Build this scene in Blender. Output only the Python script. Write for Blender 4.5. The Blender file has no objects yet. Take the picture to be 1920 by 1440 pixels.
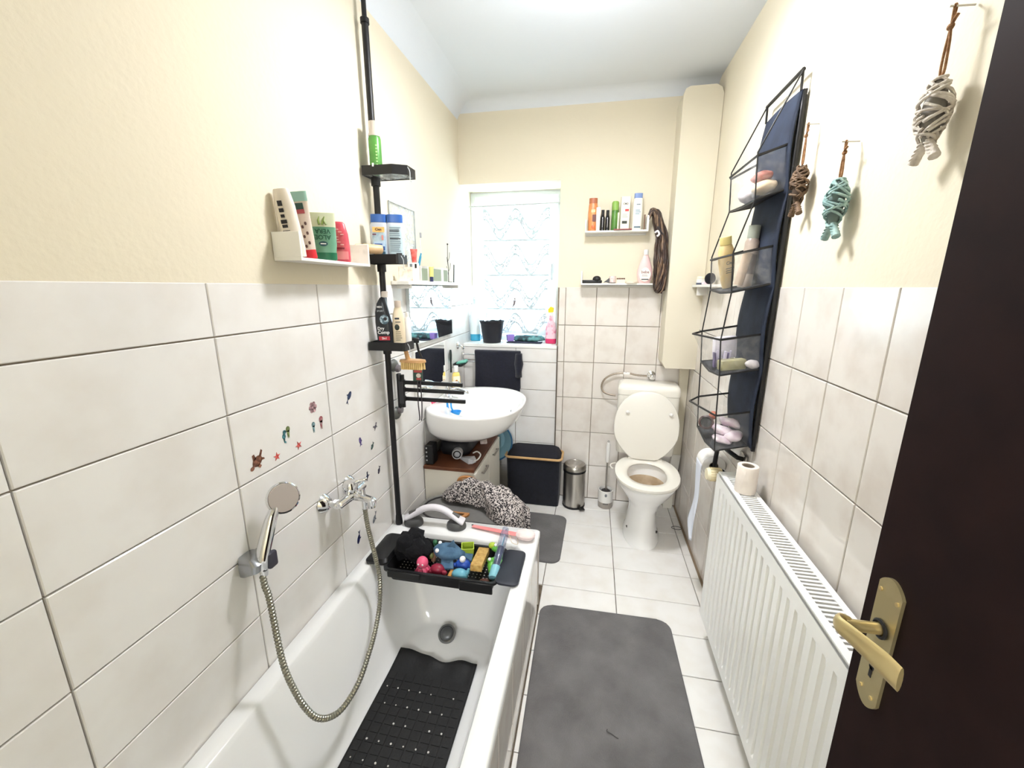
import bpy, bmesh, math, random
from mathutils import Vector, Matrix, noise
random.seed(7)
C = bpy.context.scene.collection
SC = bpy.context.scene
pi = math.pi

# ---------------- camera, world, lights, exposure ----------------
cam_d = bpy.data.cameras.new('camera')
cam_d.sensor_width = 36.0
cam_d.lens = 768.0 / 1920.0 * 36.0
cam_d.clip_start = 0.02
cam = bpy.data.objects.new('camera', cam_d)
C.objects.link(cam)
def _cam_matrix(yaw, pitch, roll):
    c, s = math.cos, math.sin
    f0 = Vector((-s(yaw), c(yaw), 0)); r0 = Vector((c(yaw), s(yaw), 0)); u0 = Vector((0, 0, 1))
    f = c(pitch) * f0 - s(pitch) * u0
    u = s(pitch) * f0 + c(pitch) * u0
    r = c(roll) * r0 + s(roll) * u
    u2 = -s(roll) * r0 + c(roll) * u
    m = Matrix((r, u2, -f)).transposed().to_4x4()
    m.translation = (0, 0, 1.5)
    return m
cam.matrix_world = _cam_matrix(0.19322, 0.23151, 0.00145)
SC.camera = cam

SC.view_settings.view_transform = 'Standard'
SC.view_settings.look = 'None'
SC.view_settings.gamma = 1.0
SC.view_settings.use_curve_mapping = False
SC.view_settings.exposure = 0.78
W_STRENGTH, LAMP_W, HALL_FILL_W = 24.0, 12.0, 26.0

world = bpy.data.worlds.new('sky')
SC.world = world
world.use_nodes = True
_bg = world.node_tree.nodes['Background']
_bg.inputs['Color'].default_value = (0.66, 0.87, 1.0, 1)
_bg.inputs['Strength'].default_value = W_STRENGTH

def area(name, loc, rot, sx, sy, watts, color, shape='RECTANGLE', portal=False):
    d = bpy.data.lights.new(name, 'AREA')
    d.shape = shape; d.size = sx
    if shape in ('RECTANGLE', 'ELLIPSE'): d.size_y = sy
    d.energy = watts; d.color = color
    if portal: d.cycles.is_portal = True
    o = bpy.data.objects.new(name, d); C.objects.link(o)
    o.location = loc; o.rotation_euler = rot
    return o
area('window_portal', (-0.56, 3.13, 1.63), (math.radians(-90), 0, 0), 0.7, 1.1, 1, (1, 1, 1), portal=True)
area('ceiling_lamp_light', (-0.05, 1.54, 2.50), (0, 0, 0), 0.26, 0.26, LAMP_W, (0.945, 0.962, 1.0), 'DISK')
_d = bpy.data.lights.new('ceiling_lamp_glow', 'POINT'); _d.energy = 8.5; _d.shadow_soft_size = 0.10; _d.color = (0.945, 0.962, 1.0)
_o = bpy.data.objects.new('ceiling_lamp_glow', _d); C.objects.link(_o); _o.location = (-0.05, 1.54, 2.38)
area('hall_fill_light', (0.05, -2.10, 1.92), (math.radians(82), 0, 0), 0.5, 0.5, HALL_FILL_W, (0.945, 0.962, 1.0), 'DISK')  # fill light added behind the camera to brighten surfaces facing it

# ---------------- helpers ----------------
def lin(c):
    c = c / 255.0
    return c / 12.92 if c <= 0.04045 else ((c + 0.055) / 1.055) ** 2.4
def rgb(r, g, b): return (lin(r), lin(g), lin(b), 1.0)
MATS = {}
def mat(name, col, rough=0.5, metal=0.0, spec=0.5, col2=None, scale=20.0, detail=3.0, bump=0.0, bscale=None,
        lo=0.35, hi=0.65, trans=0.0, alpha=1.0, rand=0.0, coat=0.0, sheen=0.0, emit=0.0, ior=1.45):
    if name in MATS: return MATS[name]
    m = bpy.data.materials.new(name); m.use_nodes = True
    nt = m.node_tree; N = nt.nodes; L = nt.links
    p = N['Principled BSDF']
    p.inputs['Roughness'].default_value = rough
    p.inputs['Metallic'].default_value = metal
    p.inputs['Specular IOR Level'].default_value = spec
    p.inputs['IOR'].default_value = ior
    p.inputs['Transmission Weight'].default_value = trans
    p.inputs['Alpha'].default_value = alpha
    p.inputs['Coat Weight'].default_value = coat
    p.inputs['Sheen Weight'].default_value = sheen
    p.inputs['Base Color'].default_value = rgb(*col)
    if emit:
        p.inputs['Emission Color'].default_value = rgb(*col); p.inputs['Emission Strength'].default_value = emit
    tc = N.new('ShaderNodeTexCoord')
    out = None
    if col2 is not None:
        nz = N.new('ShaderNodeTexNoise'); nz.inputs['Scale'].default_value = scale; nz.inputs['Detail'].default_value = detail
        cr = N.new('ShaderNodeValToRGB')
        cr.color_ramp.elements[0].position = lo; cr.color_ramp.elements[0].color = rgb(*col)
        cr.color_ramp.elements[1].position = hi; cr.color_ramp.elements[1].color = rgb(*col2)
        if rand:
            oi = N.new('ShaderNodeObjectInfo')
            ad = N.new('ShaderNodeVectorMath'); ad.operation = 'ADD'
            sc = N.new('ShaderNodeVectorMath'); sc.operation = 'SCALE'; sc.inputs[0].default_value = (13.0, 7.0, 5.0)
            L.new(oi.outputs['Random'], sc.inputs['Scale'])
            L.new(tc.outputs['Object'], ad.inputs[0]); L.new(sc.outputs[0], ad.inputs[1])
            L.new(ad.outputs[0], nz.inputs['Vector'])
        else:
            L.new(tc.outputs['Object'], nz.inputs['Vector'])
        L.new(nz.outputs['Fac'], cr.inputs['Fac'])
        L.new(cr.outputs['Color'], p.inputs['Base Color'])
    if bump:
        nb = N.new('ShaderNodeTexNoise'); nb.inputs['Scale'].default_value = bscale or scale; nb.inputs['Detail'].default_value = 4
        bp = N.new('ShaderNodeBump'); bp.inputs['Strength'].default_value = bump; bp.inputs['Distance'].default_value = 0.004
        L.new(tc.outputs['Object'], nb.inputs['Vector'])
        L.new(nb.outputs['Fac'], bp.inputs['Height']); L.new(bp.outputs['Normal'], p.inputs['Normal'])
    MATS[name] = m
    return m

class B:
    """collects shapes, then links them as one mesh object"""
    def __init__(s): s.bm = bmesh.new()
    def _tf(s, vs, M):
        if M is not None:
            for v in vs: v.co = M @ v.co
    def box(s, c, d, M=None, bev=0.0, seg=1):
        r = bmesh.ops.create_cube(s.bm, size=1.0)
        vs = r['verts']
        for v in vs: v.co = Vector((v.co.x * d[0] + c[0], v.co.y * d[1] + c[1], v.co.z * d[2] + c[2]))
        if bev:
            es = list({e for v in vs for e in v.link_edges})
            rr = bmesh.ops.bevel(s.bm, geom=es, offset=bev, segments=seg, affect='EDGES', profile=0.5)
            vs = list({v for f in rr['faces'] for v in f.verts} | {v for v in vs if v.is_valid})
        s._tf(vs, M)
        return s
    def bx(s, x0, x1, y0, y1, z0, z1, bev=0.0, seg=1, M=None):
        return s.box(((x0 + x1) / 2, (y0 + y1) / 2, (z0 + z1) / 2), (x1 - x0, y1 - y0, z1 - z0), M, bev, seg)
    def rings(s, rs, cap0=True, cap1=True, closed=True, M=None, loop=False):
        allv = []
        for r in rs: allv.append([s.bm.verts.new(Vector(p) if M is None else M @ Vector(p)) for p in r])
        n = len(rs[0])
        seq = list(zip(allv[:-1], allv[1:]))
        if loop: seq.append((allv[-1], allv[0]))
        for a, b in seq:
            for i in range(n if closed else n - 1):
                j = (i + 1) % n
                try: s.bm.faces.new((a[i], a[j], b[j], b[i]))
                except ValueError: pass
        if closed and not loop:
            if cap0: s.bm.faces.new(list(reversed(allv[0])))
            if cap1: s.bm.faces.new(allv[-1])
        return s
    def lathe(s, prof, c=(0, 0, 0), n=24, sx=1.0, sy=1.0, M=None, p=2.0):
        rs = []
        for r, z in prof:
            ring = []
            for i in range(n):
                a = 2 * pi * i / n
                ca, sa = math.cos(a), math.sin(a)
                if p != 2.0:
                    ca = math.copysign(abs(ca) ** (2 / p), ca); sa = math.copysign(abs(sa) ** (2 / p), sa)
                ring.append((c[0] + r * sx * ca, c[1] + r * sy * sa, c[2] + z))
            rs.append(ring)
        return s.rings(rs, M=M)
    def tube(s, pts, r, n=8, closed=False):
        pts = [Vector(p) for p in pts]
        m = len(pts)
        rr = r if isinstance(r, (list, tuple)) else [r] * m
        rs = []; up = None
        for i, p in enumerate(pts):
            if closed: t = pts[(i + 1) % m] - pts[i - 1]
            else: t = pts[min(i + 1, m - 1)] - pts[max(i - 1, 0)]
            t = t.normalized() if t.length > 1e-9 else Vector((0, 0, 1))
            if up is None:
                up = Vector((0, 0, 1)) if abs(t.z) < 0.9 else Vector((1, 0, 0))
            a = (up - t * up.dot(t))
            a = a.normalized() if a.length > 1e-6 else t.orthogonal().normalized()
            up = a
            b = t.cross(a)
            rs.append([p + rr[i] * (math.cos(2 * pi * k / n) * a + math.sin(2 * pi * k / n) * b) for k in range(n)])
        return s.rings(rs, loop=closed)
    def cyl(s, p0, p1, r0, r1=None, n=20):
        return s.tube([p0, p1], [r0, r0 if r1 is None else r1], n)
    def sph(s, c, r, n=12, M=None):
        if not isinstance(r, (tuple, list)): r = (r, r, r)
        rs = []
        for i in range(1, n):
            th = pi * i / n
            rs.append([(c[0] + r[0] * math.sin(th) * math.cos(2 * pi * k / (2 * n)), c[1] + r[1] * math.sin(th) * math.sin(2 * pi * k / (2 * n)),
                        c[2] - r[2] * math.cos(th)) for k in range(2 * n)])
        return s.rings(rs, M=M)
    def prism(s, poly, h0, h1, ax=2):
        def P(u, v, h): return ((h, u, v), (u, h, v), (u, v, h))[ax]
        return s.rings([[P(u, v, h0) for u, v in poly], [P(u, v, h1) for u, v in poly]])
    def grid(s, fn, nu, nv):
        V = [[s.bm.verts.new(Vector(fn(i / nu, j / nv))) for j in range(nv + 1)] for i in range(nu + 1)]
        for i in range(nu):
            for j in range(nv): s.bm.faces.new((V[i][j], V[i + 1][j], V[i + 1][j + 1], V[i][j + 1]))
        return s
    def noise(s, amp, sc, off=0.0):
        for v in s.bm.verts:
            v.co += Vector((noise.noise(v.co * sc + Vector((off, 3, 1))), noise.noise(v.co * sc + Vector((9, off, 4))), noise.noise(v.co * sc + Vector((2, 5, off))))) * amp
        return s
    def mesh(s, name, m, smooth=None):
        bmesh.ops.recalc_face_normals(s.bm, faces=s.bm.faces[:])
        me = bpy.data.meshes.new(name); s.bm.to_mesh(me); s.bm.free()
        me.materials.append(m)
        if smooth is not None:
            me.polygons.foreach_set('use_smooth', [True] * len(me.polygons))
            if smooth < 180: me.set_sharp_from_angle(angle=math.radians(smooth))
        return me
    def obj(s, name, m, parent=None, smooth=40, world=False, solid=0.0, sub=0):
        me = s.mesh(name, m, smooth)
        o = bpy.data.objects.new(name, me); C.objects.link(o)
        if parent is not None:
            o.parent = parent
            if world:
                w = Vector(parent.location); q = parent.parent
                while q is not None: w += Vector(q.location); q = q.parent
                me.transform(Matrix.Translation(-w))
        if solid:
            md = o.modifiers.new('solid', 'SOLIDIFY'); md.thickness = solid; md.offset = 0
        if sub:
            md = o.modifiers.new('sub', 'SUBSURF'); md.levels = sub; md.render_levels = sub
        return o

def tag(o, label, cat, group=None, kind=None):
    if label: o['label'] = label
    if cat: o['category'] = cat
    if group: o['group'] = group
    if kind: o['kind'] = kind
    return o
def T(name, label, cat, loc=(0, 0, 0), rz=0.0, group=None, rot=None):
    o = bpy.data.objects.new(name, None); C.objects.link(o)
    o.empty_display_size = 0.02
    o.location = loc
    o.rotation_euler = rot if rot else (0, 0, rz)
    return tag(o, label, cat, group)
def struct(o): o['kind'] = 'structure'; return o
def inst(name, me, parent, loc, rot=(0, 0, 0), label=None):
    o = bpy.data.objects.new(name, me); C.objects.link(o)
    o.parent = parent; o.location = loc; o.rotation_euler = rot
    if label: o['label'] = label
    return o
def text(s, size, m, parent, loc, rot=(pi / 2, 0, 0), name='lettering', align='CENTER', ext=0.0002, sx=1.0):
    cu = bpy.data.curves.new('lettering', 'FONT'); cu.body = s; cu.size = size; cu.align_x = align; cu.align_y = 'CENTER'
    cu.extrude = ext; cu.resolution_u = 2; cu.offset = size * 0.022
    t = bpy.data.objects.new('tmp', cu)
    me = bpy.data.meshes.new_from_object(t)
    bpy.data.objects.remove(t)
    me.materials.clear(); me.materials.append(m)
    o = bpy.data.objects.new(name, me); C.objects.link(o)
    o.parent = parent; o.location = loc; o.rotation_euler = rot; o.scale = (sx, 1, 1)
    return o
def rrect(x0, x1, y0, y1, r, z, n=6):
    pts = []
    for cx, cy, a0 in ((x1 - r, y1 - r, 0), (x0 + r, y1 - r, pi / 2), (x0 + r, y0 + r, pi), (x1 - r, y0 + r, 1.5 * pi)):
        for i in range(n + 1):
            a = a0 + pi / 2 * i / n
            pts.append((cx + r * math.cos(a), cy + r * math.sin(a), z))
    return pts
def ell(cx, cy, a, b, z, n=32, p=2.0):
    out = []
    for i in range(n):
        t = 2 * pi * i / n; c, s = math.cos(t), math.sin(t)
        out.append((cx + a * math.copysign(abs(c) ** (2 / p), c), cy + b * math.copysign(abs(s) ** (2 / p), s), z))
    return out
def catmull(P, k=6):
    P = [Vector(p) for p in P]; out = []
    for i in range(len(P) - 1):
        p0, p1, p2, p3 = P[max(i - 1, 0)], P[i], P[i + 1], P[min(i + 2, len(P) - 1)]
        for j in range(k):
            t = j / k
            out.append(0.5 * ((2 * p1) + (p2 - p0) * t + (2 * p0 - 5 * p1 + 4 * p2 - p3) * t * t + (3 * p1 - p0 - 3 * p2 + p3) * t ** 3))
    out.append(P[-1]); return out

# ---------------- materials ----------------
PLASTER = mat('plaster', (229, 220, 199), 0.85, spec=0.2, bump=0.25, bscale=60)
CEIL = mat('ceiling_paint', (222, 227, 234), 0.9, spec=0.2, bump=0.1, bscale=40)
TILE = mat('cream_tile', (235, 233, 231), 0.12, col2=(227, 223, 219), scale=7, detail=6, rand=1, lo=0.42, hi=0.7)
TILE2 = mat('marbled_tile', (229, 223, 216), 0.10, col2=(217, 208, 199), scale=10, detail=6, rand=1, lo=0.45, hi=0.72, bump=0.05, bscale=25)
FTILE = mat('floor_tile', (245, 243, 240), 0.22, col2=(238, 234, 228), scale=9, detail=6, rand=1, lo=0.42, hi=0.72)
GROUT = mat('grout', (176, 166, 150), 0.9, col2=(160, 149, 132), scale=30)
GROUT2 = mat('grout_brown', (150, 136, 116), 0.9, col2=(132, 118, 100), scale=30)
GROUTF = mat('floor_grout', (120, 106, 90), 0.9, col2=(96, 84, 70), scale=30)
ENAMEL = mat('white_enamel', (240, 240, 240), 0.12, coat=0.3)
CERAMIC = mat('sanitary_ceramic', (250, 249, 247), 0.08, coat=0.3)
SEATP = mat('toilet_seat_plastic', (240, 236, 226), 0.25)
WHITE = mat('white_lacquer', (240, 238, 232), 0.4)
WPLA = mat('white_plastic', (238, 236, 232), 0.35)
CHROME = mat('chrome', (225, 226, 228), 0.08, metal=1.0)
STEEL = mat('brushed_steel', (176, 172, 166), 0.32, metal=1.0)
BLACK = mat('black_metal', (22, 22, 24), 0.4)
BPLA = mat('black_plastic', (20, 20, 22), 0.45)
RUB = mat('black_rubber', (17, 17, 18), 0.6, bump=0.3, bscale=120)
GREYP = mat('grey_plastic', (92, 90, 88), 0.45)
NAVY = mat('navy_fabric', (16, 18, 28), 0.95, col2=(21, 24, 36), scale=40, bump=0.3, bscale=260, sheen=0.2)
NAVYT = mat('navy_terry', (10, 12, 28), 0.95, col2=(16, 19, 38), scale=60, bump=0.8, bscale=400, sheen=0.3)
BROWN = mat('door_brown', (34, 21, 20), 0.62, col2=(28, 17, 17), scale=12, spec=0.1)
BRASS = mat('brass', (226, 206, 150), 0.3, metal=0.72, col2=(208, 186, 132), scale=8)
BRASS2 = mat('aged_brass', (196, 184, 144), 0.36, metal=0.8, col2=(184, 170, 128), scale=14)
WOODC = mat('bamboo', (206, 164, 112), 0.5, col2=(188, 142, 92), scale=18)
WOODB = mat('brown_wood', (110, 66, 42), 0.45, col2=(88, 50, 32), scale=10)
RADW = mat('radiator_white', (250, 250, 248), 0.3)
MATG = mat('mat_plush', (122, 120, 120), 1.0, col2=(102, 100, 100), scale=7, detail=6, bump=0.7, bscale=220, sheen=0.3, spec=0.1)
GREYC = mat('grey_fabric', (112, 110, 108), 0.8, col2=(98, 96, 95), scale=10)
PAPER = mat('tissue', (244, 242, 240), 0.95, spec=0.1, bump=0.15, bscale=90)
INK = mat('ink', (40, 38, 42), 0.6)
GLASS = mat('glass', (250, 253, 255), 0.02, trans=1.0, ior=1.3)
MIRROR = mat('mirror', (240, 243, 243), 0.01, metal=1.0)
def plain(name, col, rough=0.4, **k): return mat(name, col, rough, **k)
def film(name, col, fac):
    """thin clear plastic: mostly see-through, a little gloss and colour"""
    if name in MATS: return MATS[name]
    m = bpy.data.materials.new(name); m.use_nodes = True
    nt = m.node_tree; N = nt.nodes; L = nt.links
    o = N['Material Output']; N.remove(N['Principled BSDF'])
    t = N.new('ShaderNodeBsdfTransparent'); t.inputs['Color'].default_value = (0.97, 0.97, 0.97, 1)
    g = N.new('ShaderNodeBsdfPrincipled'); g.inputs['Base Color'].default_value = rgb(*col); g.inputs['Roughness'].default_value = 0.12
    mx = N.new('ShaderNodeMixShader')
    nz = N.new('ShaderNodeTexNoise'); nz.inputs['Scale'].default_value = 22; nz.inputs['Detail'].default_value = 3; nz.inputs['Distortion'].default_value = 1.5
    tc = N.new('ShaderNodeTexCoord'); L.new(tc.outputs['Object'], nz.inputs['Vector'])
    mr = N.new('ShaderNodeMapRange'); mr.inputs['From Min'].default_value = 0.45; mr.inputs['From Max'].default_value = 0.7
    mr.inputs['To Min'].default_value = fac * 0.55; mr.inputs['To Max'].default_value = min(1, fac * 1.5)
    L.new(nz.outputs['Fac'], mr.inputs['Value']); L.new(mr.outputs[0], mx.inputs[0])
    L.new(t.outputs[0], mx.inputs[1]); L.new(g.outputs[0], mx.inputs[2]); L.new(mx.outputs[0], o.inputs['Surface'])
    MATS[name] = m
    return m
FILM = film('clear_vinyl', (225, 225, 225), 0.13)

# ================= THE ROOM =================
XL, XR, YB, YF, ZC = -0.90, 0.625, 2.79, -0.12, 2.62
TT = 0.008          # tile thickness
GR = 0.0035         # joint width
_tmesh = {}
def tile_mesh(w, h, m):
    """front faces -Y, origin at the lower left back corner; chamfered edge"""
    key = (round(w, 4), round(h, 4), m.name)
    if key not in _tmesh:
        c = 0.0018; b = B()
        b.rings([[(0, 0, 0), (w, 0, 0), (w, 0, h), (0, 0, h)],
                 [(0, -TT + c, 0), (w, -TT + c, 0), (w, -TT + c, h), (0, -TT + c, h)],
                 [(c, -TT, c), (w - c, -TT, c), (w - c, -TT, h - c), (c, -TT, h - c)]])
        _tmesh[key] = b.mesh('tile', m)
    return _tmesh[key]
def lay(parent, u_edges, v_edges, m, place, skip=None):
    """one tile object per cell; place(u, v) -> (location, rotation)"""
    for i in range(len(u_edges) - 1):
        for j in range(len(v_edges) - 1):
            u0, u1, v0, v1 = u_edges[i], u_edges[i + 1], v_edges[j], v_edges[j + 1]
            if skip and skip(u0, u1, v0, v1): continue
            me = tile_mesh(u1 - u0 - GR, v1 - v0 - GR, m)
            l, r = place(u0 + GR / 2, v0 + GR / 2)
            k = 0.0016
            inst('tile', me, parent, l, (r[0] + random.uniform(-k, k), r[1], r[2] + random.uniform(-k, k)))
def seq(a, b, step, first=None):
    e = [a]; x = a + (first if first else step)
    while x < b - 0.012: e.append(x); x += step
    e.append(b); return e

# floor
fl = struct(B().bx(-1.05, 0.80, -0.30, 3.2, -0.15, -TT).obj('floor', GROUTF, smooth=None))
fx = [-0.195, 0.173, 0.572, XR]
def floor_place(u, v): return ((u, v, -TT), (-pi / 2, 0, 0))
fy = [0.0 - 0.176 + 0.2004 * k for k in range(15)] + [YB]
fy = [y for y in fy if y < YB - 0.01] + [YB]
lay(fl, fx, fy, FTILE, floor_place)
fx2 = [-0.9, -0.61, -0.195]
lay(fl, fx2, [y for y in fy if y > 1.7][:-1] + [YB], FTILE, floor_place)
B().bx(-1.0, 1.0, -2.2, -0.30, -0.15, 0.0).obj('floor_hall', mat('hall_floor', (150, 130, 108), 0.5), smooth=None)
struct(bpy.data.objects['floor_hall'])

# ceiling with a rounded cove on the left and at the back
b = B()
b.bx(-1.05, 0.80, -0.30, 3.2, ZC, ZC + 0.12)
R = 0.13
arc = [(XL - 0.01 + R * (1 - math.cos(a)), ZC - R + R * math.sin(a)) for a in [pi / 2 * k / 8 for k in range(9)]]
b.rings([[(x, y, z) for x, z in arc] + [(XL - 0.02, y, ZC + 0.01)] for y in (YF - 0.1, YB + 0.01)])
R2 = 0.09
arc = [(YB + 0.01 - R2 * (1 - math.cos(a)), ZC - R2 + R2 * math.sin(a)) for a in [pi / 2 * k / 8 for k in range(9)]]
b.rings([[(x, y, z) for y, z in arc] + [(x, YB + 0.02, ZC + 0.01)] for x in (XL - 0.01, XR + 0.01)])
struct(b.obj('ceiling', CEIL, smooth=30))

# left wall: plaster above, tiles below
ZT = 1.503
ZL = 1.511
wl = struct(B().bx(XL - 0.12, XL - 0.002, YF - 0.1, 3.2, ZL - 0.003, ZC + 0.05).obj('wall_left', PLASTER, smooth=None))
B().bx(XL - 0.12, XL - TT, YF - 0.1, 3.2, -0.1, ZL - 0.003).obj('grout_bed', GROUT, wl, smooth=None)
lz = [0.0] + [1.381 - 0.2 * k for k in range(6, -1, -1)] + [ZL]
ly = [YF] + [0.837 + 0.4035 * k for k in range(-2, 6)] + [3.06]
def left_place(u, v): return ((XL - TT, 0 + u, v), (0, 0, pi / 2))
lay(wl, ly, lz, TILE, left_place)

# right wall
wr = struct(B().bx(XR + 0.002, XR + 0.12, YF - 0.1, YB + 0.3, ZT - 0.003, ZC + 0.05).obj('wall_right', PLASTER, smooth=None))
B().bx(XR + TT, XR + 0.12, YF - 0.1, YB + 0.3, -0.1, ZT - 0.003).obj('grout_bed', GROUT2, wr, smooth=None)
ry = [1.0135 + 0.2035 * k for k in range(-5, 9)] + [YB]
ry = [YF] + [y for y in ry if YF + 0.02 < y < YB - 0.01] + [YB]
rz_ = [0.0] + [ZT - 0.2497 * k for k in range(5, 0, -1)] + [ZT]
def right_place(u, v): return ((XR + TT, -u, v), (0, 0, -pi / 2))
lay(wr, [-y for y in reversed(ry)], rz_, TILE2, lambda u, v: ((XR + TT, -u, v), (0, 0, -pi / 2)))

# back wall round the window opening
WX0, WX1, WZ0, WZ1 = XL, -0.237, 1.112, 2.155
YW = 3.05
b = B()
b.bx(WX1, XR + 0.12, YB + 0.002, YB + 0.3, ZT - 0.003, ZC + 0.05)
b.bx(XL - 0.12, WX1, YB + 0.002, YB + 0.3, WZ1, ZC + 0.05)
wb = struct(b.obj('wall_back', PLASTER, smooth=None))
b = B()
b.bx(WX1, XR + 0.12, YB + TT, YB + 0.3, -0.1, ZT - 0.003)
b.bx(XL - 0.12, WX1, YB + TT, YB + 0.3, -0.1, WZ0 - 0.02)
b.obj('grout_bed', GROUT2, wb, smooth=None)
bx_ = [-0.228, -0.184, 0.0165, 0.219, 0.422, XR]
lay(wb, bx_, rz_, TILE2, lambda u, v: ((u, YB + TT, v), (0, 0, 0)))
lay(wb, [XL, -0.52, -0.232], [0.0] + [0.993 - 0.1985 * k for k in range(4, -1, -1)] + [WZ0 - 0.004], TILE, lambda u, v: ((u, YB + TT, v), (0, 0, 0)))
struct(B().bx(-0.2315, -0.2285, YB - 0.012, YB + 0.01, 0.0, WZ0).obj('trim_1', plain('dark_joint_profile', (96, 84, 72), 0.6), smooth=None))
# sill
struct(B().bx(XL, WX1 + 0.004, YB - 0.006, YW + 0.05, WZ0 - 0.022, WZ0, bev=0.003).obj('trim_2', plain('white_sill', (240, 240, 236), 0.3)))

# front wall with the doorway and the hall behind the camera
b = B()
b.bx(-1.05, -0.42, YF - 0.1, YF, -0.1, ZC + 0.05); b.bx(0.51, 0.80, YF - 0.1, YF, -0.1, ZC + 0.05); b.bx(-0.42, 0.51, YF - 0.1, YF, 2.03, ZC + 0.05)
struct(b.obj('wall_front', PLASTER, smooth=None))
b = B()
b.bx(-1.1, -1.0, -2.2, YF - 0.1, -0.1, 2.6); b.bx(1.0, 1.1, -2.2, YF - 0.1, -0.1, 2.6); b.bx(-1.1, 1.1, -2.3, -2.2, -0.1, 2.6); b.bx(-1.1, 1.1, -2.3, YF - 0.1, 2.5, 2.6)
struct(b.obj('wall_hall', PLASTER, smooth=None))

# boxed pipe chase in the far right corner
ch = B()
ch.prism([(0.452, 1.015), (XR, 1.015), (XR, 2.50), (0.612, 2.53), (0.585, 2.545), (0.455, 2.545), (0.432, 2.535), (0.422, 2.50), (0.43, 1.05)], 2.62, YB + 0.01, ax=1)
struct(ch.obj('trim_3', plain('chase_paint', (224, 216, 196), 0.7), smooth=20))
# sealant along the floor
struct(B().bx(XR - 0.012, XR, YF, YB, 0.0, 0.004).obj('baseboard_right', plain('sealant', (140, 122, 100), 0.6), smooth=None))

# window: frame, sash, panes, handle
WFR = plain('window_white', (238, 242, 244), 0.3)
win = struct(B().bx(WX0, WX1, YW - 0.0, YW + 0.05, WZ0, WZ0 + 0.05).bx(WX0, WX1, YW, YW + 0.05, WZ1 - 0.05, WZ1)
             .bx(WX0, WX0 + 0.05, YW, YW + 0.05, WZ0 + 0.05, WZ1 - 0.05).bx(WX1 - 0.045, WX1, YW, YW + 0.05, WZ0 + 0.05, WZ1 - 0.05).obj('window_1', WFR, smooth=None))
x0, x1, z0, z1 = WX0 + 0.035, WX1 - 0.03, WZ0 + 0.03, WZ1 - 0.03
b = B()
b.bx(x0, x1, YW - 0.025, YW - 0.0005, z0, z0 + 0.07, bev=0.004); b.bx(x0, x1, YW - 0.025, YW - 0.0005, z1 - 0.07, z1, bev=0.004)
b.bx(x0, x0 + 0.065, YW - 0.025, YW - 0.0005, z0 + 0.06, z1 - 0.06, bev=0.004); b.bx(x1 - 0.065, x1, YW - 0.025, YW - 0.0005, z0 + 0.06, z1 - 0.06, bev=0.004)
b.obj('sash', WFR, win, smooth=30)
B().bx(x0 + 0.06, x1 - 0.06, YW + 0.004, YW + 0.010, z0 + 0.06, z1 - 0.06).obj('pane', film('window_glass', (235, 245, 250), 0.04), win, smooth=None)
h = B(); h.bx(-0.312, -0.288, YW - 0.034, YW - 0.025, 1.60, 1.68, bev=0.004); h.cyl((-0.30, YW - 0.034, 1.655), (-0.30, YW - 0.06, 1.655), 0.008)
h.bx(-0.309, -0.291, YW - 0.072, YW - 0.058, 1.55, 1.665, bev=0.005)
h.obj('window_handle', plain('handle_grey', (170, 178, 186), 0.3), win)

# door leaf on the right with its long brass plate and lever
DX = 0.45
door = struct(B().bx(DX, DX + 0.04, YF + 0.03, 0.663, 0.008, 2.0, bev=0.002).obj('door_1', BROWN, smooth=30))
pl = []
yc, z0, z1 = 0.611, 0.862, 1.086
for k in range(13): pl.append((yc - 0.024 + 0.048 * k / 12, z1 - 0.016 + 0.016 * math.sin(pi * (k / 12)) ** 0.8))
for k in range(13): pl.append((yc + 0.024 - 0.048 * k / 12, z0 + 0.02 - 0.02 * math.sin(pi * (k / 12)) ** 0.8))
esc = B().prism(pl, DX - 0.0045, DX + 0.001, ax=0).obj('door_plate', BRASS2, door, smooth=30)
for dy, dz in ((-0.017, z1 - 0.027), (0.017, z1 - 0.027), (-0.012, z0 + 0.024), (0.012, z0 + 0.024)):
    B().cyl((DX - 0.0062, yc + dy, dz), (DX - 0.004, yc + dy, dz), 0.0032, n=10).obj('screw', BRASS, esc)
kh = B(); kh.cyl((DX - 0.0052, yc, 0.932), (DX - 0.004, yc, 0.932), 0.0052, n=12); kh.bx(DX - 0.0052, DX - 0.004, yc - 0.003, yc + 0.003, 0.914, 0.932)
kh.obj('keyhole', BPLA, esc)
r = B(); r.tube([(DX - 0.0065, yc + 0.0125 * math.cos(a), 1.002 + 0.0125 * math.sin(a)) for a in [2 * pi * k / 20 for k in range(20)]], 0.0026, 6, closed=True)
r.obj('ring', BPLA, esc)
hl = B(); hl.cyl((DX - 0.003, yc, 1.002), (DX - 0.052, yc, 1.002), 0.0088, 0.0084, n=16)
path = [(DX - 0.044, yc + 0.004, 1.002), (DX - 0.057, yc + 0.004, 1.004), (DX - 0.066, yc - 0.010, 1.008), (DX - 0.064, yc - 0.034, 1.013), (DX - 0.060, yc - 0.064, 1.018), (DX - 0.056, yc - 0.092, 1.022), (DX - 0.053, yc - 0.112, 1.023)]
wd = [0.0085, 0.012, 0.013, 0.0145, 0.0165, 0.0185, 0.018]; th = [0.010, 0.008, 0.0055, 0.0045, 0.0045, 0.004, 0.0035]
rs = []
P = catmull(path, 4)
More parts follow.
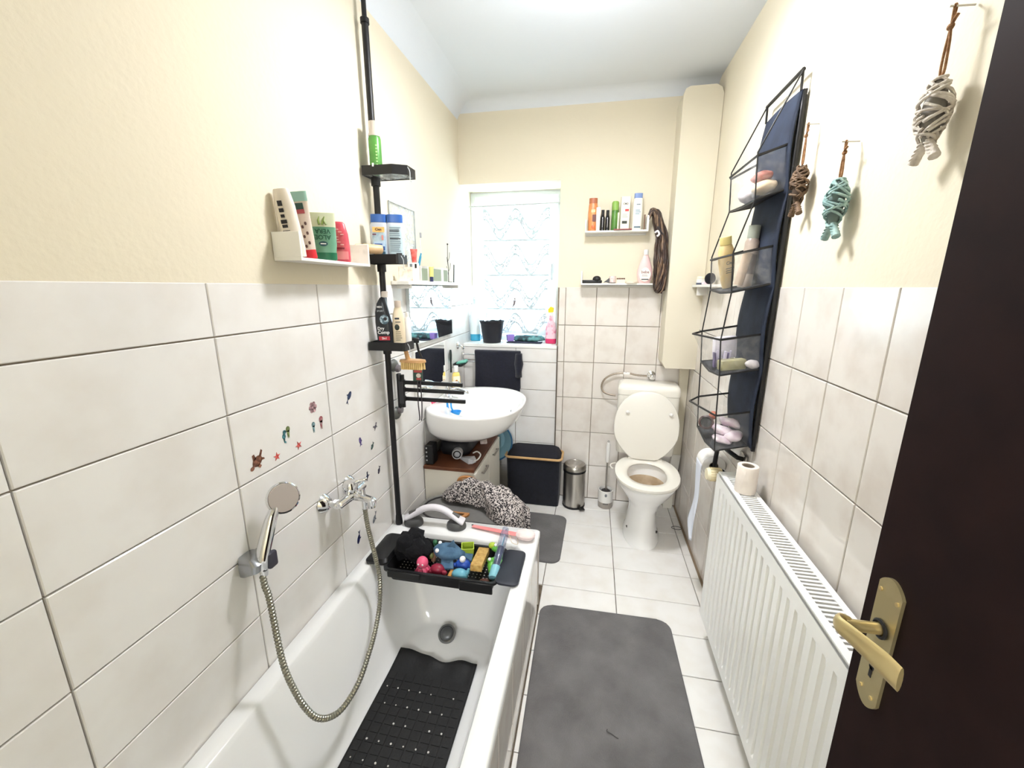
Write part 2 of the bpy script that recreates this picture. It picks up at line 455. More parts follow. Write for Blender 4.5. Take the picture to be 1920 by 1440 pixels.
for i, p in enumerate(P):
    t = (P[min(i + 1, len(P) - 1)] - P[max(i - 1, 0)]).normalized()
    f = i / (len(P) - 1) * (len(path) - 1); a = min(int(f), len(path) - 2); f -= a
    w = wd[a] * (1 - f) + wd[a + 1] * f; q = th[a] * (1 - f) + th[a + 1] * f
    up = Vector((0, 0, 1)); up = (up - t * up.dot(t)).normalized(); sd = t.cross(up)
    rs.append([p + up * w * math.sin(2 * pi * k / 12) + sd * q * math.cos(2 * pi * k / 12) for k in range(12)])
hl.rings(rs)
hl.obj('door_handle', BRASS, door, smooth=50)

# ================= BATHTUB =================
RIM = 0.40
tub = T('bathtub', 'white enamel bathtub along the tiled left wall', 'bathtub', (-0.55, 0.84, 0.0))
XO = -0.197
rs = [rrect(XL + 0.001, XO, -0.03, 1.70, 0.008, RIM - 0.035), rrect(XL + 0.001, XO, -0.03, 1.70, 0.012, RIM - 0.006),
      rrect(XL + 0.004, XO - 0.006, -0.026, 1.694, 0.014, RIM)]
prof = [(0.0, 0.0), (0.03, 0.004), (0.07, 0.018), (0.14, 0.05), (0.45, 0.17), (0.80, 0.30), (0.92, 0.338), (1.0, 0.352)]
x0a, x1a, y0a, y1a = -0.848, -0.258, 0.07, 1.578
x0b, x1b, y0b, y1b = -0.715, -0.352, 0.40, 1.425
for f, dz in prof:
    g = f
    rs.append(rrect(x0a + (x0b - x0a) * g, x1a + (x1b - x1a) * g, y0a + (y0b - y0a) * g, y1a + (y1b - y1a) * g, 0.055 + 0.055 * g, RIM - 0.003 - dz))
B().rings(rs, cap0=False).obj('shell', ENAMEL, tub, smooth=60, world=True)
ap = B().bx(XO - 0.035, XO - TT, -0.03, 1.692, 0.0, RIM - 0.035).bx(XL + 0.001, XO - 0.04, 1.67, 1.684, 0.0, RIM - 0.035).obj('apron', GROUT, tub, smooth=None, world=True)
for k in range(9):
    y0, y1 = max(-0.03, 0.024 + 0.2004 * (k - 1)), min(1.692, 0.024 + 0.2004 * k)
    if y1 - y0 < 0.03: continue
    for z0, z1 in ((0.0, 0.118), (0.118, RIM - 0.036)):
        inst('tile', tile_mesh(y1 - y0 - GR, z1 - z0 - GR, TILE2), ap, (XO - TT + 0.55, y0 - 0.84 + GR / 2, z0 + GR / 2), (0, 0, pi / 2))
for k in range(4):
    x0, x1 = (XL + 0.002, -0.66, -0.43, XO - 0.002)[k], (XL + 0.002, -0.66, -0.43, XO - 0.002)[min(k + 1, 3)]
    if x1 > x0: inst('tile', tile_mesh(x1 - x0 - GR, RIM - 0.04, TILE2), ap, (x1 + 0.55, 1.684 - 0.84, 0.0), (0, 0, pi))
dr = B(); Mx = Matrix.Translation((-0.55, 1.375, 0.062)) @ Matrix.Rotation(math.radians(32), 4, 'X')
dr.lathe([(0.038, 0.0), (0.037, 0.006), (0.030, 0.006), (0.028, 0.002), (0.0005, 0.002)], M=Mx, n=28)
dr.obj('drain', plain('grey_chrome', (126, 128, 130), 0.3, metal=0.8), tub, world=True)
d2 = B(); d2.sph((0, 0, 0), (0.026, 0.026, 0.010), 8, M=Mx @ Matrix.Translation((0, 0, 0.006)))
d2.obj('drain_plug', plain('plug_grey', (105, 107, 110), 0.35, metal=0.6), tub, world=True)

# black rubber mat in the tub
ZB = RIM - 0.003 - 0.352
mt = T('bath_mat', 'black rubber non-slip bath mat with small holes lying in the tub', 'bath mat', (-0.55, 0.90, ZB))
mx0, mx1, my0, my1 = -0.712, -0.385, 0.42, 1.262
def mat_pt(u, v):
    x = mx0 + (mx1 - mx0) * u; y = my0 + (my1 - my0) * v
    if v > 0.93:
        y -= 0.022 * math.exp(-((u - 0.55) / 0.16) ** 2) * (v - 0.93) / 0.07 - 0.012 * (1 - u) * (v - 0.93) / 0.07
    z = ZB + 0.004
    if v > 0.86: z += 0.016 * ((v - 0.86) / 0.14) ** 2 * (0.4 + 0.6 * math.sin(u * 9 + 0.5) ** 2)
    e = min(u, 1 - u); z += 0.004 * max(0, 1 - e / 0.08)
    return Vector((x, y, z))
b = B()
b.grid(lambda u, v: mat_pt(u, v), 26, 60)
b.obj('rubber_sheet', RUB, mt, world=True, solid=0.004)
pads = B()
for i in range(9):
    for j in range(24):
        u, v = (i + 0.5) / 9, (j + 0.5) / 24 * 0.9
        p = mat_pt(u, v); s = 0.0155
        pads.box((p.x, p.y, p.z + 0.003), (s * 2 - 0.002, 0.030, 0.0016))
o = pads.obj('grip_pads', RUB, mt, smooth=None, world=True); o['kind'] = 'stuff'
hol = B()
for j in range(12):
    for i in range(7):
        if random.random() < 0.08: continue
        u, v = (i + 0.5 + (0.0 if j % 2 else 0.5)) / 7.6, 0.035 + j * 0.072
        if u > 0.97: continue
        p = mat_pt(u, v); hol.cyl((p.x, p.y, p.z + 0.002), (p.x, p.y, p.z + 0.0046), random.uniform(0.0022, 0.0036), n=8)
o = hol.obj('drain_holes', plain('hole_show', (205, 202, 196), 0.3), mt, world=True); o['kind'] = 'stuff'

# black bath caddy across the tub
cad = T('bath_caddy', 'black plastic bath caddy spanning the tub rims, filled with toys', 'bath caddy', (-0.55, 1.40, RIM))
b = B(); t_ = 0.004
cx0, cx1, cy0, cy1, cz0, cz1 = -0.778, -0.318, 1.300, 1.516, RIM - 0.046, RIM + 0.006
b.rings([rrect(cx0 + 0.02, cx1 - 0.02, cy0 + 0.008, cy1 - 0.008, 0.02, cz0), rrect(cx0, cx1, cy0, cy1, 0.022, cz1), rrect(cx0 - 0.006, cx1 + 0.006, cy0 - 0.006, cy1 + 0.006, 0.026, cz1 + 0.002),
         rrect(cx0 - 0.006, cx1 + 0.006, cy0 - 0.006, cy1 + 0.006, 0.026, cz1 - 0.008), rrect(cx0 - 0.001, cx1 + 0.001, cy0 - 0.001, cy1 + 0.001, 0.022, cz1 - 0.008)], cap1=False)
b.rings([rrect(cx0 + 0.006, cx1 - 0.006, cy0 + 0.006, cy1 - 0.006, 0.018, cz1), rrect(cx0 + 0.024, cx1 - 0.024, cy0 + 0.014, cy1 - 0.014, 0.018, cz0 + 0.006)], cap0=False)
b.rings([rrect(cx0 - 0.004, cx1 + 0.004, cy0 - 0.004, cy1 + 0.004, 0.024, cz1 + 0.0022), rrect(cx0 + 0.006, cx1 - 0.006, cy0 + 0.006, cy1 - 0.006, 0.018, cz1 + 0.0018)], cap0=False, cap1=False)
b.obj('tray', BPLA, cad, world=True)
B().bx(cx0 + 0.02, -0.62, cy0 - 0.011, cy0 - 0.002, cz0 + 0.022, cz1, bev=0.003).obj('sliding_rail', BPLA, cad, world=True)
B().bx(-0.46, cx1 - 0.01, cy0 - 0.011, cy0 - 0.002, cz0 + 0.008, cz1, bev=0.003).obj('sliding_rail', BPLA, cad, world=True)
b = B()
b.rings([[(x, y, z) for y, z in ((1.325, 0), (1.515, 0), (1.515, 0.006), (1.325, 0.006))] for x, z in ()] or [rrect(-0.872, cx0 + 0.004, 1.318, 1.518, 0.02, RIM + 0.003), rrect(-0.872, cx0 + 0.004, 1.318, 1.518, 0.02, RIM + 0.012), rrect(-0.858, cx0 - 0.004, 1.33, 1.506, 0.02, RIM + 0.024)])
b.obj('wing', BPLA, cad, world=True)
b = B()
b.rings([rrect(cx1 - 0.004, -0.232, 1.30, 1.512, 0.024, RIM + 0.003), rrect(cx1 - 0.004, -0.232, 1.30, 1.512, 0.024, RIM + 0.010), rrect(cx1 + 0.002, -0.240, 1.308, 1.504, 0.022, RIM + 0.014)])
b.obj('wing', plain('dark_slate_plastic', (34, 38, 50), 0.5), cad, world=True)
b = B()
for i in range(26):
    for j in range(10):
        x, y = cx0 + 0.035 + i * 0.0155, cy0 + 0.024 + j * 0.0175
        if x < cx1 - 0.03: b.cyl((x, y, cz0 + 0.006), (x, y, cz0 + 0.0072), 0.0026, n=6)
o = b.obj('drain_holes', plain('hole_show', (205, 202, 196), 0.3), cad, world=True); o['kind'] = 'stuff'
ZF = cz0 + 0.0075
def toy(name, label, cat, loc, rz=0): return T(name, label, cat, (loc[0], loc[1], ZF), rz)
PINK = plain('pink_rubber', (232, 96, 132), 0.4); DRED = plain('dark_red_rubber', (140, 34, 58), 0.4)
BLU = plain('blue_rubber', (40, 78, 168), 0.4); LBLU = plain('light_blue_rubber', (104, 170, 190), 0.4)
LIME = plain('lime_rubber', (168, 190, 62), 0.45); GRN = plain('green_rubber', (96, 172, 66), 0.4); DEN = plain('denim_plush', (84, 116, 144), 0.95, col2=(66, 96, 124), scale=40, bump=0.5, bscale=120)
t = toy('bath_sponge', 'black net bath puff in the left end of the caddy', 'sponge', (-0.70, 1.435, 0))
for k in range(11):
    b = B(); a = k * 2.4; b.sph((0.048 * math.cos(a) * (k % 3 > 0), 0.040 * math.sin(a) * (k % 3 > 0), 0.045 + 0.028 * (k % 4) / 1.5), 0.042, 8).noise(0.014, 38, k)
    b.obj('net_fold', mat('black_net', (14, 14, 18), 1.0, bump=1.0, bscale=180), t)
t = toy('green_toy', 'small dark green bath toy against the black puff', 'toy', (-0.625, 1.462, 0)); B().sph((0, 0, 0.055), (0.014, 0.012, 0.02), 8).obj('body', plain('deep_green', (52, 110, 74), 0.5), t)
B().sph((0.006, -0.004, 0.078), 0.010, 8).obj('head', plain('deep_green', (52, 110, 74), 0.5), t)
t = toy('octopus_toy', 'pink rubber octopus bath toy at the front of the caddy', 'toy', (-0.633, 1.352, 0))
B().sph((0, 0, 0.054), (0.024, 0.022, 0.026), 12).obj('head', PINK, t)
for k in range(7):
    a = 2 * pi * k / 7; b = B(); b.tube(catmull([(0.010 * math.cos(a), 0.010 * math.sin(a), 0.035), (0.024 * math.cos(a), 0.022 * math.sin(a), 0.018), (0.032 * math.cos(a), 0.030 * math.sin(a), 0.008)], 4), [0.009] * 6 + [0.007, 0.006, 0.005], 8); b.obj('arm', PINK, t)
for s in (-1, 1): B().sph((0.009 * s, -0.0205, 0.058), (0.004, 0.002, 0.004), 6).obj('eye', plain('toy_white', (240, 240, 240), 0.3), t)
B().tube([(-0.007, -0.0225, 0.046), (0, -0.0235, 0.043), (0.007, -0.0225, 0.046)], 0.0013, 6).obj('mouth', INK, t)
t = toy('red_toy', 'dark red rubber bath toy beside the pink octopus', 'toy', (-0.572, 1.358, 0))
B().sph((0, 0, 0.026), (0.030, 0.022, 0.024), 10).obj('body', DRED, t); B().sph((0.030, -0.008, 0.022), (0.013, 0.011, 0.011), 8).obj('arm', DRED, t); B().sph((-0.026, -0.010, 0.020), (0.012, 0.010, 0.010), 8).obj('arm', DRED, t)
t = toy('shark_puppet', 'grey-blue plush shark wash puppet in the middle of the caddy', 'toy', (-0.545, 1.425, 0), 0.12)
b = B()
b.rings([[(x, w * math.cos(2 * pi * k / 14), h + q * math.sin(2 * pi * k / 14)) for k in range(14)] for x, w, h, q in
         ((-0.066, 0.012, 0.068, 0.010), (-0.050, 0.030, 0.070, 0.020), (-0.020, 0.042, 0.070, 0.026), (0.015, 0.040, 0.066, 0.026), (0.045, 0.026, 0.058, 0.020), (0.066, 0.012, 0.050, 0.012))])
b.noise(0.006, 40).obj('body', DEN, t, smooth=180)
b = B(); b.prism([(-0.012, 0.088), (0.028, 0.088), (0.020, 0.118)], -0.006, 0.006, ax=1); b.obj('fin', DEN, t)
b = B(); b.rings([[(0.060, -0.008, 0.045), (0.060, 0.008, 0.045), (0.060, 0.008, 0.056), (0.060, -0.008, 0.056)], [(0.098, -0.028, 0.042), (0.098, 0.020, 0.042), (0.098, 0.020, 0.048), (0.098, -0.028, 0.048)]]); b.obj('tail', DEN, t)
b = B(); b.rings([[(-0.03, -0.02, 0.05), (0.02, -0.02, 0.05), (0.02, -0.02, 0.06), (-0.03, -0.02, 0.06)], [(-0.02, -0.062, 0.026), (0.03, -0.058, 0.026), (0.03, -0.058, 0.032), (-0.02, -0.062, 0.032)]]); b.obj('fin', DEN, t)
for s in (-1, 1):
    B().sph((-0.044, 0.026 * s, 0.086), 0.0085, 8).obj('eye', plain('toy_white', (240, 240, 240), 0.3), t)
t = toy('olive_toy', 'olive and brown bath toy behind the pink octopus', 'toy', (-0.625, 1.418, 0)); B().sph((0, 0, 0.040), (0.014, 0.012, 0.014), 8).obj('head', plain('olive', (130, 140, 84), 0.5), t)
b = B(); b.tube([(0.008, 0.006, 0.012), (0.012, 0.012, 0.04), (0.020, 0.022, 0.062)], [0.010, 0.010, 0.007], 8); b.obj('body', plain('toy_brown', (142, 104, 84), 0.5), t)
t = toy('orange_block', 'small orange wooden stick between red and blue bath toys', 'toy', (-0.520, 1.358, 0), -0.2); B().bx(-0.007, 0.007, -0.028, 0.028, 0.0, 0.014, bev=0.003, M=Matrix.Rotation(math.radians(24), 4, 'X')).obj('stick', plain('toy_orange', (222, 160, 82), 0.5), t)
t = toy('penguin_toy', 'navy rubber bath toy with a white head', 'toy', (-0.478, 1.402, 0))
B().sph((0, 0, 0.028), (0.034, 0.022, 0.026), 10).obj('body', BLU, t); B().sph((0.0, -0.004, 0.058), 0.013, 8).obj('head', plain('toy_white', (240, 240, 240), 0.3), t)
for s in (-1, 1): B().sph((0.034 * s, -0.006, 0.028), (0.012, 0.008, 0.010), 8).obj('fin', BLU, t)
t = toy('whale_toy', 'light blue rubber whale at the front edge of the caddy', 'toy', (-0.473, 1.345, 0))
B().sph((0, 0, 0.026), (0.034, 0.024, 0.025), 10).obj('body', LBLU, t)
b = B(); b.tube([(0.022, 0, 0.034), (0.034, 0.002, 0.044), (0.036, 0.004, 0.056)], [0.012, 0.008, 0.005], 8); b.obj('tail', LBLU, t)
t = toy('lime_cup', 'square lime green plastic cup at the back of the caddy', 'toy', (-0.478, 1.470, 0), 0.3)
b = B(); b.rings([rrect(-0.020, 0.020, -0.020, 0.020, 0.004, 0.0), rrect(-0.027, 0.027, -0.026, 0.026, 0.005, 0.072), rrect(-0.023, 0.023, -0.022, 0.022, 0.004, 0.072), rrect(-0.018, 0.018, -0.018, 0.018, 0.003, 0.006)]); b.obj('cup', LIME, t)
t = toy('gold_box', 'long gold printed soap carton lying across the caddy', 'carton', (-0.408, 1.405, 0), 0.04)
B().box((0, 0, 0.058), (0.046, 0.150, 0.026), Matrix.Rotation(math.radians(-9), 4, 'X'), bev=0.0015).obj('carton', mat('gold_print', (206, 172, 104), 0.4, col2=(178, 138, 70), scale=60), t)
t = toy('frog_toy', 'bright green rubber frog bath toy with white eyes', 'toy', (-0.352, 1.425, 0), 0.2)
b = B(); b.tube(catmull([(-0.004, 0.058, 0.07), (0.018, 0.036, 0.066), (0.016, 0.010, 0.05), (-0.010, -0.012, 0.048), (-0.008, -0.046, 0.034)], 5), [0.013] * 6 + [0.015] * 6 + [0.016] * 6 + [0.014] * 3, 10); b.obj('body', GRN, t)
B().sph((-0.010, 0.062, 0.078), (0.016, 0.014, 0.013), 8).obj('head', LIME, t); B().sph((-0.016, -0.012, 0.060), (0.013, 0.012, 0.011), 8).obj('head', GRN, t)
for p in ((-0.018, -0.020, 0.071), (0.004, 0.052, 0.086)): B().sph(p, 0.0065, 8).obj('eye', plain('toy_white', (240, 240, 240), 0.3), t)
b = B(); b.tube([(0.014, 0.02, 0.055), (0.028, 0.0, 0.05), (0.022, -0.02, 0.04)], 0.007, 8); b.obj('leg', GRN, t)
t = toy('brown_disc', 'round brown rubber disc in the front right caddy corner', 'toy', (-0.372, 1.338, 0)); B().lathe([(0.022, 0.0), (0.024, 0.006), (0.022, 0.014), (0.001, 0.016)], n=20).obj('disc', plain('toy_dark_brown', (98, 58, 46), 0.5), t)
# bubble wand leaning over the right end of the caddy
t = T('bubble_wand', 'clear bubble wand tube with a pale blue cap, leaning on the caddy', 'bubble wand', (-0.338, 1.345, ZF + 0.03), rot=(math.radians(-69), math.radians(4), 0))
B().lathe([(0.017, 0.045), (0.018, 0.05), (0.018, 0.20), (0.014, 0.222), (0.014, 0.232), (0.001, 0.234)], n=20).obj('tube', film('tube_plastic', (120, 130, 160), 0.5), t)
B().lathe([(0.013, 0.045), (0.013, 0.14), (0.001, 0.14)], n=14).obj('liquid', plain('dark_liquid', (52, 56, 74), 0.2), t)
B().cyl((0, 0, 0.06), (0.004, 0, 0.19), 0.003, n=8).obj('wand', LBLU, t)
B().lathe([(0.001, 0.0), (0.018, 0.001), (0.020, 0.006), (0.019, 0.05), (0.001, 0.051)], n=20).obj('cap', plain('cap_pale_blue', (128, 186, 200), 0.4), t)

# suction grab handle on the far rim
g = T('grab_handle', 'white and grey suction grab handle on the far tub rim', 'grab handle', (-0.692, 1.638, RIM), math.radians(3))
for s in (-1, 1):
    B().lathe([(0.046, 0.0), (0.047, 0.008), (0.044, 0.022), (0.036, 0.030), (0.001, 0.031)], c=(0.105 * s, 0, 0), n=28, sy=0.82).obj('suction_cup', plain('cup_grey', (84, 84, 84), 0.45), g)
b = B(); pts = catmull([(-0.143, 0, 0.030), (-0.120, 0, 0.040), (-0.085, 0, 0.062), (-0.045, 0, 0.086), (0, 0, 0.094), (0.045, 0, 0.086), (0.085, 0, 0.062), (0.120, 0, 0.040), (0.143, 0, 0.030)], 5)
rs = []
for i, p in enumerate(pts):
    f = abs(i / (len(pts) - 1) * 2 - 1)
    w = 0.017 + 0.015 * max(0, (f - 0.45) / 0.55) if f < 0.93 else 0.030 - 0.14 * (f - 0.93)
    h = 0.015 if f < 0.55 else 0.015 - 0.004 * (f - 0.55) / 0.45
    tn = (pts[min(i + 1, len(pts) - 1)] - pts[max(i - 1, 0)]).normalized(); nm = Vector((-tn.z, 0, tn.x))
    rs.append([p + Vector((0, w * math.cos(2 * pi * k / 14), 0)) + nm * h * math.sin(2 * pi * k / 14) for k in range(14)])
b.rings(rs).obj('grip', plain('handle_white', (226, 222, 228), 0.35), g, smooth=60)
for s in (-1, 1):
    b = B(); b.tube([(0.088 * s, -0.002, 0.073), (0.120 * s, -0.002, 0.054)], [0.008, 0.011], 10); b.obj('release_tab', GREYP, g)

# pink brush lying on the far right rim
t = T('bath_brush', 'pink handled sponge brush lying on the far tub rim', 'brush', (-0.38, 1.625, RIM))
b = B(); pts = catmull([(-0.132, 0.030, 0.008), (-0.06, 0.018, 0.010), (0.02, 0.004, 0.013), (0.085, -0.008, 0.016)], 6)
b.rings([[p + Vector((0, (0.009 + 0.006 * (i / 18)) * math.cos(2 * pi * k / 10), 0.005 * math.sin(2 * pi * k / 10))) for k in range(10)] for i, p in enumerate(pts)])
b.obj('handle', mat('coral_pink', (236, 134, 134), 0.45, col2=(240, 150, 150), scale=10), t)
b = B(); b.sph((0.128, -0.014, 0.022), (0.045, 0.034, 0.020), 12).noise(0.004, 70); b.obj('head', mat('pale_pink_sponge', (242, 222, 220), 0.95, bump=0.6, bscale=200), t, smooth=180)
b = B(); b.tube(catmull([(0.05, -0.006, 0.018), (0.062, -0.034, 0.012), (0.076, -0.060, 0.006), (0.100, -0.062, 0.005), (0.094, -0.03, 0.012)], 6), 0.0014, 6); b.obj('cord', plain('cream_cord', (220, 204, 178), 0.9), t)
b = B(); b.tube([(-0.136, 0.031, 0.0115), (-0.128, 0.030, 0.0125)], 0.003, 8); b.obj('hanging_hole', INK, t)

# ================= SHOWER =================
t = T('hand_shower', 'chrome hand shower standing in its wall holder by the tub', 'hand shower', (-0.845, 0.818, 0.79))
b = B(); pts = catmull([(0, 0, -0.035), (0.0, 0.002, 0.0), (0.003, 0.022, 0.050), (0.004, 0.044, 0.092), (0.004, 0.066, 0.118)], 6)
b.tube(pts, [0.0125 + 0.005 * math.sin(pi * (i / (len(pts) - 1)) ** 0.8) for i in range(len(pts))], 16); b.obj('grip', CHROME, t)
Mh = Matrix.Translation((0.012, 0.086, 0.134)) @ Vector((0.80, -0.50, 0.33)).normalized().to_track_quat('Z', 'Y').to_matrix().to_4x4()
B().lathe([(0.001, -0.016), (0.020, -0.016), (0.038, -0.008), (0.044, 0.0), (0.044, 0.006), (0.040, 0.010), (0.001, 0.010)], M=Mh, n=32).obj('shower_head', CHROME, t)
B().lathe([(0.039, 0.0102), (0.038, 0.0115), (0.001, 0.0118)], M=Mh, n=32).obj('spray_plate', plain('spray_plate', (206, 196, 190), 0.15, metal=0.3), t)
B().cyl((0, -0.001, -0.052), (0, 0.0, -0.034), 0.0095, 0.0115, n=14).obj('hose_nut', CHROME, t)
t = T('shower_holder', 'grey chrome shower holder fixed to the left wall tiles', 'shower holder', (XL, 0.815, 0.775))
b = B(); b.rings([rrect(0.001, 0.024, -0.026, 0.026, 0.008, -0.030), rrect(0.001, 0.060, -0.030, 0.030, 0.014, -0.014), rrect(0.001, 0.064, -0.030, 0.030, 0.016, 0.008), rrect(0.001, 0.046, -0.024, 0.024, 0.012, 0.022)]); b.obj('bracket', plain('satin_chrome', (168, 170, 174), 0.25, metal=0.9), t)
b = B(); b.bx(0.060, 0.076, 0.006, 0.036, -0.022, 0.024, bev=0.006, seg=2); b.obj('clamp_knob', plain('dark_violet_grey', (56, 54, 66), 0.4), t)
hp = [(-0.845, 0.8115, 0.742), (-0.84, 0.809, 0.709), (-0.83, 0.807, 0.668), (-0.79, 0.778, 0.504), (-0.76, 0.776, 0.405), (-0.735, 0.778, 0.353), (-0.715, 0.79, 0.312), (-0.70, 0.823, 0.277), (-0.69, 0.871, 0.258), (-0.69, 0.951, 0.257), (-0.70, 1.03, 0.277), (-0.72, 1.119, 0.298), (-0.745, 1.201, 0.335), (-0.765, 1.247, 0.401), (-0.775, 1.249, 0.482), (-0.78, 1.234, 0.583), (-0.782, 1.224, 0.647), (-0.784, 1.220, 0.715)]
P = catmull(hp, 24)
# even steps, with the ridges of the metal spiral
L_ = [0]
for a, c in zip(P[:-1], P[1:]): L_.append(L_[-1] + (c - a).length)
n_ = 420; Q = []; k = 0
for i in range(n_):
    s = L_[-1] * i / (n_ - 1)
    while k < len(L_) - 2 and L_[k + 1] < s: k += 1
    f = (s - L_[k]) / max(1e-9, L_[k + 1] - L_[k]); Q.append(P[k].lerp(P[k + 1], min(1, f)))
hz = T('shower_hose', 'ribbed metal shower hose looping down into the tub', 'hose', (-0.72, 0.95, 0.257))
b = B(); b.tube(Q, [0.0088 if i % 3 else 0.0064 for i in range(n_)], 10); b.obj('hose', mat('hose_steel', (150, 148, 136), 0.3, metal=0.95), hz, world=True, smooth=30)

t = T('bath_mixer', 'chrome bath mixer tap mounted on the left wall tiles', 'tap', (XL, 1.225, 0.762))
for y in (-0.075, 0.075):
    B().lathe([(0.033, 0.001), (0.034, 0.004), (0.022, 0.022), (0.014, 0.026), (0.014, 0.030)], M=Matrix.Translation((0, y, 0)) @ Matrix.Rotation(pi / 2, 4, 'Y'), n=28).obj('wall_flange', CHROME, t)
    b = B(); b.cyl((0.02, y, 0), (0.058, y * 0.9, 0), 0.0115, 0.013, n=16); b.cyl((0.044, y * 0.95, 0), (0.060, y * 0.9, 0), 0.017, 0.017, n=8); b.obj('connector', CHROME, t)
b = B(); b.tube([(0.062, -0.082, 0), (0.062, -0.078, 0), (0.064, -0.03, 0), (0.066, 0, 0), (0.064, 0.03, 0), (0.062, 0.078, 0), (0.062, 0.082, 0)], [0.012, 0.016, 0.017, 0.021, 0.017, 0.016, 0.012], 18); b.obj('body', CHROME, t)
b = B(); b.tube(catmull([(0.070, 0.0, 0.0), (0.10, 0.0, -0.004), (0.140, 0.0, -0.014)], 4), [0.017] * 5 + [0.015, 0.0145, 0.0145, 0.0145], 16); b.lathe([(0.001, -0.024), (0.014, -0.024), (0.016, -0.012), (0.016, 0.006), (0.009, 0.012), (0.001, 0.013)], c=(0.142, 0, -0.016), n=18); b.obj('spout', CHROME, t)
B().cyl((0.116, -0.004, -0.012), (0.116, -0.004, -0.048), 0.010, 0.0085, n=14).obj('hose_outlet', CHROME, t)
B().cyl((0.112, 0.0, 0.002), (0.112, 0.0, 0.026), 0.0075, 0.006, n=12).obj('diverter_knob', CHROME, t)
b = B(); b.lathe([(0.023, 0.012), (0.026, 0.018), (0.026, 0.040), (0.020, 0.052), (0.001, 0.055)], c=(0.062, 0, 0), n=26); b.obj('cartridge_cap', CHROME, t)
b = B(); b.tube(catmull([(0.070, 0.004, 0.046), (0.092, 0.012, 0.054), (0.118, 0.022, 0.058)], 4), [0.010] * 4 + [0.008] * 4 + [0.005], 12); b.obj('lever', CHROME, t)

# ================= STICKERS ON THE LEFT TILES =================
def sticker(shape, label, y, z, s, col, rot=0.0, col2=None):
    s *= 1.55 if shape == 'turtle' else 1.25
    m = mat('sticker_%d_%d_%d' % col, col, 0.35, col2=col2 or tuple(min(255, int(c * 1.5 + 30)) for c in col), scale=90, lo=0.4, hi=0.8)
    t = T('wall_sticker', label, 'sticker', (XL + 0.0004, y, z), group='sea animal stickers on the left wall tiles')
    b = B(); c, sn = math.cos(rot), math.sin(rot)
    def poly(pts):
        q = [(s * (c * u - sn * v), s * (sn * u + c * v)) for u, v in pts]
        b.prism(q, 0.0, 0.0009, ax=0)
    E_ = lambda cu, cv, a, bb, n=14: [(cu + a * math.cos(2 * pi * k / n), cv + bb * math.sin(2 * pi * k / n)) for k in range(n)]
    if shape == 'fish': poly(E_(0, 0, 0.6, 0.34)); poly([(0.5, 0), (1.0, 0.36), (0.86, 0), (1.0, -0.36)]); poly([(-0.1, 0.3), (0.25, 0.52), (0.3, 0.24)])
    elif shape == 'whale': poly(E_(-0.1, 0, 0.62, 0.32)); poly([(0.35, -0.05), (0.75, 0.16), (0.98, 0.42), (0.92, 0.1), (1.12, -0.06), (0.7, -0.06)]); poly([(-0.2, -0.25), (0.1, -0.6), (0.15, -0.2)])
    elif shape == 'turtle':
        poly(E_(0, 0, 0.55, 0.42)); poly(E_(-0.75, -0.08, 0.22, 0.18, 10)); poly([(-0.3, 0.3), (-0.05, 0.8), (0.15, 0.74), (0.05, 0.3)]); poly([(-0.3, -0.3), (-0.2, -0.7), (0.05, -0.66), (0.0, -0.3)]); poly([(0.4, 0.2), (0.9, 0.5), (0.95, 0.3), (0.5, 0.0)]); poly([(0.3, -0.25), (0.62, -0.5), (0.66, -0.34), (0.5, -0.1)])
    elif shape == 'star':
        poly([((0.9 if k % 2 == 0 else 0.34) * math.cos(pi / 2 + pi * k / 5), (0.9 if k % 2 == 0 else 0.34) * math.sin(pi / 2 + pi * k / 5)) for k in range(10)])
    elif shape == 'flower':
        for k in range(6): poly(E_(0.52 * math.cos(k * pi / 3), 0.52 * math.sin(k * pi / 3), 0.32, 0.32, 10))
        poly(E_(0, 0, 0.34, 0.34, 10))
    elif shape == 'jelly': poly(E_(0, 0.35, 0.36, 0.42)); poly([(-0.25, 0.2), (-0.14, -0.9), (0.0, -0.6), (0.12, -0.95), (0.25, 0.2)])
    elif shape == 'horse': poly(E_(0.1, 0.55, 0.26, 0.3, 10)); poly(E_(-0.04, 0.05, 0.3, 0.36, 10)); poly([(-0.2, -0.2), (-0.1, -0.8), (0.2, -0.95), (0.22, -0.7), (0.04, -0.6), (0.12, -0.2)]); poly([(0.2, 0.6), (0.62, 0.5), (0.3, 0.44)])
    elif shape == 'crab': poly(E_(0, 0, 0.5, 0.34)); poly([(-0.4, 0.1), (-0.9, 0.5), (-0.6, 0.7), (-0.2, 0.25)]); poly([(0.4, 0.1), (0.9, 0.5), (0.6, 0.7), (0.2, 0.25)]); poly([(-0.4, -0.15), (-0.7, -0.6), (-0.2, -0.25)]); poly([(0.4, -0.15), (0.7, -0.6), (0.2, -0.25)])
    b.obj('motif', m, t)
sticker('turtle', 'brown turtle sticker, the lowest left of the wall stickers', 0.905, 1.028, 0.021, (92, 56, 40), rot=0.55)
sticker('star', 'red starfish sticker nearest the brown turtle sticker', 0.976, 1.012, 0.012, (178, 60, 54))
sticker('star', 'red starfish sticker up right of the other starfish', 1.069, 1.011, 0.013, (168, 66, 62), rot=0.3)
sticker('horse', 'blue-green seahorse sticker above the two starfish', 1.014, 1.060, 0.019, (44, 92, 100))
sticker('jelly', 'olive green jellyfish sticker right of the seahorse', 1.032, 1.070, 0.018, (92, 104, 62))
sticker('flower', 'mauve flower-shaped coral sticker, topmost on its tile', 1.154, 1.112, 0.019, (142, 112, 116))
sticker('jelly', 'grey-teal jellyfish sticker below the mauve flower', 1.147, 1.046, 0.018, (98, 126, 130))
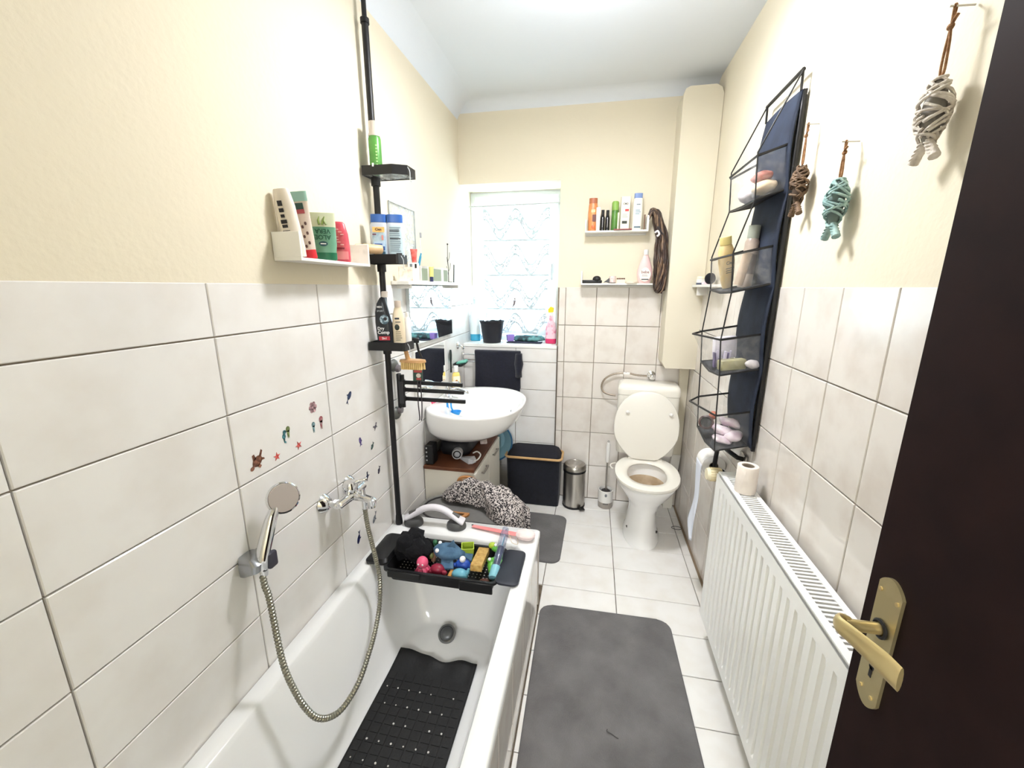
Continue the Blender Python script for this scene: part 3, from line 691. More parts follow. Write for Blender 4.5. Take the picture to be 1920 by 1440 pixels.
sticker('jelly', 'dark pink jellyfish sticker with pale tentacles', 1.187, 1.050, 0.022, (150, 74, 84), col2=(200, 196, 190))
sticker('whale', 'black and blue orca sticker, topmost near the pole', 1.362, 1.095, 0.024, (26, 38, 66), rot=-2.3)
sticker('fish', 'purple fish sticker below the orca sticker', 1.409, 0.898, 0.019, (66, 54, 104), rot=-1.4)
sticker('crab', 'small dark crab sticker beside the black pole', 1.532, 0.915, 0.016, (70, 66, 76), rot=0.4)
sticker('fish', 'dark green triangular fish sticker right of the purple fish', 1.494, 0.838, 0.017, (52, 72, 68), rot=0.9)
sticker('crab', 'dark blue crab sticker right above the mixer tap', 1.437, 0.726, 0.018, (30, 36, 58), rot=0.8)
sticker('fish', 'dark striped fish sticker beside the blue crab', 1.532, 0.709, 0.018, (44, 40, 58), rot=1.1)
sticker('whale', 'grey whale sticker right of the shower hose', 1.465, 0.515, 0.024, (84, 88, 96), rot=0.9)
sticker('whale', 'navy whale sticker, lowest of all just above the tub rim', 1.338, 0.500, 0.024, (20, 24, 66), rot=1.2)

# ================= BOTTLES =================
def bottle(name, label, cat, loc, rz, prof, body, sx=1.0, sy=0.6, p=2.4, cap=None, capm=None, group=None, rot=None, n=28):
    """prof: (radius, height) of the body; cap: the same for the cap. Faces -Y."""
    t = T(name, label, cat, loc, rz, group, rot)
    B().lathe(prof, n=n, sx=sx, sy=sy, p=p).obj('body', body, t, smooth=50)
    if cap: B().lathe(cap, n=n, sx=sx, sy=sy if len(cap) < 20 else 1, p=p).obj('cap', capm, t, smooth=40)
    return t
def patch(t, name, m, w, d, p, a0, a1, z0, z1, label=None, taper=None, n=10):
    """printed label following the front (-Y) of a body with half-width w and half-depth d"""
    b = B()
    def f(u, v):
        a = a0 + (a1 - a0) * u
        z = z0 + (z1 - z0) * v
        k = 1.0 if taper is None else taper[0] + (taper[1] - taper[0]) * v
        c, s = math.sin(a), -math.cos(a)
        return ((w * k + 0.0006) * math.copysign(abs(c) ** (2 / p), c), (d * k + 0.0006) * math.copysign(abs(s) ** (2 / p), s), z)
    b.grid(f, n, 2)
    o = b.obj(name, m, t, smooth=60)
    if label: o['label'] = label
    return o
def lines(t, y, z0, dz, n, w, m, x=0.0, h=0.0016, jit=0.3, rx=0.0):
    """small print as bars"""
    b = B()
    for k in range(n):
        ww = w * (1 - jit * random.random())
        b.box((x - (w - ww) / 2, y, z0 - k * dz), (ww, 0.0006, h))
    return b.obj('small_print', m, t, smooth=None)
GREENP = plain('print_green', (36, 96, 72), 0.4)
BLUEP = plain('print_blue', (52, 92, 168), 0.4)
DKP = plain('print_dark', (52, 54, 64), 0.5)
WHP = plain('print_white', (242, 242, 240), 0.4)

# ---- white shelf on the left wall ----
s = T('wall_shelf', 'white wall shelf with upturned ends on the left wall above the tub', 'shelf', (XL, 1.25, 1.573))
B().bx(0.0, 0.088, -0.185, 0.185, 0.0, 0.009, bev=0.001).obj('shelf_board', WHITE, s, smooth=None)
for y in (-0.181, 0.181): B().bx(0.0, 0.088, y - 0.004, y + 0.004, 0.009, 0.078, bev=0.001).obj('end_panel', WHITE, s, smooth=None)
ZS = 1.5824
t = bottle('lotion_bottle', 'tall white lotion bottle leaning against the wall, leftmost on the left shelf', 'bottle', (-0.853, 1.102, ZS), 0.25,
           [(0.001, 0), (0.026, 0.002), (0.028, 0.03), (0.027, 0.14), (0.022, 0.178), (0.020, 0.185), (0.001, 0.186)], mat('pearl_white', (232, 222, 208), 0.3), sx=1.0, sy=0.62)
t.rotation_euler = (0.02, math.radians(-7), 0.35)
b = B()
for k, (z, w, h) in enumerate(((0.146, 0.012, 0.014), (0.128, 0.012, 0.010), (0.113, 0.010, 0.008), (0.098, 0.016, 0.010), (0.086, 0.014, 0.008))): b.box((-0.006, -0.0185, z), (w, 0.0014, h))
b.obj('brand_mark', INK, t, smooth=None)
lines(t, -0.0188, 0.074, 0.006, 8, 0.022, DKP, x=-0.004)
t = T('hand_cream_tube', 'beige flower-printed tube with mint crimped end and red cap', 'tube', (-0.842, 1.148, ZS), 0.5)
t.rotation_euler = (math.radians(3), math.radians(-6), 0.35)
b = B(); b.rings([ell(0, 0, 0.019, 0.017, 0.026, 24), ell(0, 0, 0.0215, 0.016, 0.06, 24), ell(0, 0, 0.024, 0.010, 0.12, 24), ell(0, 0, 0.026, 0.0045, 0.166, 24), ell(0, 0, 0.027, 0.002, 0.185, 24)])
b.obj('tube', mat('tube_beige', (214, 198, 184), 0.35), t)
B().lathe([(0.001, 0), (0.0185, 0.001), (0.0195, 0.005), (0.0185, 0.027), (0.001, 0.027)], n=24, sy=0.9).obj('cap', plain('cap_red', (204, 40, 50), 0.35), t)
B().rings([ell(0, 0, 0.0265, 0.006, 0.160, 24), ell(0, 0, 0.0275, 0.003, 0.187, 24)]).obj('crimp', plain('mint', (150, 190, 178), 0.4), t)
B().box((0, -0.0085, 0.146), (0.026, 0.004, 0.018)).obj('print_band', plain('dark_green_print', (38, 70, 62), 0.4), t)
B().box((0, -0.0105, 0.132), (0.028, 0.003, 0.011)).obj('print_band', plain('berry_print', (168, 70, 78), 0.4), t)
b = B()
for k in range(9):
    z = 0.036 + 0.009 * k; x = 0.012 * math.sin(k * 2.1); b.sph((x, -0.0165 + 0.04 * (z - 0.036), z), (0.0035, 0.0012, 0.0055), 5)
b.obj('leaf_print', plain('leaf_print', (94, 66, 60), 0.5), t)
t = T('aloe_tube', 'green aloe gel tube standing upside down on its cap on the left shelf', 'tube', (-0.846, 1.226, ZS), 0.42)
b = B(); b.rings([ell(0, 0, 0.033, 0.017, 0.022, 28), ell(0, 0, 0.0365, 0.017, 0.05, 28), ell(0, 0, 0.037, 0.013, 0.09, 28), ell(0, 0, 0.037, 0.003, 0.142, 28)])
b.obj('tube', mat('aloe_green', (98, 156, 128), 0.3, col2=(120, 172, 146), scale=16), t)
B().rings([ell(0, 0, 0.030, 0.016, 0.0, 28), ell(0, 0, 0.0345, 0.0175, 0.003, 28), ell(0, 0, 0.035, 0.0178, 0.024, 28), ell(0, 0, 0.030, 0.015, 0.0245, 28)]).obj('cap', plain('aloe_cap', (34, 112, 80), 0.35), t)
B().rings([ell(0, 0, 0.0374, 0.0122, 0.101, 28), ell(0, 0, 0.0376, 0.0037, 0.1435, 28)]).obj('crimp', plain('pale_leaf_print', (208, 214, 184), 0.4), t)
b = B()
for a, x in ((0.3, 0.0), (-0.3, -0.008), (-0.7, 0.012)):
    b.tube([(x, -0.0115, 0.107), (x + 0.010 * math.sin(a), -0.0088, 0.120), (x + 0.012 * math.sin(a) + 0.004, -0.006, 0.132)], [0.0035, 0.003, 0.001], 6)
b.obj('leaf_print', plain('aloe_leaf', (122, 140, 70), 0.4), t)
text('ALOE', 0.019, GREENP, t, (0, -0.0166, 0.070), rot=(pi / 2 - 0.12, pi, 0), ext=0.0005)
text('VERA', 0.019, GREENP, t, (0, -0.0142, 0.088), rot=(pi / 2 - 0.12, pi, 0), ext=0.0005)
b = B(); b.rings([[(0.013 * math.cos(2 * pi * k / 20), y, 0.050 + 0.0075 * math.sin(2 * pi * k / 20)) for k in range(20)] for y in (-0.0165, -0.0178)]); b.obj('badge', plain('badge_teal', (22, 76, 84), 0.4), t)
b = B(); b.bx(-0.008, 0.008, -0.0183, -0.0177, 0.0485, 0.0515); b.obj('badge_text', WHP, t, smooth=None)
t = bottle('shower_gel_bottle', 'pink-red shower gel bottle, rightmost on the left shelf', 'bottle', (-0.843, 1.305, ZS), 0.42,
           [(0.001, 0), (0.030, 0.001), (0.031, 0.006), (0.031, 0.050), (0.028, 0.09), (0.020, 0.122), (0.014, 0.128), (0.001, 0.129)], mat('raspberry', (222, 104, 112), 0.3, col2=(206, 74, 92), scale=30), sy=0.55)
patch(t, 'label_print', plain('berry_label', (236, 140, 142), 0.4), 0.0315, 0.0175, 2.4, -0.9, 0.9, 0.008, 0.034)
b = B(); b.bx(-0.016, 0.016, -0.0192, -0.0182, 0.040, 0.046); b.obj('print_bar', plain('dark_berry', (148, 28, 52), 0.4), t, smooth=None)
b = B()
for k in range(7): b.box((random.uniform(-0.012, 0.012), -0.0174 + 0.0002 * k, 0.055 + 0.008 * k), (0.010, 0.003, 0.003), Matrix.Rotation(0, 4, 'Z'))
b.obj('print_flowers', plain('pale_pink_print', (246, 190, 186), 0.4), t, smooth=None)

# ---- telescopic corner pole with three trays ----
PX, PY = -0.866, 1.62
t = T('pole_caddy', 'black telescopic shower pole with three trays, from tub rim to ceiling', 'shower caddy', (PX, PY, RIM))
B().cyl((0, 0, 0.012), (0, 0, 2.05), 0.0125, n=18).obj('pole', BLACK, t)
B().cyl((0, 0, 2.05), (0, 0, ZC - RIM - 0.002), 0.0088, n=16).obj('pole_extension', BLACK, t)
B().lathe([(0.016, 0.0), (0.017, 0.01), (0.014, 0.045), (0.001, 0.046)], n=18).obj('foot', BPLA, t)
B().lathe([(0.016, 2.036), (0.016, 2.052), (0.010, 2.056), (0.001, 2.056)], n=18).obj('collar', BPLA, t)
def tray(z, y0, depth, x0, x1, ch):
    poly = [(x0, y0), (x1 - ch, y0), (x1, y0 + ch * 0.55), (x1, y0 + depth), (x0, y0 + depth)]
    b = B(); i = 0.003
    cx, cy = (x0 + x1) / 2, y0 + depth / 2
    inn = [(cx + (x - cx) * 0.955, cy + (y - cy) * 0.93) for x, y in poly]
    w = lambda q, h: [(x - PX, y - PY, h - RIM) for x, y in q]
    b.rings([w(poly, z), w(poly, z + 0.034), w(inn, z + 0.034), w(inn, z)], loop=True)
    o = b.obj('tray', BPLA, t, smooth=None)
    fl_ = B(); fl_.rings([w(inn, z + 0.0015 + 0.018 * (z < 1.9)), w(inn, z + 0.004 + 0.018 * (z < 1.9))]); fl_.obj('tray_floor', film('tray_clear', (214, 224, 226), 0.35), t, smooth=None)
    c = B(); c.cyl((0, 0, z - 0.028 - RIM), (0, 0, z + 0.002 - RIM), 0.018, n=16); c.obj('clamp', BPLA, t)
    k = B(); k.tube(catmull([(x1 - PX - 0.002, y0 + 0.03 - PY, z + 0.03 - RIM), (x1 - PX + 0.008, y0 + 0.03 - PY, z + 0.012 - RIM), (x1 - PX + 0.008, y0 + 0.03 - PY, z - 0.018 - RIM), (x1 - PX + 0.014, y0 + 0.03 - PY, z - 0.024 - RIM)], 4), 0.0016, 6); k.obj('hook', plain('clear_grey_hook', (190, 194, 196), 0.3), t)
tray(1.917, 1.566, 0.10, -0.892, -0.718, 0.05)
tray(1.590, 1.522, 0.082, -0.890, -0.744, 0.008)
tray(1.248, 1.522, 0.090, -0.896, -0.738, 0.010)
bottle('spray_bottle', 'green spray can with clear cap on the top black tray', 'bottle', (-0.843, 1.590, 1.9215), 0.3,
       [(0.001, 0), (0.021, 0.001), (0.023, 0.006), (0.023, 0.125), (0.017, 0.138), (0.001, 0.139)], mat('green_can', (92, 156, 70), 0.3, col2=(66, 128, 62), scale=14), sy=1.0, p=2)
t2 = bpy.data.objects['spray_bottle']
B().lathe([(0.0215, 0.132), (0.0215, 0.138), (0.019, 0.145), (0.019, 0.182), (0.001, 0.183)], n=24).obj('cap', plain('clear_cap', (206, 196, 186), 0.2), t2)
b = B()
for k in range(8): b.box((0.008, -0.0225, 0.02 + k * 0.011), (0.006, 0.002, 0.006), None)
b.obj('small_print', plain('pale_green_print', (178, 218, 150), 0.4), t2, smooth=None)
B().box((-0.008, -0.0225, 0.030), (0.007, 0.002, 0.012)).obj('white_mark', WHP, t2, smooth=None)

SUN = mat('sun_lotion_grey', (196, 204, 216), 0.3)
def sun_bottle(loc, rz, label, back):
    t = bottle('sun_lotion_bottle', label, 'bottle', loc, rz,
               [(0.001, 0), (0.029, 0.001), (0.031, 0.006), (0.0325, 0.05), (0.034, 0.105), (0.0335, 0.120), (0.030, 0.130), (0.001, 0.131)], SUN, sy=0.5, p=3.2)
    B().lathe([(0.0295, 0.131), (0.030, 0.134), (0.030, 0.160), (0.001, 0.1605)], n=28, sy=0.52, p=3.2).obj('cap', plain('cap_blue', (52, 100, 176), 0.35), t)
    f = -0.0172
    if not back:
        patch(t, 'label_print', mat('beach_print', (150, 182, 206), 0.4, col2=(190, 210, 220), scale=60), 0.0315, 0.0165, 3.2, -0.75, 0.75, 0.012, 0.112)
        b = B(); b.bx(-0.022, 0.023, f - 0.0012, f, 0.094, 0.113); b.obj('sun_print', mat('sun_print', (244, 206, 134), 0.4, col2=(240, 186, 104), scale=50), t, smooth=None)
        text('Cien', 0.013, INK, t, (0.0, f - 0.0015, 0.104), ext=0.0004)
        b = B(); b.bx(-0.021, 0.021, f - 0.001, f, 0.042, 0.060); b.obj('print_band', plain('pale_band', (180, 206, 232), 0.4), t, smooth=None)
        b = B(); b.bx(-0.021, 0.021, f - 0.0012, f, 0.028, 0.042); b.bx(-0.017, 0.012, f - 0.0018, f, 0.047, 0.052); b.obj('print_band', BLUEP, t, smooth=None)
        b = B(); b.bx(-0.022, 0.022, f - 0.0011, f, 0.012, 0.022); b.obj('sea_print', plain('sea_print', (54, 98, 122), 0.4), t, smooth=None)
        b = B(); b.box((-0.016, f - 0.001, 0.086), (0.014, 0.001, 0.005), None); b.obj('toy_print', plain('plum_print', (110, 72, 96), 0.4), t, smooth=None)
        b = B(); b.box((0.014, f - 0.001, 0.074), (0.007, 0.001, 0.018), None); b.obj('toy_print', plain('coral_print', (214, 140, 130), 0.4), t, smooth=None)
        b = B(); b.box((-0.010, f - 0.0014, 0.014), (0.018, 0.001, 0.008), None); b.obj('toy_print', plain('sand_print', (238, 196, 128), 0.4), t, smooth=None)
    else:
        patch(t, 'label_print', plain('pale_blue_label', (186, 206, 214), 0.4), 0.0315, 0.0165, 3.2, -0.8, 0.8, 0.010, 0.118)
        lines(t, f - 0.001, 0.112, 0.0072, 13, 0.042, plain('print_slate', (104, 124, 138), 0.5), h=0.0022)
        b = B(); b.bx(0.000, 0.022, f - 0.0014, f, 0.012, 0.018); b.bx(-0.021, 0.016, f - 0.0014, f, 0.098, 0.1012); b.bx(-0.021, 0.019, f - 0.0014, f, 0.070, 0.0732); b.obj('print_bar', INK, t, smooth=None)
    return t
sun_bottle((-0.831, 1.556, 1.6125), 0.28, 'blue-capped sun lotion bottle showing its front label on the middle tray', False)
sun_bottle((-0.774, 1.576, 1.6125), 0.40, 'blue-capped sun lotion bottle showing its back text on the middle tray', True)
t = T('tan_bottle', 'tan bottle lying at the left end of the middle tray', 'bottle', (-0.812, 1.532, 1.6415), rot=Vector((-0.62, -0.78, 0.0)).to_track_quat('Z', 'Y').to_euler())
B().lathe([(0.001, 0), (0.016, 0.002), (0.0175, 0.008), (0.0175, 0.07), (0.014, 0.078), (0.001, 0.079)], n=20).obj('body', mat('tan_bottle', (206, 170, 124), 0.35, col2=(222, 190, 150), scale=18), t)
B().lathe([(0.0150, 0.078), (0.0155, 0.082), (0.014, 0.102), (0.001, 0.104)], n=20).obj('cap', plain('cap_beige', (222, 190, 152), 0.4), t)
t = T('shower_gel_dark', 'black sport shower gel bottle with curved side on the bottom tray', 'bottle', (-0.838, 1.560, 1.2705), 0.25)
prof = [(-0.029, 0.029, 0.0), (-0.031, 0.032, 0.008), (-0.034, 0.034, 0.05), (-0.036, 0.031, 0.09), (-0.034, 0.022, 0.13), (-0.026, 0.014, 0.165), (-0.012, 0.010, 0.188), (0.002, 0.008, 0.196)]
b = B(); b.rings([[((x0 + x1) / 2 + (x1 - x0) / 2 * math.copysign(abs(math.cos(a)) ** 0.7, math.cos(a)), 0.017 * min(1, (x1 - x0) / 0.03) * math.copysign(abs(math.sin(a)) ** 0.7, math.sin(a)), z) for a in [2 * pi * k / 28 for k in range(28)]] for x0, x1, z in prof])
b.obj('body', mat('anthracite_plastic', (30, 34, 40), 0.3), t, smooth=60)
text('MEN', 0.010, WHP, t, (-0.012, -0.0180, 0.152), ext=0.0004); text('SPORT', 0.009, plain('print_grey', (160, 166, 170), 0.4), t, (-0.010, -0.0178, 0.136), ext=0.0004)
b = B(); b.rings([[(0.004 + 0.018 * math.cos(2 * pi * k / 24), y, 0.102 + 0.019 * math.sin(2 * pi * k / 24)) for k in range(24)] for y in (-0.0168, -0.0180)]); b.obj('swirl_print', mat('swirl', (74, 98, 112), 0.3, col2=(190, 210, 220), scale=70, lo=0.45, hi=0.6), t)
b = B(); b.rings([[(0.008 + 0.007 * math.cos(2 * pi * k / 20), y, 0.105 + 0.007 * math.sin(2 * pi * k / 20)) for k in range(20)] for y in (-0.0178, -0.0186)]); b.obj('swirl_print', INK, t)
text('Dry', 0.017, WHP, t, (-0.012, -0.0180, 0.066), ext=0.0004); text('Comp', 0.019, WHP, t, (-0.002, -0.0180, 0.050), ext=0.0004)
b = B(); b.bx(-0.022, 0.022, -0.0186, -0.0172, 0.018, 0.034); b.obj('print_band', plain('red_band', (196, 52, 66), 0.4), t, smooth=None)
text('2in1', 0.012, WHP, t, (0, -0.0190, 0.026), ext=0.0003)
B().rings([ell(0.006, 0, 0.013, 0.010, 0.190, 20), ell(0.008, 0, 0.013, 0.010, 0.212, 20), ell(0.008, 0, 0.009, 0.008, 0.214, 20)]).obj('cap', plain('clear_cap', (206, 196, 186), 0.2), t)
t = bottle('beige_shampoo', 'beige shampoo bottle with taupe cap on the bottom tray', 'bottle', (-0.784, 1.578, 1.2705), 0.35,
           [(0.001, 0), (0.024, 0.001), (0.0255, 0.008), (0.026, 0.08), (0.023, 0.12), (0.014, 0.150), (0.001, 0.151)], mat('cream_bottle', (226, 208, 176), 0.3, col2=(234, 220, 196), scale=8), sy=0.62)
B().lathe([(0.0125, 0.150), (0.0132, 0.152), (0.0132, 0.176), (0.001, 0.177)], n=20).obj('cap', plain('taupe_cap', (206, 190, 176), 0.4), t)
lines(t, -0.0164, 0.052, 0.0085, 5, 0.026, plain('print_olive', (112, 108, 84), 0.5), h=0.0026)
b = B(); b.sph((-0.006, -0.0150, 0.070), (0.010, 0.003, 0.013), 8); b.obj('leaf_print', plain('black_green_print', (34, 44, 36), 0.4), t)
b = B(); b.bx(-0.014, 0.004, -0.0165, -0.0150, 0.102, 0.109); b.bx(-0.012, 0.008, -0.0165, -0.0150, 0.090, 0.093); b.obj('print_bar', DKP, t, smooth=None)
t = bottle('white_slim_bottle', 'slim white bottle at the right end of the bottom tray', 'bottle', (-0.752, 1.592, 1.2705), 0.3, [(0.001, 0), (0.012, 0.001), (0.0125, 0.004), (0.0125, 0.10), (0.007, 0.112), (0.001, 0.113)], WPLA, sy=0.9, p=2)
B().lathe([(0.0068, 0.112), (0.0072, 0.114), (0.0072, 0.130), (0.001, 0.131)], n=16).obj('cap', WPLA, t)
# wooden brush hanging from the bottom tray
t = T('wooden_brush', 'oval wooden bath brush with pale bristles hanging below the bottom tray', 'brush', (-0.742, 1.60, 1.195), 0.05)
B().rings([[(0.058 * math.cos(2 * pi * k / 28), 0.026 * math.sin(2 * pi * k / 28), z + 0.005 * math.cos(4 * pi * k / 28) * 0) for k in range(28)] for z in (-0.004, 0.0)] + [[(0.056 * math.cos(2 * pi * k / 28), 0.024 * math.sin(2 * pi * k / 28), 0.007) for k in range(28)]]).obj('brush_back', WOODC, t)
b = B(); b.rings([[(-0.020 - 0.004 * i + 0.011 * (1 - i * 0.05) * math.cos(2 * pi * k / 12), 0.006 * math.sin(2 * pi * k / 12), 0.006 + 0.018 * i) for k in range(12)] for i in range(5)]); b.obj('handle', WOODC, t)
for i in range(13):
    b = B()
    for j in range(3):
        x = -0.050 + 0.1 * i / 12; y = -0.014 + 0.014 * j
        if (x / 0.056) ** 2 + (y / 0.024) ** 2 < 1: b.cyl((x, y, -0.004), (x * 1.02, y * 1.05, -0.034), 0.0034, 0.0040, n=7)
    if len(b.bm.verts): b.obj('bristle_row', mat('bristle', (232, 202, 140), 0.8, col2=(216, 180, 112), scale=50), t)
    else: b.bm.free()
b = B(); b.tube([(-0.032, 0, 0.074), (-0.026, -0.004, 0.085), (-0.018, 0.0, 0.076), (-0.026, 0.002, 0.065)], 0.0014, 6, closed=True); b.obj('cord', plain('cream_cord', (220, 204, 178), 0.9), t)
t = T('black_razor', 'small black razor hanging behind the wooden brush', 'razor', (-0.738, 1.64, 1.215), 0.2)
b = B(); b.tube([(0, 0, 0.055), (0.006, 0, 0.02), (0.02, 0, -0.012)], [0.005, 0.0055, 0.004], 8); b.obj('handle', BPLA, t); B().box((-0.004, -0.002, 0.064), (0.030, 0.010, 0.022), bev=0.003).obj('head', BPLA, t)

# ---- swivelling towel rack with suction cups on the left wall ----
t = T('swivel_rack', 'black swivel towel rack with three bars and suction cups on left wall', 'towel rack', (XL, 1.725, 1.03))
for z in (0.118, -0.112): B().lathe([(0.030, 0.001), (0.031, 0.004), (0.026, 0.014), (0.014, 0.022), (0.001, 0.023)], M=Matrix.Translation((0, 0, z)) @ Matrix.Rotation(pi / 2, 4, 'Y'), n=24).obj('suction_cup', plain('cup_grey_green', (98, 100, 96), 0.4), t)
for z in (0.105, -0.095): B().lathe([(0.018, 0.0), (0.019, 0.006), (0.015, 0.016), (0.001, 0.018)], M=Matrix.Translation((0.018, 0, z)) @ Matrix.Rotation(pi / 2, 4, 'Y'), n=20).obj('suction_knob', plain('knob_grey', (112, 106, 110), 0.4), t)
B().bx(0.018, 0.034, -0.012, 0.012, -0.088, 0.082, bev=0.003).obj('bracket', BLACK, t)
B().cyl((0.044, 0.0, -0.080), (0.044, 0.0, 0.076), 0.0085, n=14).obj('pivot', BLACK, t)
b = B(); b.bx(0.030, 0.050, -0.0145, -0.012, -0.060, 0.045); b.obj('plate', plain('grey_plate', (74, 74, 78), 0.3, metal=0.5), t, smooth=None)
for k, z in enumerate((0.040, 0.005, -0.038)):
    b = B(); b.bx(0.044, 0.335 + 0.006 * k, -0.005, 0.005, z - 0.009, z + 0.009, bev=0.002); b.cyl((0.044, 0, z - 0.012), (0.044, 0, z + 0.012), 0.0125, n=14); b.obj('bar', BLACK, t)
t = T('hanging_hook', 'dark double hook hanging over the bars of the swivel rack', 'hook', (-0.768, 1.712, 1.075))
for s in (-1, 1):
    b = B(); b.tube(catmull([(0.007 * s, 0.016, -0.012), (0.007 * s, 0.010, 0.002), (0.007 * s, 0.0, 0.003), (0.007 * s, -0.002, -0.02), (0.009 * s, -0.002, -0.10), (0.005 * s, -0.002, -0.165), (0.005 * s, -0.010, -0.178)], 5), 0.0028, 7); b.obj('prong', plain('gunmetal', (70, 64, 68), 0.35, metal=0.6), t)
B().bx(-0.010, 0.010, -0.004, 0.001, -0.022, -0.006, bev=0.001).obj('bridge', plain('gunmetal', (70, 64, 68), 0.35, metal=0.6), t)
t = T('soap_card', 'dark green printed packet standing on the top bar of the rack', 'packet', (-0.778, 1.722, 1.0795), 0.15)
t.rotation_euler = (math.radians(-6), 0, 0.12)
B().bx(-0.022, 0.022, -0.004, 0.004, 0.0, 0.066, bev=0.0008).obj('packet', plain('bottle_green', (44, 70, 58), 0.4), t, smooth=None)
b = B(); b.rings([[(0.004 + 0.011 * math.cos(2 * pi * k / 20), y, 0.026 + 0.010 * math.sin(2 * pi * k / 20)) for k in range(20)] for y in (-0.0042, -0.0050)]); b.obj('emblem', plain('stone_print', (200, 190, 176), 0.4), t)
b = B(); b.bx(-0.018, 0.020, -0.0048, -0.0042, 0.040, 0.050); b.bx(-0.006, 0.016, -0.0052, -0.0042, 0.006, 0.015); b.obj('red_print', plain('brick_print', (168, 66, 62), 0.4), t, smooth=None)

# ================= BASIN CORNER =================
s = T('mirror_shelf', 'white shelf above the basin mirror on the left wall', 'shelf', (XL, 2.15, 1.512))
B().bx(0.0, 0.085, -0.39, 0.41, 0.0, 0.016, bev=0.001).obj('shelf_board', WHITE, s, smooth=None)
for y in (-0.33, 0.35): B().bx(0.0, 0.07, y - 0.006, y + 0.006, -0.018, 0.0).obj('bracket', WHITE, s, smooth=None)
ZM = 1.5285
m_ = T('wall_mirror', 'frameless wall mirror under the white shelf on the left wall', 'mirror', (XL, 2.21, 1.21))
B().bx(0.0006, 0.018, -0.31, 0.30, 0.002, 0.298, bev=0.001).obj('backing', plain('mirror_edge', (206, 214, 214), 0.3), m_, smooth=None)
B().bx(0.0182, 0.0192, -0.308, 0.298, 0.004, 0.296).obj('glass', MIRROR, m_, smooth=None)
m_ = T('small_mirror', 'lower mirror panel with white edge beside the basin', 'mirror', (XL, 2.15, 0.94))
B().bx(0.0006, 0.016, -0.215, 0.222, 0.0, 0.24, bev=0.001).obj('frame', WHITE, m_, smooth=None)
B().bx(0.0162, 0.0170, -0.212, 0.208, 0.004, 0.236).obj('glass', MIRROR, m_, smooth=None)
t = T('acrylic_board', 'clear acrylic board with grey edge leaning on wall above the mirror shelf', 'board', (XL, 1.91, 1.62))
B().bx(0.001, 0.004, -0.13, 0.13, 0.0, 0.245).obj('board', film('acrylic', (228, 238, 238), 0.35), t, smooth=None)
b = B(); b.bx(0.0005, 0.006, -0.134, -0.130, 0.0, 0.247); b.bx(0.0005, 0.006, -0.134, 0.134, 0.245, 0.248); b.bx(0.0005, 0.006, 0.130, 0.134, 0.0, 0.247); b.obj('edge', plain('grey_edge', (178, 182, 180), 0.4), t, smooth=None)
t = T('picture_card', 'small cream card with faded figures at the left end of mirror shelf', 'card', (-0.846, 1.80, ZM), 0.75)
B().bx(-0.032, 0.032, -0.002, 0.002, 0.0, 0.062).obj('card', mat('cream_print', (236, 222, 200), 0.5, col2=(196, 164, 144), scale=55, lo=0.5, hi=0.75), t, smooth=None)
t = T('white_dispenser', 'white dispenser with grey and black buttons on the mirror shelf', 'dispenser', (-0.852, 1.90, ZM), 0.5)
B().bx(-0.026, 0.026, -0.018, 0.018, 0.0, 0.085, bev=0.004).obj('case', WPLA, t)
B().bx(-0.017, -0.006, -0.0195, -0.0178, 0.060, 0.079).obj('button', plain('grey_button', (120, 128, 132), 0.4), t, smooth=None); B().bx(0.006, 0.014, -0.0195, -0.0178, 0.060, 0.079).obj('button', BPLA, t, smooth=None)
t = T('red_tube', 'short red tube standing in the white dispenser on the mirror shelf', 'tube', (-0.850, 1.91, ZM + 0.0855), 0.5)
B().rings([ell(0, 0, 0.010, 0.009, 0.0, 16), ell(0, 0, 0.013, 0.010, 0.025, 16), ell(0, 0, 0.017, 0.003, 0.062, 16)]).obj('tube', mat('red_tube', (214, 72, 68), 0.35, col2=(232, 130, 120), scale=60), t)
SAGE = plain('sage_panel', (140, 150, 126), 0.6)
def cubby(y, w, h, label):
    t = T('shelf_cubby', label, 'organiser', (XL + 0.01, y, ZM), group='sage green organiser boxes on the mirror shelf')
    B().bx(0.0, 0.004, -w / 2, w / 2, 0.0, h).obj('back_panel', SAGE, t, smooth=None)
    for yy in (-w / 2, w / 2 - 0.004): B().bx(0.0, 0.055, yy, yy + 0.004, 0.0, h).obj('side_panel', WHITE, t, smooth=None)
    B().bx(0.004, 0.056, -w / 2 + 0.004, w / 2 - 0.004, 0.0, 0.004).obj('bottom_panel', WHITE, t, smooth=None)
    f = B(); f.bx(0.052, 0.055, -w / 2 + 0.006, w / 2 - 0.006, 0.004, h - 0.012); f.obj('front_panel', SAGE, t, smooth=None)
cubby(1.995, 0.085, 0.075, 'sage green box nearest the camera on the mirror shelf')
cubby(2.165, 0.13, 0.078, 'widest sage green box, middle of the mirror shelf')
cubby(2.295, 0.075, 0.078, 'sage green box furthest along the mirror shelf')
t = T('toothbrush', 'toothbrush with blue handle standing on the mirror shelf', 'toothbrush', (-0.862, 1.965, ZM + 0.005))
b = B(); b.tube(catmull([(0, 0, 0.0), (0.004, 0.01, 0.06), (0.010, 0.035, 0.13)], 6), [0.0035] * 5 + [0.006] * 6 + [0.004] * 2, 8); b.obj('handle', plain('brush_blue', (52, 146, 178), 0.4), t)
b = B(); b.tube(catmull([(0.010, 0.035, 0.13), (0.010, 0.028, 0.18), (0.011, 0.034, 0.225)], 6), 0.0026, 8); b.obj('neck', WPLA, t)
B().box((0.014, 0.030, 0.215), (0.010, 0.006, 0.024), bev=0.001).obj('bristles', plain('grey_bristle', (170, 172, 176), 0.7), t)
t = T('yellow_tube', 'small yellow and navy tube beside the middle sage box', 'tube', (-0.832, 2.075, ZM), 0.4)
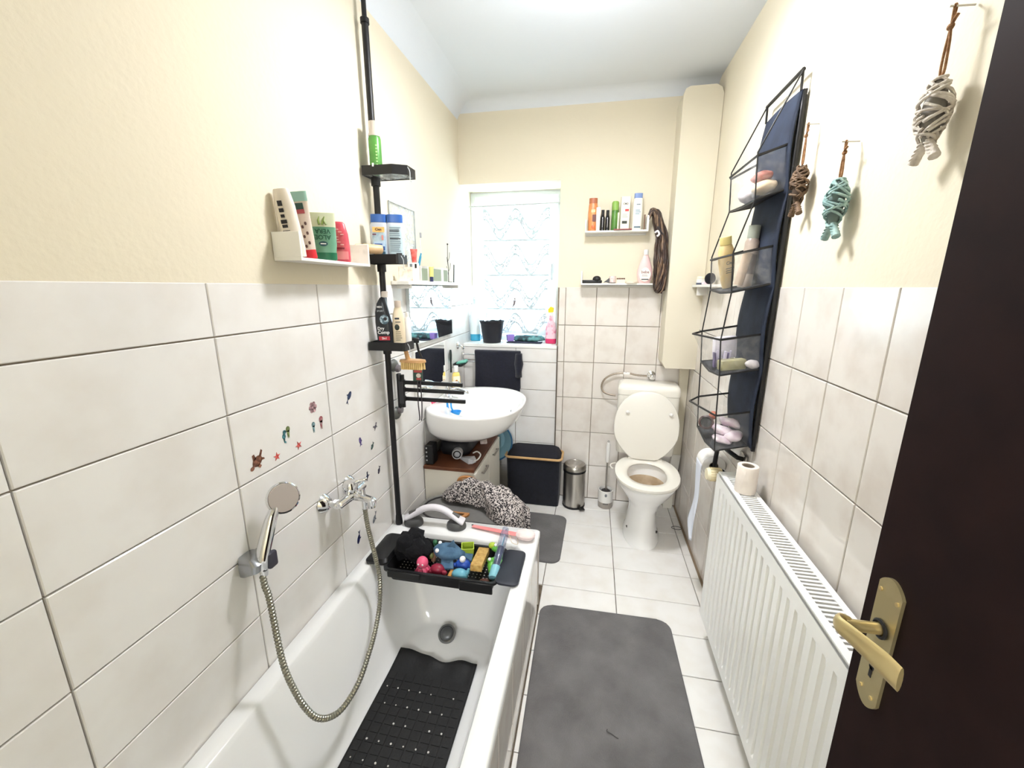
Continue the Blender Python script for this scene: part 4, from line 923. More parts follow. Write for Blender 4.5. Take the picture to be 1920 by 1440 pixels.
B().rings([ell(0, 0, 0.010, 0.008, 0.024, 14), ell(0, 0, 0.012, 0.003, 0.075, 14)]).obj('tube', plain('pale_yellow', (222, 214, 128), 0.4), t); B().lathe([(0.009, 0), (0.009, 0.025), (0.001, 0.025)], n=14).obj('cap', plain('navy_cap', (44, 48, 86), 0.4), t)
t = T('jewellery_stand', 'thin dark wire jewellery stand at far end of mirror shelf', 'stand', (-0.842, 2.36, ZM))
b = B(); b.tube([(0, 0, 0), (0, 0.004, 0.08), (0, -0.004, 0.14), (0, 0.002, 0.21)], [0.0025, 0.002, 0.0018, 0.0018], 6); b.obj('stem', plain('gunmetal', (70, 64, 68), 0.35), t)
for k, (z, y) in enumerate(((0.07, -0.035), (0.09, 0.03), (0.12, -0.03), (0.15, 0.022))):
    b = B(); b.tube(catmull([(0, 0, z - 0.03), (0.004, y * 0.6, z - 0.01), (0.004, y, z + 0.02)], 4), 0.0014, 6); b.obj('arm', plain('gunmetal', (70, 64, 68), 0.35), t)
B().sph((0, 0.002, 0.213), 0.005, 8).obj('knob', plain('gunmetal', (70, 64, 68), 0.35), t)
B().lathe([(0.022, 0), (0.022, 0.003), (0.001, 0.004)], n=18).obj('base', plain('gunmetal', (70, 64, 68), 0.35), t)
t = T('black_comb', 'thin black comb leaning at far end of the mirror shelf', 'comb', (-0.838, 2.44, ZM), rot=(math.radians(-8), 0, 0)); B().bx(-0.002, 0.002, -0.006, 0.006, 0.0, 0.105, bev=0.001).obj('comb', BPLA, t)

# wash basin on the left wall
ba = T('wash_basin', 'white oval wall-hung wash basin below the mirror', 'basin', (-0.64, 2.26, 0.69))
def basin_ring(cx, cy, a, b_, z, n=48, p=2.3):
    r = ell(cx, cy, a, b_, z, n, p)
    return [(max(x, XL + 0.0015), y, zz) for x, y, zz in r]
rs = [basin_ring(-0.74, 2.26, 0.13, 0.16, 0.655), basin_ring(-0.72, 2.26, 0.20, 0.22, 0.665), basin_ring(-0.69, 2.26, 0.25, 0.285, 0.71), basin_ring(-0.665, 2.26, 0.278, 0.325, 0.775),
      basin_ring(-0.652, 2.26, 0.283, 0.342, 0.832), basin_ring(-0.650, 2.26, 0.284, 0.344, 0.843), basin_ring(-0.650, 2.26, 0.278, 0.338, 0.849), basin_ring(-0.640, 2.26, 0.262, 0.322, 0.847),
      basin_ring(-0.60, 2.26, 0.205, 0.285, 0.838), basin_ring(-0.60, 2.26, 0.19, 0.265, 0.815), basin_ring(-0.605, 2.26, 0.16, 0.21, 0.755), basin_ring(-0.61, 2.26, 0.10, 0.13, 0.722), basin_ring(-0.615, 2.26, 0.03, 0.03, 0.716)]
B().rings(rs).obj('bowl', CERAMIC, ba, smooth=80, world=True)
B().lathe([(0.021, 0.0), (0.021, 0.004), (0.010, 0.003), (0.001, 0.003)], c=(-0.615, 2.26, 0.7165), n=20).obj('drain', CHROME, ba, world=True)
b = B(); b.cyl((-0.452, 2.27, 0.790), (-0.4495, 2.27, 0.790), 0.008, n=14); b.obj('overflow_hole', plain('grey_hole', (120, 120, 122), 0.4), ba, world=True)
b = B(); b.cyl((-0.72, 2.26, 0.528), (-0.72, 2.26, 0.662), 0.019, n=16); b.obj('waste_pipe', WPLA, ba, world=True)
t = T('basin_tap', 'chrome mixer tap at the back of the wash basin', 'tap', (-0.845, 2.30, 0.8455))
B().lathe([(0.026, 0), (0.026, 0.006), (0.021, 0.010), (0.020, 0.060), (0.017, 0.072), (0.001, 0.074)], n=22).obj('body', CHROME, t)
b = B(); b.tube(catmull([(0.012, 0, 0.045), (0.06, 0, 0.052), (0.11, 0, 0.040), (0.118, 0, 0.028)], 5), [0.014] * 6 + [0.012] * 6 + [0.011] * 4, 14); b.obj('spout', CHROME, t)
b = B(); b.tube([(-0.004, 0, 0.072), (0.03, 0, 0.092), (0.07, 0, 0.098)], [0.012, 0.009, 0.006], 10); b.obj('lever', CHROME, t)
t = bottle('soap_bottle', 'yellow liquid soap bottle with white cap on the basin', 'bottle', (-0.850, 2.465, 0.8455), 0.5,
           [(0.001, 0), (0.024, 0.001), (0.026, 0.006), (0.026, 0.09), (0.022, 0.115), (0.013, 0.125), (0.001, 0.126)], mat('yellow_soap', (238, 206, 96), 0.3, col2=(246, 222, 140), scale=10), sy=0.72)
B().lathe([(0.013, 0.125), (0.016, 0.128), (0.015, 0.165), (0.001, 0.168)], n=20).obj('cap', WPLA, t)
patch(t, 'label_print', plain('cream_label', (250, 236, 206), 0.4), 0.0265, 0.0190, 2.4, -0.9, 0.9, 0.02, 0.10)
b = B(); b.sph((0.0, -0.0195, 0.066), (0.008, 0.002, 0.012), 8); b.obj('print_mark', plain('ochre_print', (190, 130, 60), 0.4), t)
t = T('pink_razor', 'pink and white lady razor lying on the basin deck', 'razor', (-0.853, 2.165, 0.849), 0.9)
b = B(); b.tube(catmull([(-0.05, 0, 0.007), (-0.01, 0, 0.012), (0.04, 0, 0.010)], 6), 0.007, 8); b.obj('handle', plain('razor_pink', (226, 84, 120), 0.4), t); B().box((0.052, 0, 0.012), (0.016, 0.040, 0.012), bev=0.003).obj('head', WPLA, t)
t = T('blue_scoop', 'bright blue plastic water scoop standing inside the basin', 'scoop', (-0.775, 2.115, 0.812), 0.2)
t.location = (-0.765, 2.13, 0.792)
b = B(); b.rings([ell(0.02, 0, 0.022, 0.022, 0.0, 20), ell(0.022, 0, 0.032, 0.028, 0.022, 20), ell(0.022, 0, 0.029, 0.025, 0.022, 20), ell(0.02, 0, 0.019, 0.019, 0.004, 20)]); b.obj('cup', plain('sky_blue_plastic', (40, 150, 222), 0.35), t)
b = B(); b.tube(catmull([(-0.004, 0, 0.012), (-0.022, 0, 0.035), (-0.026, 0, 0.085)], 6), 0.006, 8); b.tube(catmull([(0.010, -0.006, 0.020), (-0.002, -0.006, 0.045), (-0.004, -0.006, 0.080)], 6), 0.005, 8); b.obj('handle', plain('sky_blue_plastic', (40, 150, 222), 0.35), t)
# suction holders on the wall right of the mirror
t = T('soap_dish', 'black wall soap dish holding a turquoise bar, near the towel rail', 'soap dish', (XL, 2.60, 1.0))
B().rings([rrect(0.001, 0.060, -0.05, 0.05, 0.015, -0.012), rrect(0.001, 0.078, -0.062, 0.062, 0.018, 0.006), rrect(0.004, 0.072, -0.056, 0.056, 0.016, 0.006), rrect(0.004, 0.058, -0.046, 0.046, 0.014, -0.008)]).obj('dish', BPLA, t)
t = T('soap_bar', 'turquoise soap bar lying in the black wall dish', 'soap', (XL + 0.045, 2.61, 0.9925), -0.35)
t.rotation_euler = (0, math.radians(-14), 0.1)
B().bx(-0.03, 0.040, -0.036, 0.036, 0.008, 0.026, bev=0.008, seg=3).obj('bar', plain('turquoise_soap', (112, 186, 166), 0.4), t)
t = T('hair_brush', 'dark green hair brush hung upright beside the mirror', 'brush', (XL, 2.47, 1.0))
B().rings([[(0.016 + 0.006 * math.sin(2 * pi * k / 16), 0.020 * math.cos(2 * pi * k / 16) * w, z) for k in range(16)] for z, w in ((0.035, 0.35), (0.05, 0.9), (0.075, 1.1), (0.10, 0.85), (0.112, 0.3))]).obj('head', plain('dark_green_plastic', (34, 44, 40), 0.5), t)
B().cyl((0.016, 0, 0.04), (0.016, 0, -0.035), 0.0055, 0.0065, n=10).obj('handle', plain('dark_green_plastic', (34, 44, 40), 0.5), t)
t = T('wall_hook', 'round chrome hook on the wall above the soap dish', 'hook', (XL, 2.655, 1.115))
B().lathe([(0.024, 0.001), (0.025, 0.004), (0.018, 0.012), (0.001, 0.014)], M=Matrix.Rotation(pi / 2, 4, 'Y'), n=22).obj('rosette', CHROME, t)
b = B(); b.tube(catmull([(0.012, 0, 0.0), (0.030, 0, -0.006), (0.036, 0, -0.022), (0.048, 0, -0.014)], 5), 0.005, 8); b.obj('hook', CHROME, t)
# towel rail and towel
t = T('towel_rail', 'chrome two-arm swivel towel rail below the window', 'towel rail', (XL, 2.752, 1.02))
B().bx(0.0005, 0.014, -0.016, 0.016, -0.05, 0.04, bev=0.004).obj('wall_plate', CHROME, t)
for z, a in ((0.022, -0.05), (-0.030, 0.0)): B().cyl((0.010, 0, z), (0.432, a * 0.4 - 0.004, z), 0.0058, n=10).obj('arm', CHROME, t)
t = T('hand_towel', 'navy terry towel folded over the rail below the window', 'towel', (-0.645, 2.745, 0.80))
def towel(u, v):
    x = -0.155 + 0.325 * u + 0.004 * math.sin(v * 6)
    s = v * 0.56
    if s < 0.26: y, z = -0.028 + 0.004 * math.sin(u * 9 + v * 4), 0.005 + s
    elif s < 0.30:
        a = (s - 0.26) / 0.04 * pi; y, z = -0.016 * math.cos(a) - 0.012 + 0.0, 0.265 + 0.012 * math.sin(a)
    else: y, z = 0.010, 0.265 - (s - 0.30)
    z += 0.010 * (1 - u) * (v < 0.3) - 0.02 * u * max(0, (0.3 - v)) / 0.3
    return (x, y, z)
B().grid(towel, 26, 40).obj('towel', NAVYT, t, smooth=180, solid=0.010, sub=1)
b = B(); b.rings([[(0.160 + (0.026 + 0.004 * math.sin(z * 40)) * math.cos(2 * pi * k / 14), -0.030 + 0.022 * math.sin(2 * pi * k / 14), z) for k in range(14)] for z in (0.10, 0.14, 0.19, 0.225, 0.25, 0.262)]).noise(0.005, 30).obj('folded_corner', NAVYT, t, smooth=180)

# ================= UNDER THE BASIN =================
c = T('vanity_cabinet', 'low white cabinet with brown wood top under the wash basin', 'cabinet', (-0.755, 2.31, 0))
B().bx(XL + 0.004, -0.612, 2.005, 2.615, 0.0, 0.505, bev=0.002).obj('body', plain('cabinet_white', (226, 220, 206), 0.4), c, world=True, smooth=None)
B().bx(XL + 0.002, -0.604, 1.998, 2.622, 0.506, 0.526, bev=0.002).obj('worktop', WOODB, c, world=True, smooth=None)
for y0, y1, yh in ((2.012, 2.306, 2.185), (2.314, 2.608, 2.455)):
    d = B().bx(-0.6115, -0.598, y0, y1, 0.03, 0.495, bev=0.002).obj('door', plain('cabinet_door', (236, 232, 222), 0.35), c, world=True, smooth=None)
    h = B(); h.bx(-0.588, -0.580, yh - 0.055, yh + 0.055, 0.440, 0.452, bev=0.002)
    for yy in (yh - 0.048, yh + 0.048): h.bx(-0.598, -0.588, yy - 0.004, yy + 0.004, 0.442, 0.450)
    o = h.obj('handle', STEEL, d, world=False, smooth=None)
    o.data.transform(Matrix.Translation((0.755, -2.31, 0)))
t = T('speaker_box', 'tall black box with white marks at front left on the cabinet', 'box', (-0.866, 2.045, 0.5265))
B().bx(-0.026, 0.022, -0.03, 0.04, 0, 0.115, bev=0.004).obj('case', BPLA, t, smooth=None)
for k in range(4): B().bx(-0.020, -0.012, -0.0312, -0.0298, 0.022 + 0.024 * k, 0.030 + 0.024 * k).obj('white_mark', plain('pale_mark', (190, 190, 192), 0.5), t, smooth=None)
t = T('toiletry_bag', 'large black toiletry bag lying under the basin on the cabinet', 'bag', (-0.765, 2.34, 0.5265))
b = B(); b.rings([rrect(-0.09, 0.07, -0.18, 0.17, 0.05, 0.0), rrect(-0.105, 0.085, -0.19, 0.18, 0.06, 0.03), rrect(-0.10, 0.075, -0.18, 0.17, 0.06, 0.075), rrect(-0.07, 0.045, -0.14, 0.13, 0.05, 0.10)]).noise(0.012, 14)
b.obj('bag', mat('black_nylon', (22, 22, 26), 0.55, bump=0.4, bscale=90), t, smooth=70)
b = B(); b.tube(catmull([(-0.05, -0.10, 0.10), (-0.03, -0.12, 0.12), (0.0, -0.11, 0.11), (0.02, -0.08, 0.095)], 5), 0.004, 6); b.obj('strap', plain('grey_strap', (110, 110, 112), 0.7), t)
t = T('hair_dryer', 'white hair dryer with black nozzle ring lying before the toiletry bag', 'hair dryer', (-0.735, 2.115, 0.5265), 0.25)
B().lathe([(0.001, -0.06), (0.024, -0.058), (0.030, -0.02), (0.031, 0.03), (0.027, 0.06), (0.020, 0.062), (0.018, 0.03), (0.001, 0.03)], M=Matrix.Translation((0, 0.02, 0.034)) @ Matrix.Rotation(math.radians(78), 4, 'X'), n=24).obj('barrel', plain('dryer_white', (196, 196, 200), 0.35), t)
b = B(); b.tube([(0.020 * math.cos(a), -0.042, 0.048 + 0.020 * math.sin(a)) for a in [2 * pi * k / 20 for k in range(20)]], 0.0035, 6, closed=True); b.obj('nozzle_ring', BPLA, t)
t = T('hair_straightener', 'white wedge-shaped hair straightener with looped cable on the cabinet', 'hair straightener', (-0.668, 2.10, 0.5265), -0.5)
b = B(); b.rings([[(-0.075, -0.004, 0.002), (-0.075, 0.004, 0.002), (-0.075, 0.004, 0.008), (-0.075, -0.004, 0.008)], [(0.03, -0.026, 0.0), (0.03, 0.026, 0.0), (0.03, 0.024, 0.034), (0.03, -0.024, 0.034)], [(0.05, -0.016, 0.004), (0.05, 0.016, 0.004), (0.05, 0.014, 0.028), (0.05, -0.014, 0.028)]]); b.obj('body', plain('dryer_white', (196, 196, 200), 0.35), t, smooth=30)
b = B(); b.tube(catmull([(0.05, 0, 0.016), (0.072, 0.01, 0.03), (0.072, 0.03, 0.052), (0.04, 0.036, 0.060), (0.012, 0.030, 0.045)], 6), 0.004, 7); b.obj('cable', plain('cable_white', (214, 212, 208), 0.5), t)
t = T('soap_packet', 'white folded packet lying at the right edge of the cabinet top', 'packet', (-0.662, 2.42, 0.5265), 0.3); B().bx(-0.022, 0.022, -0.05, 0.05, 0.0, 0.016, bev=0.004).obj('packet', mat('packet_white', (222, 210, 204), 0.5, col2=(196, 178, 168), scale=60, lo=0.5, hi=0.75), t)
t = T('plastic_bowl', 'light blue plastic bowl propped upright behind the cabinet', 'bowl', (-0.672, 2.735, 0.425), rot=(math.radians(84), 0, math.radians(8)))
B().lathe([(0.001, 0.0), (0.085, 0.001), (0.110, 0.03), (0.138, 0.078), (0.134, 0.078), (0.106, 0.034), (0.083, 0.006), (0.001, 0.005)], n=36).obj('bowl', mat('pale_blue_plastic', (148, 190, 204), 0.35), t)
b = B(); b.tube([(0.139 * math.cos(a), 0.139 * math.sin(a), 0.078) for a in [2 * pi * k / 40 for k in range(40)]], 0.006, 7, closed=True); b.obj('rim', plain('rim_blue', (52, 108, 150), 0.35), t)

# grey pop-up laundry basket with wooden handles and a scarf heaped on it
lb = T('laundry_basket', 'grey oval laundry basket with wooden handles behind the tub', 'basket', (-0.60, 1.86, 0))
b = B(); x0, x1, y0, y1 = -0.862, -0.312, 1.716, 1.990
b.rings([rrect(x0 + 0.05, x1 - 0.05, y0 + 0.02, y1 - 0.02, 0.10, 0.004), rrect(x0 + 0.02, x1 - 0.02, y0 + 0.005, y1 - 0.005, 0.115, 0.20), rrect(x0, x1, y0, y1, 0.125, 0.345), rrect(x0 - 0.004, x1 + 0.004, y0 - 0.004, y1 + 0.004, 0.128, 0.358), rrect(x0, x1, y0, y1, 0.125, 0.368),
         rrect(x0 + 0.014, x1 - 0.014, y0 + 0.014, y1 - 0.014, 0.115, 0.366), rrect(x0 + 0.03, x1 - 0.03, y0 + 0.03, y1 - 0.03, 0.10, 0.33), rrect(x0 + 0.07, x1 - 0.07, y0 + 0.04, y1 - 0.04, 0.09, 0.20)])
b.obj('basket', mat('basket_grey', (132, 130, 126), 0.65, col2=(104, 102, 100), scale=14), lb, world=True)
b = B(); b.rings([rrect(x0 + 0.022, x1 - 0.022, y0 + 0.022, y1 - 0.022, 0.108, 0.372), rrect(x0 + 0.028, x1 - 0.028, y0 + 0.028, y1 - 0.028, 0.104, 0.372), rrect(x0 + 0.028, x1 - 0.028, y0 + 0.028, y1 - 0.028, 0.104, 0.362), rrect(x0 + 0.022, x1 - 0.022, y0 + 0.022, y1 - 0.022, 0.108, 0.362)], loop=True)
b.obj('rim_seam', plain('dark_seam', (58, 56, 56), 0.7), lb, world=True)
B().rings([rrect(x0 + 0.014, x1 - 0.014, y0 + 0.014, y1 - 0.014, 0.115, 0.360), rrect(x0 + 0.014, x1 - 0.014, y0 + 0.014, y1 - 0.014, 0.115, 0.3655)]).obj('lid', mat('lid_grey', (122, 120, 117), 0.65, col2=(110, 108, 106), scale=14), lb, world=True)
for y, z, tilt in ((1.806, 0.376, -1.25), (1.982, 0.455, 0.25)):
    b = B(); n = 20
    M = Matrix.Translation((-0.635, y, z)) @ Matrix.Rotation(tilt, 4, 'X')
    out = [(0.062 * math.cos(pi * k / n), 0.045 * math.sin(pi * k / n)) for k in range(n + 1)]
    if y < 1.9: out = [(u, -w * 0.9) for u, w in out]
    inn = [(u * 0.60, w * 0.52 + (0.010 if y > 1.9 else -0.008)) for u, w in out]
    b.rings([[M @ Vector((u, d, w)) for u, w in out] for d in (-0.006, 0.006)][:1] + [[M @ Vector((u, 0.006, w)) for u, w in out], [M @ Vector((u, 0.006, w)) for u, w in inn], [M @ Vector((u, -0.006, w)) for u, w in inn]], closed=True, loop=True)
    b.obj('handle', mat('handle_wood', (196, 140, 88), 0.5, col2=(178, 122, 72), scale=20), lb, world=True)
def scarf_mat():
    m = bpy.data.materials.new('print_fabric'); m.use_nodes = True
    nt = m.node_tree; N = nt.nodes; L = nt.links; p = N['Principled BSDF']; p.inputs['Roughness'].default_value = 0.95
    tc = N.new('ShaderNodeTexCoord')
    nz = N.new('ShaderNodeTexNoise'); nz.inputs['Scale'].default_value = 120; nz.inputs['Detail'].default_value = 2; nz.inputs['Distortion'].default_value = 1.2
    vo = N.new('ShaderNodeTexVoronoi'); vo.inputs['Scale'].default_value = 125
    ad = N.new('ShaderNodeMath'); ad.operation = 'MULTIPLY_ADD'; ad.inputs[1].default_value = 0.45
    cr = N.new('ShaderNodeValToRGB'); e = cr.color_ramp.elements
    e[0].position = 0.62; e[0].color = rgb(20, 18, 22); e[1].position = 0.80; e[1].color = rgb(206, 198, 194)
    q = e.new(0.71); q.color = rgb(74, 66, 68)
    for n_ in (nz, vo): L.new(tc.outputs['Object'], n_.inputs['Vector'])
    L.new(vo.outputs['Distance'], ad.inputs[0]); L.new(nz.outputs['Fac'], ad.inputs[2]); L.new(ad.outputs[0], cr.inputs['Fac']); L.new(cr.outputs['Color'], p.inputs['Base Color'])
    bp = N.new('ShaderNodeBump'); bp.inputs['Strength'].default_value = 0.6; bp.inputs['Distance'].default_value = 0.006
    L.new(nz.outputs['Fac'], bp.inputs['Height']); L.new(bp.outputs['Normal'], p.inputs['Normal'])
    return m
sc_ = T('scarf', 'black and white patterned garment heaped on the grey laundry basket', 'garment', (-0.56, 1.87, 0.37))
outl = [(-0.765, 1.935), (-0.765, 1.975), (-0.71, 1.99), (-0.64, 1.993), (-0.52, 1.993), (-0.42, 1.985), (-0.335, 1.945), (-0.275, 1.87), (-0.268, 1.80), (-0.296, 1.735), (-0.340, 1.708), (-0.42, 1.755), (-0.50, 1.845), (-0.60, 1.872), (-0.68, 1.878), (-0.745, 1.895)]
m_ = len(outl); cx, cy = -0.55, 1.90
def scarf(u, v):
    a = u * m_; i = int(a) % m_; f = a - int(a)
    P0, P1, P2, P3 = outl[i - 1], outl[i], outl[(i + 1) % m_], outl[(i + 2) % m_]
    ox = 0.5 * (2 * P1[0] + (P2[0] - P0[0]) * f + (2 * P0[0] - 5 * P1[0] + 4 * P2[0] - P3[0]) * f * f + (3 * P1[0] - P0[0] - 3 * P2[0] + P3[0]) * f ** 3)
    oy = 0.5 * (2 * P1[1] + (P2[1] - P0[1]) * f + (2 * P0[1] - 5 * P1[1] + 4 * P2[1] - P3[1]) * f * f + (3 * P1[1] - P0[1] - 3 * P2[1] + P3[1]) * f ** 3)
    r = max(v, 0.002)
    x, y = cx + (ox - cx) * r, cy + (oy - cy) * r
    h = 0.388 + 0.105 * (1 - r ** 2.2) + 0.05 * max(0, (y - 1.84)) * 4 * (1 - r ** 3)
    if r > 0.86 and y < 1.84: h -= 0.24 * (r - 0.86) / 0.14 * max(0, min(1, (x + 0.50) / 0.16))
    n1 = noise.noise(Vector((x * 16, y * 16, 2))); n2 = noise.noise(Vector((x * 40, y * 40, 7)))
    h += 0.022 * n1 * min(1, 2.5 * (1.15 - r)) + 0.009 * n2
    return (x + 0.010 * n2 * r, y + 0.010 * noise.noise(Vector((x * 30, y * 30, 11))) * r, h)
B().grid(scarf, 128, 26).obj('cloth', scarf_mat(), sc_, world=True, smooth=180, solid=0.005)

# black hamper, bin, brush
t = T('laundry_hamper', 'black fabric hamper with bamboo rim against the back wall', 'hamper', (-0.36, 2.69, 0))
B().rings([rrect(-0.182, 0.178, -0.078, 0.078, 0.018, 0.004), rrect(-0.186, 0.182, -0.082, 0.082, 0.02, 0.18), rrect(-0.190, 0.186, -0.084, 0.084, 0.02, 0.350)]).obj('body', NAVY, t, smooth=40)
b = B(); b.tube([(x, y, 0.356) for x, y, z in rrect(-0.198, 0.194, -0.091, 0.088, 0.035, 0)], 0.0085, 8, closed=True); b.obj('bamboo_rim', mat('bamboo_light', (214, 176, 124), 0.5, col2=(200, 158, 104), scale=18), t)
b = B(); b.rings([rrect(-0.186, 0.182, -0.080, 0.080, 0.03, 0.350), rrect(-0.184, 0.180, -0.078, 0.080, 0.03, 0.366), rrect(-0.17, 0.166, -0.03, 0.078, 0.03, 0.392), rrect(-0.15, 0.14, 0.02, 0.074, 0.02, 0.398)]).noise(0.004, 20); b.obj('lid', mat('hamper_lid', (30, 30, 38), 0.9, bump=0.3, bscale=200), t, smooth=50)
t = T('pedal_bin', 'brushed steel pedal bin beside the black hamper', 'bin', (-0.078, 2.672, 0))
B().lathe([(0.001, 0.0), (0.077, 0.0), (0.079, 0.004), (0.079, 0.014), (0.001, 0.014)], n=36).obj('base', BPLA, t)
B().lathe([(0.075, 0.014), (0.0755, 0.262), (0.070, 0.262)], n=40).obj('body', STEEL, t, smooth=50)
B().lathe([(0.074, 0.262), (0.079, 0.264), (0.079, 0.276), (0.074, 0.278)], n=36).obj('rim', BPLA, t)
B().lathe([(0.079, 0.279), (0.080, 0.282), (0.079, 0.300), (0.070, 0.314), (0.045, 0.322), (0.043, 0.320), (0.001, 0.320)], n=40).obj('lid', STEEL, t, smooth=35)
b = B(); b.bx(0.012, 0.048, -0.112, -0.072, 0.012, 0.020, bev=0.003); b.obj('pedal', BPLA, t)
t.rotation_euler = (0, 0, 0.35)
t = T('toilet_brush', 'white toilet brush in a white and grey holder beside the toilet', 'toilet brush', (0.142, 2.695, 0))
B().lathe([(0.001, 0), (0.047, 0.001), (0.049, 0.006), (0.050, 0.045)], n=28).obj('holder_base', plain('clear_grey_plastic', (168, 160, 152), 0.3), t)
B().lathe([(0.050, 0.045), (0.051, 0.13), (0.046, 0.131), (0.044, 0.05), (0.001, 0.05)], n=28).obj('holder', WPLA, t)
b = B(); b.sph((0, -0.051, 0.105), (0.008, 0.0015, 0.012), 8); b.obj('drop_mark', plain('grey_mark', (120, 124, 130), 0.4), t)
b = B(); b.bx(-0.018, 0.018, -0.0515, -0.0485, 0.036, 0.044); b.obj('small_print', plain('grey_print', (110, 106, 104), 0.5), t, smooth=None)
B().cyl((0, 0, 0.06), (0, 0, 0.34), 0.0055, n=12).obj('stick', STEEL, t)
B().lathe([(0.020, 0.055), (0.030, 0.07), (0.030, 0.12), (0.018, 0.128)], n=18).obj('brush_head', plain('brush_dark', (60, 56, 54), 0.8), t)
B().lathe([(0.006, 0.33), (0.0125, 0.335), (0.0130, 0.46), (0.009, 0.474), (0.001, 0.476)], n=18).obj('grip', WPLA, t)
b = B(); b.tube([(0.005 * math.cos(a), 0, 0.482 + 0.006 * math.sin(a)) for a in [2 * pi * k / 12 for k in range(12)]], 0.0015, 6, closed=True); b.obj('eyelet', CHROME, t)

# ================= TOILET =================
w = T('toilet', 'white floor-standing toilet with raised lid and low cistern', 'toilet', (0.36, 2.45, 0), math.radians(-3))
W = lambda cx, cy, a, b_, z, p=2.2: ell(cx, cy, a, b_, z, 40, p)
rs = [W(-0.005, -0.03, 0.108, 0.200, 0.0), W(-0.005, -0.03, 0.108, 0.200, 0.01), W(-0.005, -0.025, 0.096, 0.188, 0.03), W(-0.005, -0.02, 0.084, 0.175, 0.12), W(-0.003, -0.02, 0.082, 0.172, 0.20), W(0, -0.035, 0.105, 0.190, 0.27), W(0, -0.055, 0.145, 0.215, 0.33), W(0, -0.07, 0.170, 0.236, 0.38), W(0, -0.075, 0.176, 0.244, 0.405), W(0, -0.075, 0.172, 0.240, 0.410),
      W(0, -0.085, 0.125, 0.180, 0.408), W(0, -0.085, 0.120, 0.172, 0.390), W(0, -0.085, 0.118, 0.160, 0.34)]
B().rings(rs, cap1=False).obj('bowl', CERAMIC, w, smooth=70)
rs = [W(0, -0.085, 0.118, 0.160, 0.34), W(0, -0.06, 0.095, 0.125, 0.28), W(0, -0.03, 0.055, 0.07, 0.235), W(0, -0.03, 0.01, 0.01, 0.230)]
B().rings(rs, cap0=False).obj('inner_bowl', mat('stained_ceramic', (214, 196, 170), 0.15, col2=(170, 140, 104), scale=9, lo=0.4, hi=0.7), w, smooth=70)
b = B(); r = [W(0, -0.082, 0.184, 0.246, 0.414), W(0, -0.082, 0.187, 0.250, 0.420), W(0, -0.082, 0.184, 0.246, 0.432), W(0, -0.088, 0.150, 0.205, 0.438), W(0, -0.092, 0.118, 0.160, 0.430), W(0, -0.092, 0.112, 0.154, 0.420), W(0, -0.092, 0.116, 0.158, 0.414)]
b.rings(r, loop=True).obj('seat', SEATP, w, smooth=60)
b = B()
out = []
for k in range(48):
    a = 2 * pi * k / 48; x, z = 0.196 * math.copysign(abs(math.cos(a)) ** 0.9, math.cos(a)), 0.228 * math.copysign(abs(math.sin(a)) ** 0.95, math.sin(a))
    if z < -0.05: x *= 1 - 0.26 * ((-0.05 - z) / 0.175) ** 1.6
    out.append((x, max(z, -0.207)))
M = Matrix.Translation((-0.008, 0.105, 0.645)) @ Matrix.Rotation(math.radians(-6), 4, 'X')
b.rings([[M @ Vector((x * s, d, z * s)) for x, z in out] for s, d in ((0.94, 0.010), (1.0, 0.006), (1.0, -0.004), (0.985, -0.009), (0.93, -0.011))]).obj('lid', SEATP, w, smooth=40)
for s in (-1, 1): B().sph((0.128 * s + 0.004, 0.094, 0.742), (0.013, 0.008, 0.010), 8).obj('bumper', WPLA, w)
for s in (-1, 1): B().bx(0.085 * s - 0.018, 0.085 * s + 0.018, 0.085, 0.125, 0.412, 0.446, bev=0.006, seg=2).obj('hinge', SEATP, w)
b = B(); b.rings([rrect(-0.178, 0.176, 0.165, 0.328, 0.03, 0.44), rrect(-0.186, 0.182, 0.155, 0.328, 0.03, 0.52), rrect(-0.188, 0.184, 0.150, 0.328, 0.03, 0.835)]); b.obj('cistern', SEATP, w, smooth=50)
b = B(); b.rings([rrect(-0.190, 0.186, 0.148, 0.329, 0.03, 0.837), rrect(-0.192, 0.188, 0.146, 0.329, 0.03, 0.870), rrect(-0.186, 0.182, 0.150, 0.329, 0.03, 0.892), rrect(-0.172, 0.168, 0.170, 0.325, 0.03, 0.905)]); b.obj('cistern_lid', SEATP, w, smooth=50)
b = B(); b.tube([(0.03, 0.22, 0.44), (0.03, 0.20, 0.36), (0.02, 0.14, 0.31)], 0.03, 14); b.obj('flush_elbow', WPLA, w)
for s in (-1, 1): B().cyl((0.080 * s - 0.005, -0.10 - 0.01 * s, 0.062), (0.0895 * s - 0.005, -0.104 - 0.01 * s, 0.060), 0.008, n=10).obj('bolt_cap', plain('dark_hole', (36, 32, 30), 0.5), w)
b = B(); b.tube(catmull([(-0.182, 0.02, 0.425), (-0.205, -0.01, 0.430), (-0.212, -0.03, 0.424), (-0.196, -0.05, 0.416)], 5), 0.004, 7); b.obj('lift_tab', SEATP, w)
t = T('angle_valve', 'chrome angle valve on the back wall above the cistern', 'valve', (0.396, YB, 0.935))
B().lathe([(0.026, 0.0005), (0.027, 0.004), (0.018, 0.010), (0.012, 0.014), (0.012, 0.03)], M=Matrix.Rotation(pi / 2, 4, 'X'), n=22).obj('rosette', CHROME, t)
b = B(); b.sph((0, -0.036, 0), 0.017, 10); b.cyl((0, -0.036, 0), (-0.030, -0.036, 0.0), 0.009, n=12); b.obj('body', CHROME, t)
b = B(); b.lathe([(0.019, 0.0), (0.021, 0.004), (0.021, 0.012), (0.012, 0.017), (0.001, 0.018)], M=Matrix.Translation((0, -0.050, 0)) @ Matrix.Rotation(pi / 2, 4, 'X'), n=8); b.obj('handwheel', CHROME, t)
